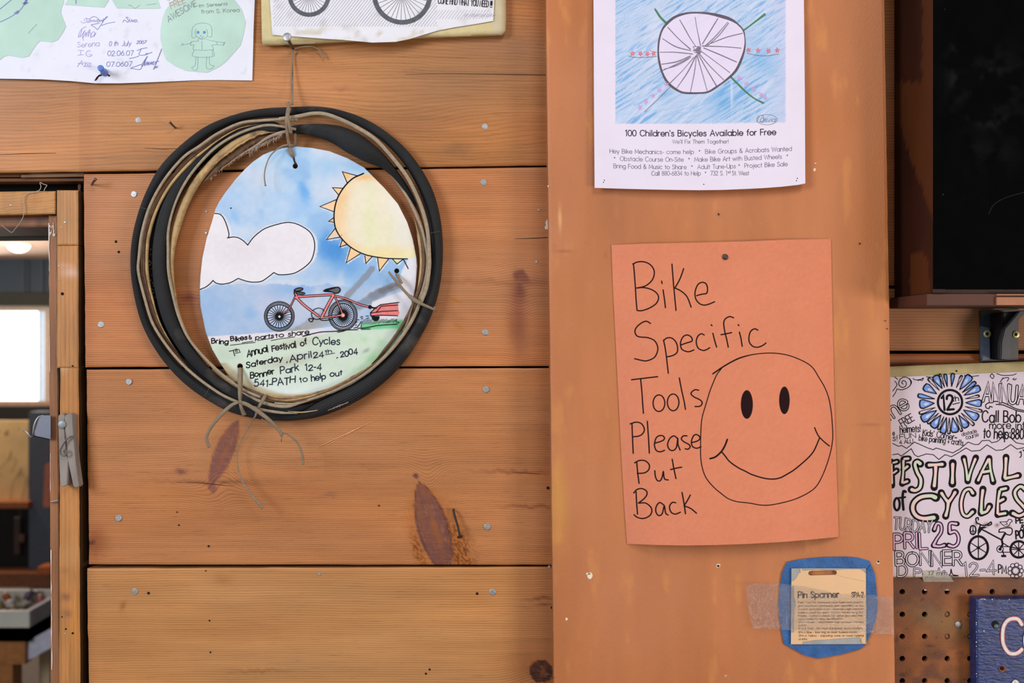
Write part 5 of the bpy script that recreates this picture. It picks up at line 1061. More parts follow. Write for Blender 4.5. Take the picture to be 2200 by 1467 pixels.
def eggcol(x, y):
    n1 = fbm(x / 70, y / 60, 201); n2 = fbm(x / 24, y / 22, 203); n3 = fbm(x / 8, y / 8, 205)
    xx = x + 16 * (n2 - .5); yy = y + 14 * (fbm(x / 22, y / 20, 207) - .5)
    W = np.array([230, 228, 236.]); c = np.tile(W, (len(x), 1))
    sky = np.tile(np.array([180, 209, 238.]), (len(x), 1)); sky = mixc(sky, (204, 216, 236), ss(n1, .42, .68)); sky = mixc(sky, (150, 190, 234), ss(n1, .45, .25))
    upper = 1 - ss(y, 604, 622)
    c = mixc(c, 0, 0 * x); c = c + (sky - c) * .95
    c = mixc(c, (186, 206, 234), .6 * gau(xx, yy, 520, 440, 90, 60)); c = mixc(c, (206, 216, 234), .8 * gau(xx, yy, 530, 500, 60, 20) + .4 * gau(xx, yy, 560, 400, 40, 30))
    for q, k, cc in [((652, 412, 11, 24, -10), 1.0, (110, 172, 236)), ((640, 440, 26, 34, 0), .5, (136, 186, 238)), ((508, 466, 9, 16, -15), .8, (144, 188, 236)), ((560, 456, 10, 6, 20), .7, (150, 192, 236)), ((600, 420, 30, 12, 0), .5, (160, 198, 238)), ((620, 340, 30, 14, 0), .4, (160, 202, 240)), ((700, 360, 30, 20, 0), .4, (152, 196, 238)),
                     ((720, 540, 34, 30, 20), 1.0, (76, 144, 216)), ((700, 520, 14, 24, 0), .8, (84, 150, 220)), ((745, 575, 40, 22, 10), .7, (104, 162, 224)), ((690, 590, 60, 26, -10), .5, (140, 182, 228))]:
        c = mixc(c, cc, np.clip(k * 1.15 * gau(xx, yy, *q), 0, 1))
    # lower sky wash: slate blue with a hard wet edge under the cloud
    low = (yy > 612) & (y < 760); edge = np.exp(-((yy - 614) / 4.) ** 2)
    lc = np.tile(np.array([168, 190, 222.]), (len(x), 1)); lc = mixc(lc, (150, 182, 222), ss(n1, .5, .7)); lc = mixc(lc, (190, 198, 222), ss(n1, .48, .3))
    lc = mixc(lc, (140, 178, 226), .8 * gau(xx, yy, 540, 672, 16, 12) + .6 * gau(xx, yy, 620, 625, 60, 16) + .7 * gau(xx, yy, 660, 610, 40, 20))
    f = low.astype(float) * .9; c = c + (lc - c) * f[:, None]
    c = mixc(c, (206, 212, 228), .9 * ss(yy, 600, 604) * (1 - ss(yy, 609, 613)) * (x < 640))
    for q, k, cc in [((812, 600, 50, 22, -14), .7, (150, 184, 222)), ((850, 600, 30, 22, 0), .6, (140, 180, 224)), ((770, 610, 34, 20, -30), .6, (148, 186, 226)), ((680, 640, 12, 34, 15), .7, (206, 210, 226)), ((727, 612, 8, 30, 15), .8, (200, 210, 230)), ((640, 668, 40, 26, 0), .5, (190, 198, 220)), ((705, 655, 20, 30, 0), .5, (196, 204, 224))]:
        c = mixc(c, cc, np.clip(k * gau(xx, yy, *q), 0, 1))
    # grey brush streaks of the painted smoke
    def seg(x0, y0, x1, y1, w, k, cc, c):
        dx, dy = x1 - x0, y1 - y0; L2 = dx * dx + dy * dy; t = np.clip(((x - x0) * dx + (y - y0) * dy) / L2, 0, 1); d = np.hypot(x - x0 - t * dx, y - y0 - t * dy)
        return mixc(c, cc, k * (1 - ss(d + 5 * (n3 - .5) + 4 * (n2 - .5), w * .5, w)))
    c = seg(800, 578, 745, 638, 9, .7, (132, 134, 144), c); c = seg(895, 600, 800, 634, 10, .75, (138, 130, 130), c); c = seg(830, 622, 770, 658, 13, .75, (122, 136, 158), c); c = seg(860, 606, 818, 626, 8, .6, (108, 104, 108), c)
    c = seg(720, 660, 640, 712, 13, .7, (156, 152, 162), c); c = seg(700, 690, 560, 735, 12, .6, (164, 164, 160), c); c = seg(640, 712, 560, 770, 14, .5, (150, 148, 136), c)
    # right margin left white
    rm = ss(x + 6 * (n2 - .5) - (868 + 10 * np.sin(y / 20.)), 0, 4) * (y > 540) + ss((x - 800) * .36 + (y - 640), 6, 10) * (x > 800) * (y < 700)
    c = mixc(c, (228, 224, 232), np.clip(rm, 0, 1) * .9)
    # white halo around the cloud, then cloud
    cl = pip(x, y, CLOUD).astype(float); halo = pip(x + 5 * (n2 - .3), y + 3, CLOUD) | pip(x - 7, y - 1, CLOUD)
    c = mixc(c, (226, 226, 236), .8 * halo); c = mixc(c, np.array([232, 228, 236.]), cl); c = mixc(c, (222, 214, 222), cl * .5 * gau(x, y, 520, 540, 60, 30))
    # sun
    s = pip(x, y, SUN).astype(float); d = np.hypot(x - 815, y - 462)
    sc = np.tile(np.array([236, 228, 206.]), (len(x), 1)); sc = mixc(sc, (244, 206, 158), ss(d + 20 * (n2 - .5), 62, 96) * ss(-(x * .8 - y), -330, -60) * .9)
    sc = mixc(sc, (232, 230, 226), .8 * ss(x + 24 * (n1 - .5) * 2, 815, 860)); sc = mixc(sc, (226, 230, 184), .7 * gau(xx, yy, 792, 480, 12, 70) + .3 * gau(xx, yy, 830, 500, 30, 30)); sc = mixc(sc, (236, 226, 168), ss(y, 520, 550) * .7)
    sc = mixc(sc, (240, 184, 116), .8 * gau(xx, yy, 785, 382, 22, 8) + .35 * gau(x, y, 735, 430, 16, 50)); c = c + (sc - c) * s[:, None]
    for i, r in enumerate(RAYS[:-1]):
        m = pip(x, y, r).astype(float); b = np.array([[246, 196, 138], [244, 206, 160], [248, 208, 168], [240, 178, 104], [246, 206, 162], [240, 204, 160], [244, 206, 160], [240, 204, 156], [244, 206, 150], [232, 222, 150]][i], float)
        hal = pip(x + 3, y - 1, r) | pip(x - 2, y - 4, r); c = mixc(c, (228, 228, 236), .7 * (hal & ~pip(x, y, SUN))); c = c + ((b - c) * (m * (.55 + .45 * ss(n2, .35, .5)))[:, None])
    # grass field
    gy = 737 + (x - 450) * -.068 - 8 * ss(x, 640, 780) + 2 * (n3 - .5); wy = gy - 14
    c = mixc(c, (228, 222, 230), ss(y, wy - 1, wy + 1) * (1 - ss(x, 655, 740) * .4)); g = ss(y, gy - 1.5, gy + 1.5)
    gc = np.tile(np.array([206, 222, 208.]), (len(x), 1)); gc = mixc(gc, (172, 212, 164), ss(n1 * .6 + .4 * (x - 450) / 430, .62, .86)); gc = mixc(gc, (216, 228, 226), ss(y, 800, 850)); gc = mixc(gc, (150, 204, 140), .8 * gau(xx, yy, 812, 772, 26, 14) + .5 * gau(xx, yy, 790, 795, 30, 12)); gc = mixc(gc, (176, 176, 150), .5 * gau(x, y, 640, 735, 50, 10, -10)); gc = mixc(gc, (190, 206, 190), .7 * gau(x, y, 480, 760, 30, 20))
    gc = mixc(gc, (166, 140, 100), .6 * ss(np.hypot((x - 660) / 215., (y - 660) / 186.), 1.0, 1.06) * (y > 780))
    c = c + (gc - c) * g[:, None]
    c = mixc(c, (110, 196, 140), .9 * ss(y + 8 * n2 - (x - 770) * -.10, 696, 702) * (1 - ss(y - (x - 770) * -.05, 706, 712)) * (x > 775) * (x < 866)); c = mixc(c, (90, 184, 130), .8 * gau(xx, yy, 858, 704, 10, 12))
    c = mixc(c, (150, 136, 112), .35 * gau(x, y, 625, 775, 60, 12, -12) + .3 * gau(x, y, 500, 830, 26, 26)); c = mixc(c, (120, 122, 112), .5 * gau(x, y, 787, 753, 8, 4, -30))
    return c * (1 + .04 * (n3 - .5))[:, None]
HT, HR, HB = circ(634.5, 357, 5.6, 14), circ(852.5, 582, 5.4, 14), circ(516, 787, 6.2, 14)
slit = [(628.5, 339), (633, 338.5), (634.5, 346), (636.5, 351.5), (632.5, 352.5), (630, 346)]
egg = sheet('egg_shaped_sign', EGG, yE, M['paper'], None, 2.2, [HT + [], HR, HB], eggcol, thick=.0009)
tag(egg, 'egg-shaped watercolour sign with sun, cloud and red bicycle, tied inside the tyre', 'sign')
ol = Ink(yE, .00056); yl = ol
def mul(L, w, sm=True, ik=None):
    for s_ in L: (ik or ol).stroke(s_, w, sm)
z5 = lambda t: Z(430, 300, 5.6407, t)
mul([[(461, 458.4), (472, 460), (480, 468), (487, 484), (491.7, 502), (490.5, 511)], [(488.5, 511), (501, 509), (512, 510.8), (522.5, 517), (532.5, 526.5)],
     [(532, 526.5), (543.5, 511), (557.6, 498.5), (571.8, 489.7), (596.6, 481.7), (616, 477.8), (632, 479.4), (650, 487), (665.8, 498.5), (673.8, 512.7), (676, 528.7), (673.8, 544.6), (668, 560), (656.6, 572), (639.5, 583.4), (625, 588.5), (600, 590), (588.5, 585.5)],
     [(588.5, 585.3), (577, 594.3), (562, 604), (545, 606), (530, 604), (511.7, 598)], [(511.7, 598), (495.8, 606.6), (480, 610), (466, 608.6), (457.5, 602.9)], [(457.8, 602), (451.6, 609), (442, 616.4), (429.5, 621.8)]], 2.0)
ol.stroke(np.hstack([SUNARC, np.linspace(3.0, 2.2, len(SUNARC))[:, None]]), smooth=False)
for r in RAYS[:-1]: ol.stroke(r, 1.9, False)
ol.stroke(RAYS[-1], 2.0, False)
ol.disc(496, 447, 1.6); ol.disc(734, 505, .9)
# --- bicycle: colour areas first, black outlines above
gr = Ink(yE, .00052); co = Ink(yE, .00078); wt = Ink(yE, .00092)
def ell(cx, cy, rx, ry, n=40, rot=0): return [(cx + rx * math.cos(2 * pi * i / n) * math.cos(rot) - ry * math.sin(2 * pi * i / n) * math.sin(rot), cy + rx * math.cos(2 * pi * i / n) * math.sin(rot) + ry * math.sin(2 * pi * i / n) * math.cos(rot)) for i in range(n)]
for (cx, cy, rx, ry, rix, riy, ns) in [(600, 679.5, 30, 29.5, 25.5, 24, 24), (736.6, 677, 28.5, 30.5, 23, 24.5, 34)]:
    gr = Ink(yE, .00052); gr.stroke(ell(cx, cy, rx, ry), 5.2, True, True); gr.build('wheel_tyre', M['tyregrey'], egg); ol.stroke(ell(cx, cy, rx + 2.4, ry + 2.6), 1.3, True, True); ol.stroke(ell(cx, cy, rix + 1, riy + 1), 2.2, True, True)
    for i in range(ns):
        a = 2 * pi * i / ns + .08; ol.stroke([(cx + 3 * math.cos(a), cy + 3 * math.sin(a), 2.2), (cx + rix * math.cos(a), cy + riy * math.sin(a), 1.1)], smooth=False, caps=False)
    ol.disc(cx, cy, 7.5)
wt.poly(circ(600.3, 680, 3, 4)); M['hubw'] = plain('hub_white', (220, 210, 214), .7); wt.build('wheel_hub', M['hubw'], egg); wt = Ink(yE, .00092)
for p_, w_ in [([(609, 673), (620, 664.5), (628, 650), (635, 635)], 4.2), ([(637, 637.5), (700, 633.7), (716, 633.2)], 5.8), ([(637, 639), (654, 656), (684, 678.5)], 6.2), ([(691, 682), (703, 658), (716.5, 633.5)], 7.2), ([(719, 637), (729, 657), (736, 675)], 4.6), ([(690, 682.5), (715, 680), (735, 676.5)], 5.0), ([(721, 635.5), (745, 642.5), (772, 653.5), (794, 659.5)], 5.2), ([(635.5, 629), (636.5, 640)], 7)]:
    ol.stroke(p_, w_, True, caps=True); co.stroke([(a, b) for a, b in p_], w_ - 3.0, True)
co.disc(736.6, 677, 4.4); ol.stroke(ell(736.6, 677, 4.6, 4.6), .9, True, True); wt.disc(737.5, 677.5, 2.2)
sk = Ink(yE, .0010)
sk.poly([(693.6, 624.6), (699, 620.8), (712, 617.5), (723, 615.6), (728, 616), (732, 620), (731.6, 625.5), (727, 630), (720, 631), (714, 628.4), (706, 627.4), (697, 627)])
gr2 = Ink(yE, .00114); gr2.poly([(716, 620.5), (724, 617.8), (729, 619.5), (729.5, 624), (726, 628), (720, 628.5), (712, 625.5), (706, 623.6)])
sk.stroke(ell(641.5, 621.8, 9, 3.2, 20, -.2), 2.2, True, True); sk.stroke(ell(645, 629.6, 9.5, 2.4, 20, .06), 2.2, True, True); gr2.poly(ell(641.5, 621.8, 7.6, 2.0, 20, -.2)); gr2.poly(ell(645, 629.6, 8.4, 1.4, 20, .06))
sk.stroke([(632.5, 622), (632, 630), (635, 636)], 2)
for p_, w_ in [([(671, 667.5), (677, 663.5), (685, 661.5), (693, 664), (696, 668)], 1.4), ([(669, 672.5), (669.5, 678), (673, 684), (681, 686), (687, 684)], 1.6), ([(686, 684), (690, 687.4), (698, 688), (712, 686)], 1.8), ([(674, 683), (670, 691), (665, 689.5), (663, 685.5), (666, 684), (672, 685)], 1.8)]: sk.stroke(p_, w_)
# trailer
co2 = Ink(yE, .00054); co2.poly([(796, 678), (796, 671), (808, 661), (818, 655), (855, 650), (856, 664), (858, 672), (855, 678.5)])
for p_, w_ in [([(795.5, 672), (806, 661.5), (817.5, 654.3), (857, 649.3)], 1.7), ([(808, 671), (819, 657.6), (854.5, 655)], 1.5), ([(796, 672.5), (820, 668.8), (854, 667)], 1.5), ([(796, 672), (796.5, 678.5), (805, 680)], 1.7), ([(797, 678.5), (820, 676.8), (854, 678)], 1.7), ([(795, 656.5), (800, 661), (808, 661.5)], 3.2)]: sk.stroke(p_, w_, False)
sk.disc(794.5, 659.5, 3.4, 4.4, 12); sk.poly([(798, 680), (815, 679), (815, 684), (811, 689), (805, 690), (800, 686)])
zz = [(775.5, 702.5)]
rr = random.Random(77); xg = 776.
while xg < 853: zz += [(xg + 2.4, 687 + rr.uniform(-2, 2) - (xg - 776) * .02), (xg + 2.0, 695.5 + rr.uniform(-1, 2) - (xg - 776) * .06)]; xg += 3.5
sk.stroke(zz[:], 1.5, False); sk.stroke([(760, 704.5), (766, 703), (771, 698), (776, 690.5)], 1.5)
for a, b, c_, d in [(764, 694, 767, 690), (767, 687, 771, 686.5), (774, 681.5, 779, 679.5), (786, 679, 792, 678.6), (776, 685, 779, 683), (787, 685, 792, 682.5), (763, 699, 766, 697)]: sk.stroke([(a, b), (c_, d)], 1.3, False)
sk.disc(855.5, 692.5, 1.6); sk.stroke([(768, 705), (788, 703.5), (812, 699), (853, 696)], 1.7); sk.stroke([(776, 707), (795, 706.6)], 1.5)
sk.stroke([(650, 722), (668, 717.5), (690, 713), (718, 711.5), (731, 710), (745, 708.5), (768, 708)], 1.8); sk.stroke([(725, 713.5), (736, 711.5), (746, 708)], 1.5)
ol.build('sign_outlines', M['ink'], egg); co2.build('trailer_body', M['coral'], egg); co.build('bicycle_frame', M['coral'], egg); wt.build('wheel_hub', M['hubw'], egg); sk.build('bicycle_details', M['ink'], egg); gr2.build('grey_fill', M['tyregrey'], egg, None, True)
# --- lettering
l1 = Ink(yE, .00056); l2 = Ink(yE, .00056)
text(l1, 'Bring', 455, 739, 490, 736.5, 9.5, 2.3, 1.6, .1); text(l1, 'Bikes', 496, 733.5, 531, 729.5, 10, 2.3, 1.6, .1); text(l1, '&', 535, 729, 541, 728, 8.5, 1.7)
text(l1, 'parts', 549, 729.5, 588, 725, 8.5, 1.9, .5, .1); text(l1, 'to', 592.5, 725.5, 610, 723, 9, 1.9, .5); text(l1, 'share', 619, 722.5, 664, 717, 10, 1.9, .5, .08)
for st in Z(440, 690, 6.2857, "345,325 500,305 680,285; 505,290 650,270; 710,262 830,240; 838,240 915,228; 895,262 1000,240 1200,213 1215,210; 1330,203 1430,180"): l1.stroke(st, 1.4)
for st in Z(440, 690, 6.2857, "330,405 375,395 395,388; 385,395 393,430 405,468"): l1.stroke(st, 1.7)
text(l1, 'th', 505, 757.5, 515, 755.5, 8, 1.4, .5); l1.stroke([(506, 759.5), (517, 756)], 1.2)
text(l1, 'Annual', 531, 765, 576, 756, 14, 2.3, 1.6, .1); text(l1, 'Festival', 585, 755, 636, 745, 13, 2.3, 1.6, .1); text(l1, 'of', 646, 743, 660, 740, 12, 2.3, 1.5, .08)
text(l2, 'Cycles', 671, 741, 730, 738, 15, 2.3, 1.6, .1)
text(l1, 'Saterday', 529, 789, 607, 776.5, 11.5, 2.3, 1.6, .1); text(l2, ',', 615, 778, 618, 777, 10, 2.0); text(l2, 'April', 623, 778, 670, 768.5, 14, 2.3, 1.6, .1)
text(l2, '24', 674, 770, 695, 765.5, 12, 2.3, 1.5, .08); text(l2, 'th', 699, 760, 713, 758, 8, 1.6, .4); l2.stroke([(699, 762), (719, 758.5)], 1.4)
text(l2, ',', 723, 768, 726, 768, 9, 2.0); text(l2, '2004', 732, 767, 768, 760, 11.5, 2.3, 1.6, .1)
text(l1, 'Bonner', 538, 812, 589, 803, 11.5, 2.3, 1.6, .1); text(l2, 'Park', 603, 804, 642, 797, 13.5, 2.3, 1.6, .1); text(l2, '12-4', 656, 797, 690, 793, 12.5, 2.3, 1.6, .1)
text(l2, '541-PATH', 547, 832, 634, 823, 13.5, 2.3, 1.6, .1); text(l2, 'to', 645, 822, 661, 818.5, 12, 2.0); text(l2, 'help', 669, 817.5, 700, 813, 12.5, 2.3, 1.6, .1); text(l2, 'out', 710, 811, 735, 806, 11, 2.3, 1.5, .08)
l1.build('lettering', M['ink'], egg); l2.build('lettering', M['navy'], egg, 'navy marker lettering')

# ------------------------------------------------------------------ cords
def cord(label, paths, group=None):
    e = empty('cord', P(paths[0][0][0], paths[0][0][1], paths[0][0][2]), label, 'cord', group)
    for i, p in enumerate(paths): sweep('strand', p, M['cord'], e, 8, .35, seg=2.2)
    return e
cord('waxed cord hanging the tyre from the long nail, knotted to the egg sign', [
 [(627.5, 106, -.005, 1.6), (629, 120, -.003, 1.5), (626, 160, -.006, 1.6), (627, 195, -.008, 1.6), (628, 224, -.014, 2.2)],
 [(632.5, 107, -.004, 1.3), (628.5, 128, -.003, 1.3), (629, 170, -.006, 1.3), (629, 226, -.014, 1.4)],
 [(633, 105, -.007, 1.6), (645, 101.5, -.007, 1.7), (662, 100, -.006, 1.7), (677, 102, -.005, 1.5), (689, 110, -.005, 1.4), (698, 125, -.004, 1.8)],
 [(618, 221, -.016, 3.6), (620, 230, -.020, 4.4), (618, 245, -.025, 4.6), (616, 262, -.026, 4.0), (617, 285, -.022, 3.2), (619, 300, -.018, 3.4), (622, 313, -.0155, 3.8)],
 [(624, 233, -.020, 2.6), (619, 250, -.0255, 2.6), (622, 272, -.026, 3.4), (626, 287, -.022, 3.4)],
 [(634, 286, -.014, 2.8), (635, 300, -.011, 2.8), (634.5, 314, -.008, 2.8)],
 [(619, 311, -.018, 3.2), (622, 313, -.018, 3.2), (626, 312, -.016, 2.6), (633, 313, -.013, 2.2)],
 [(621, 313, -.0165, 2.6), (624, 324, -.016, 4.6), (628, 333, -.015, 4.4), (631.5, 340, -.0125, 1.8)],
 [(619, 311, -.019, 1.8), (606, 314, -.020, 1.9), (592, 323, -.021, 1.5), (579, 338, -.0215, 1.3), (571, 358, -.022, 1.2), (568, 378, -.022, 1.2), (570, 397, -.022, 1.6), (571, 399.5, -.022, 2.4)]])
ik = Ink(yE, .0008); ik.poly([(628.5, 339), (633, 338.5), (634, 345), (637.5, 352), (633, 353), (631, 347)]); ik.build('torn_slit', M['stud'], egg)
cord('waxed cord tying the right edge of the egg sign to the tyre', [
 [(835, 583.5, -.018, 2.0), (842, 593, -.020, 2.6), (854, 607, -.022, 3.0), (868, 624, -.023, 3.0), (879, 635.5, -.024, 3.2), (884, 640, -.025, 4.2)],
 [(851, 587.5, -.012, 2.4), (857, 598, -.018, 3.0), (864, 609, -.021, 2.4)],
 [(880, 636, -.025, 4.2), (890, 644, -.026, 4.6), (904, 652, -.027, 3.4), (920, 659, -.027, 3.0), (934, 665.5, -.025, 2.4), (938, 668, -.021, 2.2)],
 [(884, 642, -.022, 1.2), (886, 655, -.020, 1.4), (880, 677, -.018, 1.6), (872, 700, -.016, 2.6), (865.5, 711, -.0155, 2.6)],
 [(932, 663, -.0255, 2.4), (936.5, 656, -.018, 1.6)]])
cord('waxed cord knotted at the lower left of the egg sign with three long curling tails', [
 [(515, 790, -.012, 4.0), (515, 810, -.018, 4.4), (515, 835, -.024, 4.0), (514.5, 850, -.026, 3.2), (515.5, 863, -.026, 2.6)],
 [(519.5, 790, -.011, 2.4), (520, 810, -.016, 2.2), (519, 835, -.022, 2.0), (517, 862, -.025, 1.8)],
 [(513, 862, -.027, 2.6), (517, 864, -.029, 4.2), (521, 866, -.027, 3.4)],
 [(513, 864, -.028, 3.0), (498, 870, -.029, 3.6), (481, 885, -.030, 4.2), (463, 905, -.030, 3.6), (449, 925, -.029, 3.4), (444, 941, -.028, 3.2), (448, 957, -.027, 3.2), (450, 961, -.027, 2.2)],
 [(520, 864, -.029, 3.2), (533, 870, -.030, 4.2), (555, 884, -.031, 4.6), (578, 902, -.031, 4.2), (596, 920, -.030, 3.4), (607, 936, -.029, 3.8)],
 [(606, 930, -.029, 2.2), (614, 931, -.028, 1.4), (625, 938, -.027, 1.9), (640, 952, -.026, 2.2), (649, 975, -.025, 2.6), (651, 998, -.024, 3.0)],
 [(605, 936, -.029, 1.4), (604.5, 949, -.028, 1.0)],
 [(516, 867, -.028, 3.2), (519, 878, -.027, 3.6), (525, 892, -.023, 5.0)],
 [(571, 848, -.018, 3.4), (566, 857, -.0215, 3.8), (559, 869, -.0225, 3.4), (553, 879, -.0225, 2.6), (549, 893, -.0215, 2.2), (543, 902, -.018, 1.5), (533, 920, -.012, 1.3), (521, 940, -.010, 1.2), (511, 965, -.009, 1.2), (510, 990, -.010, 1.3), (514, 1016, -.011, 1.6), (525, 1042, -.013, 2.0), (545, 1068, -.016, 2.4), (564, 1092, -.018, 3.0)],
 [(562, 900, -.014, 1.6), (576, 910, -.013, 1.0), (590, 917, -.013, .8), (606, 930, -.015, .8)]])
# ================================================================== papers on the painted column
# ------------------------------------------------------------------ white poster with a drawn wheel
def yP(x, y):
    x = np.asarray(x, float); y = np.asarray(y, float)
    v = ss(y, -100, 420); u = (x - 1275) / 455.
    return YC - .0015 - (.005 * v) * (1 - np.abs(2 * u - 1.0) ** 3) - .005 * v * ss(u, .7, 1.05) - .003 * ss(u, .12, -.02) * v - .0025
def poscol(x, y):
    c = np.tile(np.array([226, 218, 238.]), (len(x), 1)); W = c.copy()
    def gr(ax, ay, sx, sy, seed):
        a = math.radians(ax); u = x * math.cos(a) + y * math.sin(a); v = -x * math.sin(a) + y * math.cos(a); return fbm(u / sx, v / sy, seed, 4)
    b = np.tile(np.array([186, 204, 234.]), (len(x), 1))
    st1 = gr(-32, 0, 46, 2.6, 301); st2 = gr(-48, 0, 60, 4.5, 303); st3 = gr(-18, 0, 30, 2.0, 305); big = fbm(x / 60, y / 50, 307)
    top = 1 - ss(y, 100, 150)
    b = mixc(b, (112, 166, 222), np.clip(ss(st1, .50, .72) * (.35 + .9 * ss(big, .35, .65)), 0, .85))
    b = mixc(b, (210, 216, 240), ss(st2, .55, .75) * .7); b = mixc(b, (120, 180, 226), ss(st3, .55, .8) * .6 * ss(big, .6, .4)); b = mixc(b, (196, 198, 232), .6 * gau(x, y, 1560, 90, 60, 60) * 0 + .5 * ss(x, 1640, 1690))
    b = mixc(b, (104, 168, 224), .5 * gau(x, y, 1560, 215, 40, 26, -40) + .4 * gau(x, y, 1640, 130, 30, 40, -40)); b = mixc(b, (214, 216, 238), .8 * gau(x, y, 1572, 200, 2.5, 36) + .6 * gau(x, y, 1408, 70, 20, 60))
    edge = 2.0 * (fbm(x / 4, y / 4, 311) - .5)
    m = ss(x + edge, 1321, 1323) * (1 - ss(x + edge, 1686, 1689)) * (1 - ss(y + edge + .012 * (x - 1500), 264.5, 266.5))
    rnd_ = (np.hypot(np.maximum(x - 1680, 0), np.maximum(y - 257, 0)) < 9); m = m * rnd_
    c = c + (b - c) * m[:, None]
    c = mixc(c, (226, 214, 240), .92 * pip(x, y, WH).astype(float))
    return c
zp = lambda t: Z(1180, 0, 3.4933, t)
WHp = zp("1100,95 1200,102 1300,125 1370,150 1420,185 1455,225 1470,300 1465,370 1440,450 1400,530 1340,590 1260,650 1190,690 1110,700 1010,695 950,670 890,620 850,550 825,460 818,380 825,300 845,230 880,180 940,130 1020,102")[0]
WH = [tuple(p) for p in cr(WHp, True)]
pos = sheet('flyer', [(1270, -140), (1726, -140), (1727, 0), (1729, 200), (1730, 394), (1715, 397), (1680, 401), (1640, 404), (1600, 406), (1550, 408), (1500, 408.5), (1450, 408), (1400, 407), (1340, 405.5), (1277.5, 403.5), (1276, 200), (1275, 0)], yP, M['paper'], None, 2.0, [], poscol)
tag(pos, 'white flyer with a child\'s drawing of a spoked wheel on blue, top of the column', 'flyer')
cw = Ink(yP, .00026); cl = Ink(yP, .00022); cg = Ink(yP, .00026); crd = Ink(yP, .00026); cpk = Ink(yP, .00026)
w_ = [(a, b, 3.6 + 1.8 * math.sin(i * .9) + (1.6 if i in (2, 3, 18, 19, 20) else 0)) for i, (a, b) in enumerate(WHp)]
cw.stroke(w_, closed=True)
rr = random.Random(2)
for k in range(3): cw.stroke([(a + rr.uniform(-1.6, 1.6), b + rr.uniform(-1.6, 1.6), rr.uniform(.6, 1.6)) for a, b in WHp], closed=True)
hub = (1498, 108)
for i, t in enumerate(zp("980,150 1020,220 1060,290 1100,350; 1095,130 1110,220 1135,340; 1265,140 1210,230 1150,330; 1340,165 1250,270 1170,345; 1345,175 1270,270 1180,350; 1450,250 1330,280 1190,335; 1440,362 1330,352 1150,345; 1405,465 1280,410 1160,360; 1355,545 1230,450 1140,385; 1310,600 1200,490 1120,395; 1255,645 1170,500 1115,400; 1185,680 1140,520 1108,410; 1060,690 1090,540 1105,420; 955,665 1040,540 1100,420; 900,630 1000,530 1085,430; 850,530 960,480 1060,430; 862,520 960,490 1050,440; 845,482 960,462 1060,420; 830,392 940,392 1075,405; 850,290 950,350 1060,380; 890,205 970,290 1060,370")):
    cl.stroke([(a, b, rr.uniform(1.2, 2.4)) for a, b in t])
for k in range(9): cl.stroke([(hub[0] + rr.uniform(-9, 9), hub[1] + rr.uniform(-9, 9), 1.2) for _ in range(4)])
for t in zp("795,70 835,130 875,170; 1617,108 1530,175 1460,228; 1360,575 1420,635 1485,697 1545,742 1605,772"):
    cg = Ink(yP, .00026); cg.stroke([(a, b, rr.uniform(3, 5.4)) for a, b in t]); cg.build('green_spoke_mark', M['crayong'], pos)
for t in zp("595,420 640,430 720,430 805,424; 715,838 800,760 880,680 910,650; 1485,400 1560,415 1640,418 1720,405"): cl.stroke(t, 1.2)
def star(ik, x, y, r, w=1.3):
    a0 = rr.uniform(0, 6.28); p = [(x + r * math.cos(a0 + i * 4 * pi / 5) * rr.uniform(.8, 1.1), y + r * math.sin(a0 + i * 4 * pi / 5)) for i in range(5)]; ik.stroke(p + [p[0]], w, False)
for x, y in [(1359, 115), (1376, 115.5), (1391, 116), (1404, 115), (1608, 108), (1629, 108), (1651, 109), (1670, 108)]: star(crd, x, y, 5.6); star(crd, x, y, 4, 1.0)
crd.stroke([(1396, 108), (1400, 110), (1411, 112)], 1); 
for x, y in [(1375, 231), (1388, 219), (1403, 206), (1417, 194), (1431, 181), (1589, 168), (1604, 180), (1619, 191), (1635, 203), (1644, 210)]: star(cpk, x, y, 5.4); star(cpk, x, y, 3.4, 1)
cl.stroke(ell(1647.5, 257, 22, 11, 30), .9, True, True); cl.stroke([(1626, 262), (1632, 249), (1640, 250), (1639, 260), (1632, 262)], .9)
text(cl, 'Olivia', 1634, 264, 1666, 261, 10, .8, .4, .1)
cw.build('wheel_rim_drawing', M['crayon'], pos); cl.build('wheel_spoke_drawing', plain('grey_pencil', (116, 106, 126), .6, var=.3, scale=600), pos, None, True); crd.build('red_star_marks', M['crayonr'], pos, None, True); cpk.build('pink_star_marks', M['crayonp'], pos, None, True)
t1 = Ink(yP, .00026); t2 = Ink(yP, .00026)
cv_ = lambda a, k=1: (lambda t: -3.2 * k * max(0, t - .55) ** 2 * 6 + 1.2 * math.sin(t * pi))
text(t1, '100 Children\'s Bicycles Available for Free', 1343.5, 292, 1667, 289.5, 12.6, 1.75, curve=lambda t: 1.5 * math.sin(pi * t))
text(t2, 'We\'ll Fix Them Together!', 1445, 308.5, 1565, 308, 8.4, .8)
text(t2, 'Hey Bike Mechanics- come help  *  Bike Groups & Acrobats Wanted', 1310, 329, 1701, 324, 9.4, .85, curve=lambda t: 4.2 * math.sin(pi * t) * (1 - .2 * t))
text(t2, '*  Obstacle Course On-Site  *  Make Bike Art with Busted Wheels  *', 1319, 345, 1693, 340, 9.4, .85, curve=lambda t: 4.4 * math.sin(pi * t))
text(t2, 'Bring Food & Music to Share  *  Adult Tune-Ups *  Project Bike Sale', 1318.5, 361, 1692, 356.5, 9.4, .85, curve=lambda t: 4.2 * math.sin(pi * t))
text(t2, 'Call 880-6834 to Help  *  732 S. 1', 1400, 377, 1562, 376.5, 9.4, .85); text(t2, 'st', 1564, 372, 1570, 372, 5, .8); text(t2, 'St. West', 1573, 376.4, 1609, 376.3, 9.2, .85)
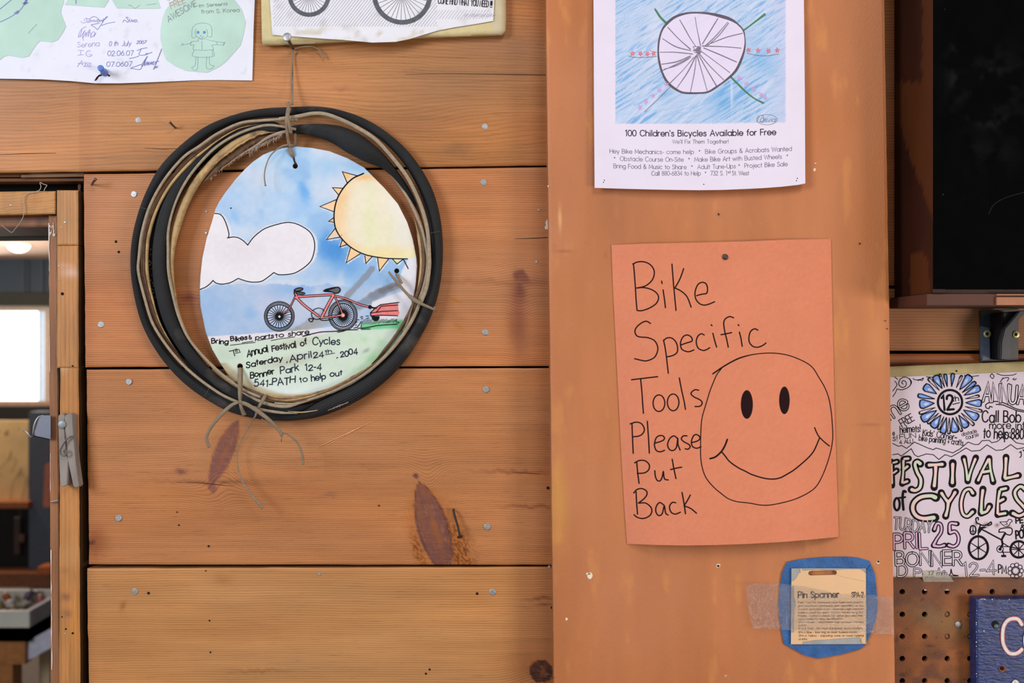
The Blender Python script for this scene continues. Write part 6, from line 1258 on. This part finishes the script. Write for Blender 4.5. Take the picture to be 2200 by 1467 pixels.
for x, y in [(1298.5, 387), (1296.5, 391.5), (1512, 396), (1713, 383), (1711, 388)]: t1.disc(x, y, 1.2, n=8)
t1.build('lettering', M['toner'], pos); t2.build('lettering', M['inksoft'], pos)

# ------------------------------------------------------------------ orange handwritten sign
def yO(x, y):
    x = np.asarray(x, float); y = np.asarray(y, float)
    v = ss(y, 540, 1180); l = 1313 + (y - 525) * .053; r = 1786 + (y - 513) * .025; u = (x - l) / (r - l)
    return YC - .0008 - (.0045 + .007 * v) * (1 - np.abs(2 * np.clip(u, 0, 1) - 1) ** 5) - .004 * v * (1 - (2 * u - 1) ** 2)
ocol = lambda x, y: np.tile(np.array([212, 130, 99.]), (len(x), 1)) * (1 + .03 * (fbm(x / 90, y / 90, 402) - .5))[:, None] + (fbm(x / 2.6, y / 2.6, 404, 2)[:, None] - .5) * 9
osg = sheet('orange_paper_sign', [(1313.5, 526), (1400, 523), (1480, 521.5), (1600, 518.5), (1700, 514.5), (1785, 513), (1787, 620), (1790, 760), (1793, 900), (1798, 1040), (1802, 1153), (1740, 1159), (1680, 1164), (1610, 1168), (1540, 1170.5), (1470, 1171.5), (1410, 1170.5), (1347, 1168), (1341, 1080), (1334, 960), (1329, 860), (1323, 740), (1317, 620)], yO, M['paper'], None, 5, [], ocol)
tag(osg, 'salmon orange paper sign with marker writing and a smiling face, middle of the column', 'sign')
k1 = Ink(yO, .00026)
za = lambda t: Z(1280, 500, 3.9286, t); zb_ = lambda t: Z(1280, 840, 3.9286, t)
for s_ in za("""318,262 330,400 340,560 348,655; 312,264 350,247 400,244 450,262 485,300 494,345 478,395 440,435 400,455 345,466; 345,466 400,462 460,475 510,505 530,545 515,590 480,620 430,645 380,658 348,655;
555,408 560,428; 568,482 578,550 588,632; 643,264 655,420 677,655; 742,302 710,390 668,466; 668,466 720,492 770,540 805,627; 852,530 895,518 935,510 943,470 930,430 895,418 860,440 838,500 845,560 880,600 920,610 960,600 1003,582;
462,765 430,747 395,755 350,790 330,830 345,868 380,880 440,885 495,910 522,960 518,1010 490,1055 430,1080 380,1075 328,1062; 572,905 590,1000 612,1185; 572,910 600,888 640,888 675,920 690,965 685,1010 650,1035 600,1047;
722,945 770,928 812,913 806,880 770,862 735,880 715,930 725,980 760,1000 790,1003 828,988; 915,862 890,852 860,875 848,920 862,970 900,992 930,988 962,970; 974,776 981,784; 988,848 1005,915 1020,965;
1163,717 1130,707 1095,725 1080,760 1088,830 1105,900 1118,965; 1057,860 1100,852 1147,842; 1202,775 1208,783; 1212,838 1225,890 1236,958; 1368,822 1340,810 1305,835 1292,890 1300,930 1330,960 1370,965 1410,950 1436,930;
302,1240 400,1228 522,1214; 378,1230 388,1330 395,1430 402,1523; 705,1225 725,1330 745,1420 757,1490; 868,1328 835,1325 803,1355 830,1385 880,1410 898,1435 880,1463 838,1466"""): k1.stroke(s_, 2.7)
for s_ in zb_("""305,270 310,400 316,525; 290,277 340,262 385,275 410,320 395,360 360,380 312,385; 435,255 445,400 452,523; 498,440 560,420 580,400 570,380 540,375 510,395 495,450 510,500 545,512 580,500; 690,400 660,378 625,400 606,450 620,490 650,502 680,475 692,400 694,450 712,498; 770,378 740,378 722,400 740,425 785,450 797,470 780,490 755,487; 808,435 860,420 880,395 860,370 830,372 808,420 815,465 850,482 888,470;
345,600 355,700 365,778; 328,605 370,585 420,590 452,625 445,665 410,690 350,695; 498,672 503,720 520,755 545,755 562,720 570,680 580,740 612,750; 645,575 660,660 677,738; 632,662 680,650 725,642;
340,850 345,950 352,1038; 320,860 345,832 385,822 425,840 432,870 410,905 360,945; 360,945 420,945 465,980 472,1020 450,1055 400,1075 350,1065 323,1043; 578,965 540,940 510,975 508,1020 530,1050 560,1035 578,970 590,1030 610,1045; 675,942 645,940 622,975 635,1020 670,1038 714,1022; 728,855 745,950 757,1035; 798,877 775,920 745,968; 745,968 800,990 850,1030"""): k1.stroke(s_, 2.7)
k1.stroke(ell(1280 + 533 / 3.9286, 840 + 102 / 3.9286, 12.6, 17.8), 2.6, True, True); k1.stroke(ell(1280 + 653 / 3.9286, 840 + 95 / 3.9286, 12.4, 18), 2.6, True, True)
k2 = Ink(yO, .0003)
for s_, w_ in zip(za("988,1190 1060,1140 1130,1098 1220,1055 1340,1025 1480,1015 1600,1028 1700,1060 1790,1105 1840,1150 1880,1215 1930,1300 1962,1380 1978,1450 1990,1536 2000,1676 1998,1756 1980,1856 1950,1956 1910,2056 1860,2141 1790,2196 1680,2248 1560,2281 1460,2298 1380,2296 1300,2281 1195,2269 1120,2244 1060,2201 990,2141 930,2066 900,1986 886,1896 884,1796 888,1656 898,1556 930,1446 962,1340 985,1280 1020,1200 1062,1143"), [2.0]): k2.stroke([(a, b, 3.0 if i < 4 else 2.1) for i, (a, b) in enumerate(s_)])
for s_, w_ in zip(zb_("1062,512 1090,545 1130,595 1200,645 1260,675 1320,705 1420,735 1500,742 1560,730 1620,698 1680,660 1780,575 1840,505 1888,398; 965,570 1010,555 1060,510 1090,460 1110,408; 1847,308 1862,345 1885,385 1930,430 1972,463"), [2.8, 3.6, 2.6]): k2.stroke(s_, w_)
k2.disc(1280 + 1275 / 3.9286, 840 + 113 / 3.9286, 12.9, 30.8, 32); k2.disc(1280 + 1592 / 3.9286, 840 + 78 / 3.9286, 11.3, 29.6, 32)
k1.build('lettering', M['inkbrown'], osg); k2.build('smiling_face', M['inkbrown'], osg)
yk = float(yO(1557, 552)); tk = lathe('tack', P(1557.5, 552, yk + .0002), (0, -1, 0), [(1.5 * S, 0), (6 * S, 0), (6.2 * S, .0010), (5 * S, .0019), (2.5 * S, .0023), (.3 * S, .0024)], plain('tack_iron', (84, 78, 72), .5, metal=.5, var=.2), None, 18)
tag(tk, 'small dark round tack near the top of the orange sign', 'tack')

# ------------------------------------------------------------------ blue tape frame with hang card, clear tape over it
zt_ = lambda t: Z(1580, 1180, 5.867, t)[0]
M['cardc'] = plain('hang_card', (222, 182, 140), .6, var=.04, scale=30, bump=.15)
grey = plain('torn_grey_card', (156, 156, 156), .85, var=.12, scale=60, bump=.4)
bt = empty('tape_frame', P(1779, 1305, YC - .0006), 'frame of blue painter\'s tape around the beige spanner card', 'tape')
def tp(poly, d, name='tape_strip'): return sheet(name, poly, lambda x, y: YC - d - .0010 * fbm(np.asarray(x) / 14, np.asarray(y) / 14, int(poly[0][0])), M['bluetape'], bt, 3.5, [], None, thick=.00015)
tp(zt_("650,160 850,120 1100,95 1400,90 1560,105 1690,145 1712,200 1650,250 1400,245 700,238 640,250 622,220"), .0008)
tp(zt_("640,180 700,230 705,480 692,760 694,1050 700,1215 680,1230 610,1190 570,960 540,700 560,450 590,290"), .0011)
tp(zt_("1712,195 1760,330 1775,480 1795,690 1770,880 1710,1060 1640,1190 1600,1215 1636,1180 1640,700 1650,260"), .0013)
tp(zt_("688,1185 1000,1190 1640,1185 1648,1200 1560,1260 1300,1330 1020,1375 860,1330 700,1240 660,1215"), .0015)
cd = empty('hang_card', P(1779, 1300, YC - .002), 'worn beige tool hang card for a pin spanner, framed in blue tape', 'card')
slot = [(1737.5 + (2 if False else 0), 1230)]; slot = zt_("960,268 1250,263 1272,275 1280,295 1265,320 950,328 925,320 916,297 930,275")
prism_poly = zt_("705,240 1000,236 1645,240 1650,1192 698,1196")
yc1 = lambda x, y: 0 * np.asarray(x, float) + YC - .0034
yc2 = lambda x, y: 0 * np.asarray(x, float) + YC - .0039
sheet('torn_backing', prism_poly, yc1, grey, cd, 8, [slot], None, thick=.0004)
sheet('printed_face', zt_("815,245 835,238 840,262 850,270 930,262 1040,258 1090,262 1180,268 1300,258 1400,250 1560,250 1610,272 1644,310 1643,800 1638,1190 1600,1185 1592,1160 1572,1112 1560,1105 1300,1122 1150,1135 1010,1142 850,1162 840,1194 700,1194 700,1050 738,1046 738,900 745,760 762,700 755,640 738,600 740,470 705,460 705,405 740,390 775,350 800,300 822,290"), yc2, M['cardc'], cd, 8, [[(a, b) for a, b in slot]], None, thick=.0002)
kb = Ink(yc2, .0002); ks = Ink(yc2, .0002)
text(kb, 'Pin Spanner', 1715, 1284, 1802, 1283, 13, 2.6); text(kb, 'SPA-2', 1830, 1283, 1855, 1282.5, 11, 1.7)
TL = [('Park Tool Pin Spanners have been designed to', 1296, 1715, 1855), ('give maximum usefulness and versatility at the', 1303.3, 1714, 1855), ('lowest possible cost. Special high-carbon', 1310.4, 1715, 1855), ('steel is used for each tool to assure long life.', 1317.6, 1715, 1855), ('Plastic coated handles for good grip and feel.', 1324.7, 1715, 1855), ('Color coded for easy identification.', 1331.6, 1715, 1811), ('SPA-1 Green - adjustable cup on most 3-piece', 1338.2, 1715, 1855), ('cranks.', 1345, 1715, 1733), ('SPA-2 Red - fits most European pawl clusters.', 1351.8, 1715, 1854), ('SPA-3 Blue - lock ring on most 3-piece cranks.', 1360.2, 1715, 1843), ('SPA-4 Yellow - adjusting cone on most 1-piece', 1367.5, 1716, 1856), ('cranks.', 1374.8, 1716, 1735)]
for s_, y_, a, b in TL: text(ks, s_, a, y_, b, y_ - .6, 4.2, .75)
kb.build('lettering', plain('card_black', (44, 24, 26), .6), cd); ks.build('small_print', plain('card_brown_print', (122, 88, 66), .6), cd)
kc = Ink(yc2, .0002); kc.stroke([(1822, 1366.5), (1836, 1366), (1852, 1363.5)], .7); kc.stroke([(1853, 1367), (1851, 1374), (1847, 1377)], .7); kc.stroke([(1798, 1235), (1810, 1239), (1830, 1243), (1858, 1249)], .5); kc.build('crease', plain('crease', (170, 132, 100), .7), cd)
def filmsheet(poly, d, seed): return sheet('clear_tape', poly, lambda x, y: YC - d - .0016 * fbm(np.asarray(x) / 11, np.asarray(y) / 8, seed) - .0013 * fbm(np.asarray(x) / 4.2, np.asarray(y) / 2.9, seed + 1, 2), M['film'], None, 1.8, [], None, thick=0)
f1 = filmsheet(zt_("130,440 240,420 560,428 900,470 1300,560 1700,570 1990,600 2000,1072 1750,1065 1300,1040 700,1022 220,1000 170,800 130,520"), .0050, 501)
tag(f1, 'crinkled clear tape strip stuck across the spanner card and blue tape', 'tape')

# ================================================================== far right: festival poster, masking tape, blue sign
fb = empty('festival_poster', P(2060, 1020, -.008), 'black and white hand-lettered festival poster with a blue sun, right of the column', 'poster')
fbk = lambda x, y: np.tile(np.array([174, 158, 118.]), (len(x), 1)) * (1 + .2 * (fbm(x / 40, y / 20, 601) - .5))[:, None]
sheet('cardboard_backing', [(1880, 788.5), (2420, 768), (2420, 1236), (1880, 1240)], lambda x, y: 0 * x - .0098, M['board'], fb, 12, [], fbk, thick=.004)
yF = lambda x, y: 0 * np.asarray(x, float) - .0126
def fcol(x, y):
    c = np.tile(np.array([204, 191, 205.]), (len(x), 1)) * (1 + .04 * (fbm(x / 50, y / 50, 603) - .5))[:, None]
    c = mixc(c, (178, 150, 116), .5 * ss(y, 1228, 1240)); 
    for q in [(2097, 1124, 3, 4), (2119, 1127, 6, 3.5), (2142, 1128, 4, 3), (2167, 1131, 3, 2)]: c = mixc(c, (112, 84, 70), np.clip(1.2 * gau(x, y, *q), 0, .9))
    return c
fp = sheet('printed_sheet', [(1880, 811.5), (2420, 789), (2420, 1241), (1880, 1238)], yF, M['paper'], fb, 4, [], fcol)
q = Ink(yF, .00022); qf = Ink(yF, .00036); qm = Ink(yF, .00036); qp = Ink(yF, .00036); qs = Ink(yF, .00022); qw = Ink(yF, .00036); qk = Ink(yF, .0005)
lodot = (1900 + 1033 / 6.667, 780 + 112 / 6.667)
hole_ = Ink(lambda x, y: 0 * x - .0118, .0004); hole_.disc(*lodot, 2.0); hole_.build('pin_hole', M['dark'], fb)
# sun with petals
SX, SY = 2041, 863.7
q.stroke(ell(SX, SY, 26, 26), 5.0, True, True)
rr = random.Random(5); a = -90
pet = [(-100, 7), (-84, 8), (-66, 5), (-52, 12), (-38, 7), (-26, 11), (-12, 5), (2, 12), (16, 5), (30, 13), (44, 6), (56, 12), (68, 5), (80, 13), (92, 5), (103, 10), (113, 5), (125, 13), (136, 5), (148, 13), (160, 6), (176, 16), (192, 8), (212, 14), (228, 6), (240, 12), (250, 5)]
for i, (a, wd) in enumerate(pet):
    th_ = math.radians(a); r0 = 34; r1 = 66 + rr.uniform(-3, 5) - (8 if -130 < a < -60 and a % 2 == 0 else 0); hw = math.radians(wd) * (.60 if wd > 9 else .5)
    def pt(r, t): return (SX + r * math.cos(th_ + t), SY + r * math.sin(th_ + t))
    outl = [pt(r0, 0), pt(r0 + 12, -hw * .7), pt(r1 - 6, -hw), pt(r1, -hw * .75), pt(r1 + 1, 0), pt(r1, hw * .75), pt(r1 - 6, hw), pt(r0 + 12, hw * .7)]
    if wd >= 7: qs.poly(outl); qs2 = None
    if wd >= 10: qw.poly([pt(r0 + 10, 0), pt(r1 - 11, -hw * .5), pt(r1 - 7, -hw * .1), pt(r1 - 12, hw * .35)])
    qk.stroke(outl + [outl[0]], 2.0 if wd >= 7 else 1.4, False)
    qk.stroke([pt(r1 - 6, -hw), pt(r1, -hw * .7), pt(r1 + 1, 0), pt(r1, hw * .7)], 2.8)
text(q, '12', 2024, 881, 2049, 879, 31, 5); text(q, 'th', 2047, 862.5, 2060, 860.5, 11, 2.0); q.stroke([(2047, 868.5), (2061.5, 865)], 2)
def T(s_, x0, y0, x1, y1, h, w, **k): text(q, s_, x0, y0, x1, y1, h, w, jit=.5, **k)
def O(s_, x0, y0, x1, y1, h, w, wi, fill=None, **k):      # outlined letters: black stroke with a lighter core
    text(q, s_, x0, y0, x1, y1, h, w, jit=.4, ww=(fill or qp, wi), **k)
O('the', 1909, 905, 1955, 874, 34, 6.0, 2.2); T('FREE', 1939, 918, 1965, 903, 17, 1.9); T('helmets!', 1934, 930, 1978, 927, 15, 1.8)
T('e', 1918, 935, 1922, 935, 11, 1.5); T('s!', 1918, 947, 1928, 947, 12, 1.5); T('FUN', 1933, 943, 1968, 940, 10, 1.4); T('4 ALL!', 1933, 954, 1962, 951, 8, 1.3)
T("Kids' Corner~", 1982, 935, 2055, 946, 13, 1.7); T('bike painting + crafts', 1974, 946, 2069, 957, 12, 1.5); T('obstacle', 2067, 937, 2099, 929, 8, 1.0); T('course', 2076, 944, 2103, 937, 9, 1.1)
O('ANNUAL', 2112, 861, 2216, 869, 38, 7.2, 3.0); T('Call Bob', 2110, 906, 2193, 908, 24, 2.8); T('more info', 2126, 920, 2214, 921, 15, 2.0); T('to help:880-6', 2113, 940, 2214, 944, 22, 2.5)
for st in Z(1900, 780, 6.667, "1545,630 1510,620 1500,650 1460,640 1450,600 1490,570 1560,550 1660,555 1760,590 1880,650 2000,680; 1600,590 1700,600 1800,640 1900,680 2000,700"): q.stroke(st, 2.2)
for st in Z(1900, 780, 6.667, "120,1150 200,1190 250,1180 320,1220 430,1130 500,1160 610,1210 700,1240 740,1215 830,1240 980,1285 1080,1230 1200,1130 1290,1165 1350,1165 1400,1110 1500,1105 1540,1140 1620,1120 1740,1020 1800,1060 1890,1140 2000,1160; 120,1310 200,1300 240,1330 300,1290 385,1225 430,1310 480,1340 600,1300 700,1310 780,1380 870,1310 960,1340 1050,1290 1170,1215 1250,1260 1370,1250 1470,1170 1600,1250 1700,1240 1810,1165 1900,1230 2000,1210"): q.stroke(st, 1.7, False)
for st in Z(1900, 780, 6.667, "270,300 250,280 270,250 310,270 310,320 260,350 210,310 220,240 280,200 350,220 380,280 350,340 260,380 180,370; 180,370 160,420 120,480; 150,260 180,310 120,400; 410,220 450,240 530,230 560,210 540,250 510,240 480,250; 600,195 720,200 820,185; 1610,150 1700,175 1840,170 1890,150; 1700,210 1660,270 1700,220 1780,210 1760,260; 1860,215 1840,230 1870,240 1890,220; 1540,150 1515,185 1550,220 1570,185 1545,155; 1150,170 1155,215; 1200,160 1230,190 1350,180; 360,220 390,270 370,320; 150,200 190,230"): q.stroke(st, 1.7)
# big psychedelic title letters: black shape under a pastel core
def BL(zf, strokes, wo=15, wi=8.5, fl=2.5, sink=None):
    for s_ in zf(strokes):
        n = len(s_); q.stroke([(a, b, wo + .6 + (fl + 1 if i in (0, n - 1) else 0)) for i, (a, b) in enumerate(s_)])
        m = [(a, b) for a, b in s_]
        m[0] = (m[0][0] + (m[1][0] - m[0][0]) * .12, m[0][1] + (m[1][1] - m[0][1]) * .12); m[-1] = (m[-1][0] + (m[-2][0] - m[-1][0]) * .12, m[-1][1] + (m[-2][1] - m[-1][1]) * .12)
        (sink or qf).stroke([(a, b, wi * (1.0 if i in (0, n - 1) else .8)) for i, (a, b) in enumerate(m)])
zz5 = lambda t: Z(1900, 980, 5.24, t)
BL(zz5, "95,75 145,60; 100,190 140,160; 80,60 88,330", 9, 4)
BL(zz5, "215,35 212,180 200,310; 220,30 275,25; 215,150 265,110; 210,300 262,280", 9.5, 5)
BL(zz5, "405,85 370,60 345,90 370,180 410,260 400,350 350,385 305,375", 13, 7.5)
BL(zz5, "495,100 580,95 660,90; 578,110 575,200 560,350", 12, 7); BL(zz5, "770,75 768,200 765,310", 13, 7)
BL(zz5, "895,20 920,140 938,280; 938,280 975,160 1030,15", 10, 5.5); BL(zz5, "1050,285 1110,150 1180,20; 1180,20 1195,150 1225,290; 1100,180 1190,165", 10, 5.5)
BL(zz5, "1370,10 1365,130 1355,250; 1355,250 1430,235 1510,215", 11, 6.5)
BL(zz5, "580,465 520,445 410,460 335,520 320,600 360,670 440,700 570,690", 15, 9)
BL(zz5, "640,410 680,470 720,520; 800,400 765,460 720,520; 720,520 710,600 690,675", 11.5, 6.5)
BL(zz5, "1000,420 960,370 900,400 865,520 880,640 935,675 1000,620", 11, 6.5); BL(zz5, "1110,370 1095,500 1090,640; 1090,640 1150,620 1185,560", 11.5, 6.5)
BL(zz5, "1300,380 1280,500 1275,660; 1305,375 1375,360; 1290,510 1345,480; 1280,655 1370,640", 10, 5.5); BL(zz5, "1600,380 1530,340 1470,400 1490,480 1560,560 1600,620 1520,670 1440,640", 12, 7)
q.stroke(ell(1927, 1083, 6, 13), 5, True, True); q.stroke(zz5("240,400 215,395 205,480 215,600")[0], 5.5); q.stroke(zz5("160,470 235,460")[0], 4)
O('TURDAY', 1920, 1137, 2001, 1144, 25, 4.4, 1.7); O('PRIL', 1921, 1179, 1992, 1177, 33, 6.6, 3.0, qm)
BL(zz5, "560,830 590,760 635,770 640,850 590,930 550,1005; 550,1005 620,1015 680,1000", 8.5, 5, 1, qm); BL(zz5, "820,760 740,760 735,860; 735,860 800,850 835,910 825,980 780,1015 720,1000", 8.5, 5, 1, qm)
O('BONNER', 1925, 1215, 2066, 1213, 29, 6.2, 2.4); O('D', 1929, 1238, 1948, 1238, 26, 5.6, 2.2); O('Park', 1964, 1238, 2030, 1238, 16, 4.4, 1.7); O('12-4', 2070, 1238, 2140, 1232, 27, 4.8, 2.0); T('PM', 2145, 1231, 2162, 1231, 17, 2.4)
q.stroke(zz5("750,1270 770,1330 830,1345 700,1345 740,1330 750,1270")[0], 2)
for k in range(9): a = k * 2 * pi / 9; q.stroke(ell(2182 + 12.5 * math.cos(a), 1226 + 12.5 * math.sin(a), 4.6, 4.6, 14), 1.6, True, True); q.stroke(ell(2182 + 8 * math.cos(a), 1226 + 8 * math.sin(a), 2, 2, 8), .9, True, True)
# ape-hanger bicycle with bird
for cx, cy, R, n in ((2102, 1176.5, 20.5, 6), (2188.5, 1180, 17.5, 8)):
    q.stroke(ell(cx, cy, R, R + 4 if R > 20 else R), 5.2, True, True); q.disc(cx, cy, 3.6)
    for k in range(n): a = k * 2 * pi / n + pi / 2; q.stroke([(cx, cy, 2.6), (cx + R * math.cos(a), cy + R * 1.1 * math.sin(a), 1.8)], smooth=False)
for st, w_ in [("1058,890 1060,830 1080,770 1040,750 1030,700 1055,690 1058,715", 2.8), ("1080,770 1130,780 1170,760 1200,740 1205,765 1165,780", 2.8), ("1090,820 1150,850 1260,910 1320,940", 3.2), ("1320,940 1340,900 1360,870", 4.5), ("1320,940 1330,990 1310,1030", 4.5), ("1340,980 1410,1020 1500,1035", 2.2), ("1310,1080 1420,1080", 2), ("1340,1015 1420,1020 1500,1035", 2), ("1330,1060 1345,1110", 2.4), ("1290,850 1300,820 1370,805 1430,810 1440,850 1420,885 1380,880 1350,855 1290,855", 2.4), ("1300,740 1380,735 1400,710 1430,715 1440,735 1420,745 1400,780 1360,790 1330,770 1300,742", 1.6), ("1370,740 1385,765 1350,765", 1.4), ("965,830 975,790 1000,780 1025,800 1028,850 1005,880 975,870 965,830", 3), ("998,785 998,875", 1.8), ("998,830 975,855", 1.6), ("998,830 1020,855", 1.6)]:
    for s_ in zz5(st): q.stroke(s_, w_)
q.poly(zz5("1315,1110 1370,1110 1372,1135 1315,1135")[0]); q.stroke(ell(2148.5, 1179.5, 7, 7), 1.8, True, True); q.disc(2148.5, 1179.5, 3.4); q.poly(zz5("1062,800 1120,790 1160,800 1100,820 1085,850 1065,870")[0])
T('PE', 2183, 1124, 2198, 1123, 11, 3); T('POW', 2183, 1157, 2212, 1155, 17, 3.4); T('&', 2193, 1138, 2203, 1138, 12, 2.4)
for st in Z(1900, 780, 6.667, "1935,1280 1955,1265 1960,1330 1940,1350; 1985,1240 2000,1260"): q.stroke(st, 2)
q.build('lettering', M['ink'], fp); qs.build('sun_petals', M['bluew'], fp, None, True); qw.build('petal_lights', plain('petal_pale', (186, 196, 226), .7), fp, None, True); qk.build('petal_outlines', M['ink'], fp)
# pastel cores: colour varies from pink to mint across each letter
m_ = newmat('pastel_core'); mm, N, L, B = m_
tc = N.new('ShaderNodeTexCoord'); nz = N.new('ShaderNodeTexNoise'); nz.inputs['Scale'].default_value = 55; L.new(tc.outputs['Object'], nz.inputs[0])
rp = N.new('ShaderNodeValToRGB'); rp.color_ramp.elements[0].position = .40; rp.color_ramp.elements[1].position = .60
rp.color_ramp.elements[0].color = (*lin((224, 186, 188)), 1); rp.color_ramp.elements[1].color = (*lin((190, 202, 182)), 1); L.new(nz.outputs[0], rp.inputs[0]); L.new(rp.outputs[0], B.inputs['Base Color']); B.inputs['Roughness'].default_value = .7
qf.build('letter_cores', mm, fp, None, True); qp.build('letter_cores', plain('paper_core', (208, 196, 210), .7, var=.04), fp, None, True); qm.build('letter_cores', plain('mauve_core', (206, 166, 202), .7, var=.08), fp, None, True)

mt = sheet('masking_tape', [(1981.5, 1225.5), (1990, 1226), (2008, 1225), (2024, 1227), (2036, 1233), (2044, 1241), (2049, 1250), (2050, 1257), (2047, 1262), (2046.5, 1268), (2012, 1269), (1985.5, 1268.5), (1984, 1258), (1985, 1250), (1982, 1243), (1983, 1234)], lambda x, y: -.0134 + .0055 * ss(np.asarray(y, float), 1236, 1252), M['masking'], None, 3, [], None, thick=.0002)
tag(mt, 'torn grey masking tape tab with faint writing, at the festival poster\'s bottom edge', 'tape')
ik = Ink(lambda x, y: -.0134 + .0055 * ss(np.asarray(y, float), 1236, 1252), .0003); text(ik, '17 mm', 1994, 1235.5, 2034, 1235, 9, 1.2, .6, .1); ik.build('lettering', plain('faded_pen', (96, 88, 104), .7), mt)
sw = lathe('screw', P(2058.5, 1341, -.0088), (0, -1, 0), [(6.3 * S, -.001), (6.5 * S, .0004), (5.6 * S, .001), (1 * S, .0011)], plain('zinc_screw', (176, 176, 178), .45, metal=.6, var=.1), None, 16); tag(sw, 'bright round screw head in the pegboard, left of the blue sign', 'screw')
bs = empty('blue_wooden_sign', P(2200, 1400, -.02), 'rough blue-painted wooden sign with a white letter C on the pegboard', 'sign')
def bcol(n): return None
slab('sign_board', (2096.5, 2099), (2560, 2560), (1288, 1284), (1760, 1760), -.026, .014, M['bluepaint'], bs, 5, wob=1.2, seed=31)
yS = lambda x, y: 0 * np.asarray(x, float) - .026
c1 = Ink(yS, .0006); c2 = Ink(yS, .0009)
cpath = [(2195, 1341), (2188, 1331), (2178, 1328.5), (2166, 1332), (2157, 1344), (2154, 1362), (2155, 1380), (2160, 1393), (2169, 1403), (2181, 1404), (2190, 1400), (2195, 1395)]
c1.stroke(cpath, 9.5); c2.stroke(cpath, 6.4)
c1.build('letter_halo', M['pink'], bs); 
c2.stroke([(2176, 1470), (2182, 1464), (2190, 1474)], 8)
c2.stroke([(2207, 1350), (2202, 1372), (2204, 1395)], 7)
c2.build('lettering', M['white'], bs)
lathe('screw_hole', P(2153, 1436.5, -.0263), (0, -1, 0), [(7 * S, -.001), (7.4 * S, .0005), (5.0 * S, .0008), (4.2 * S, .0002)], plain('raw_wood_rim', (140, 80, 56), .8), bs, 14)
lathe('screw_hole', P(2152.5, 1435, -.0272), (0, -1, 0), [(4.4 * S, 0), (4.4 * S, .0004)], M['dark'], bs, 12)
lathe('nail_pit', P(2138, 1341, -.0263), (0, -1, 0), [(8 * S, 0), (6 * S, .0004)], M['dark'], bs, 9)
lathe('nail_head', P(2140.5, 1345.5, -.0268), (0, -1, 0), [(5.4 * S, 0), (5.6 * S, .0006), (3 * S, .0012)], plain('painted_nail', (84, 100, 104), .5, metal=.3), bs, 12)
rr = random.Random(9); ik = Ink(yS, .0012)
for i in range(26): ik.disc(2098.5 + rr.uniform(-1, 1) + (0 if i % 3 else rr.uniform(0, 90)), (rr.uniform(1290, 1467) if i % 3 else 1288.5 - rr.uniform(0, 3)), rr.uniform(.5, 1.3), n=6)
ik.disc(2114, 1355, 1.6, n=7); ik.build('chipped_edge', plain('edge_chip', (190, 190, 200), .7), bs)
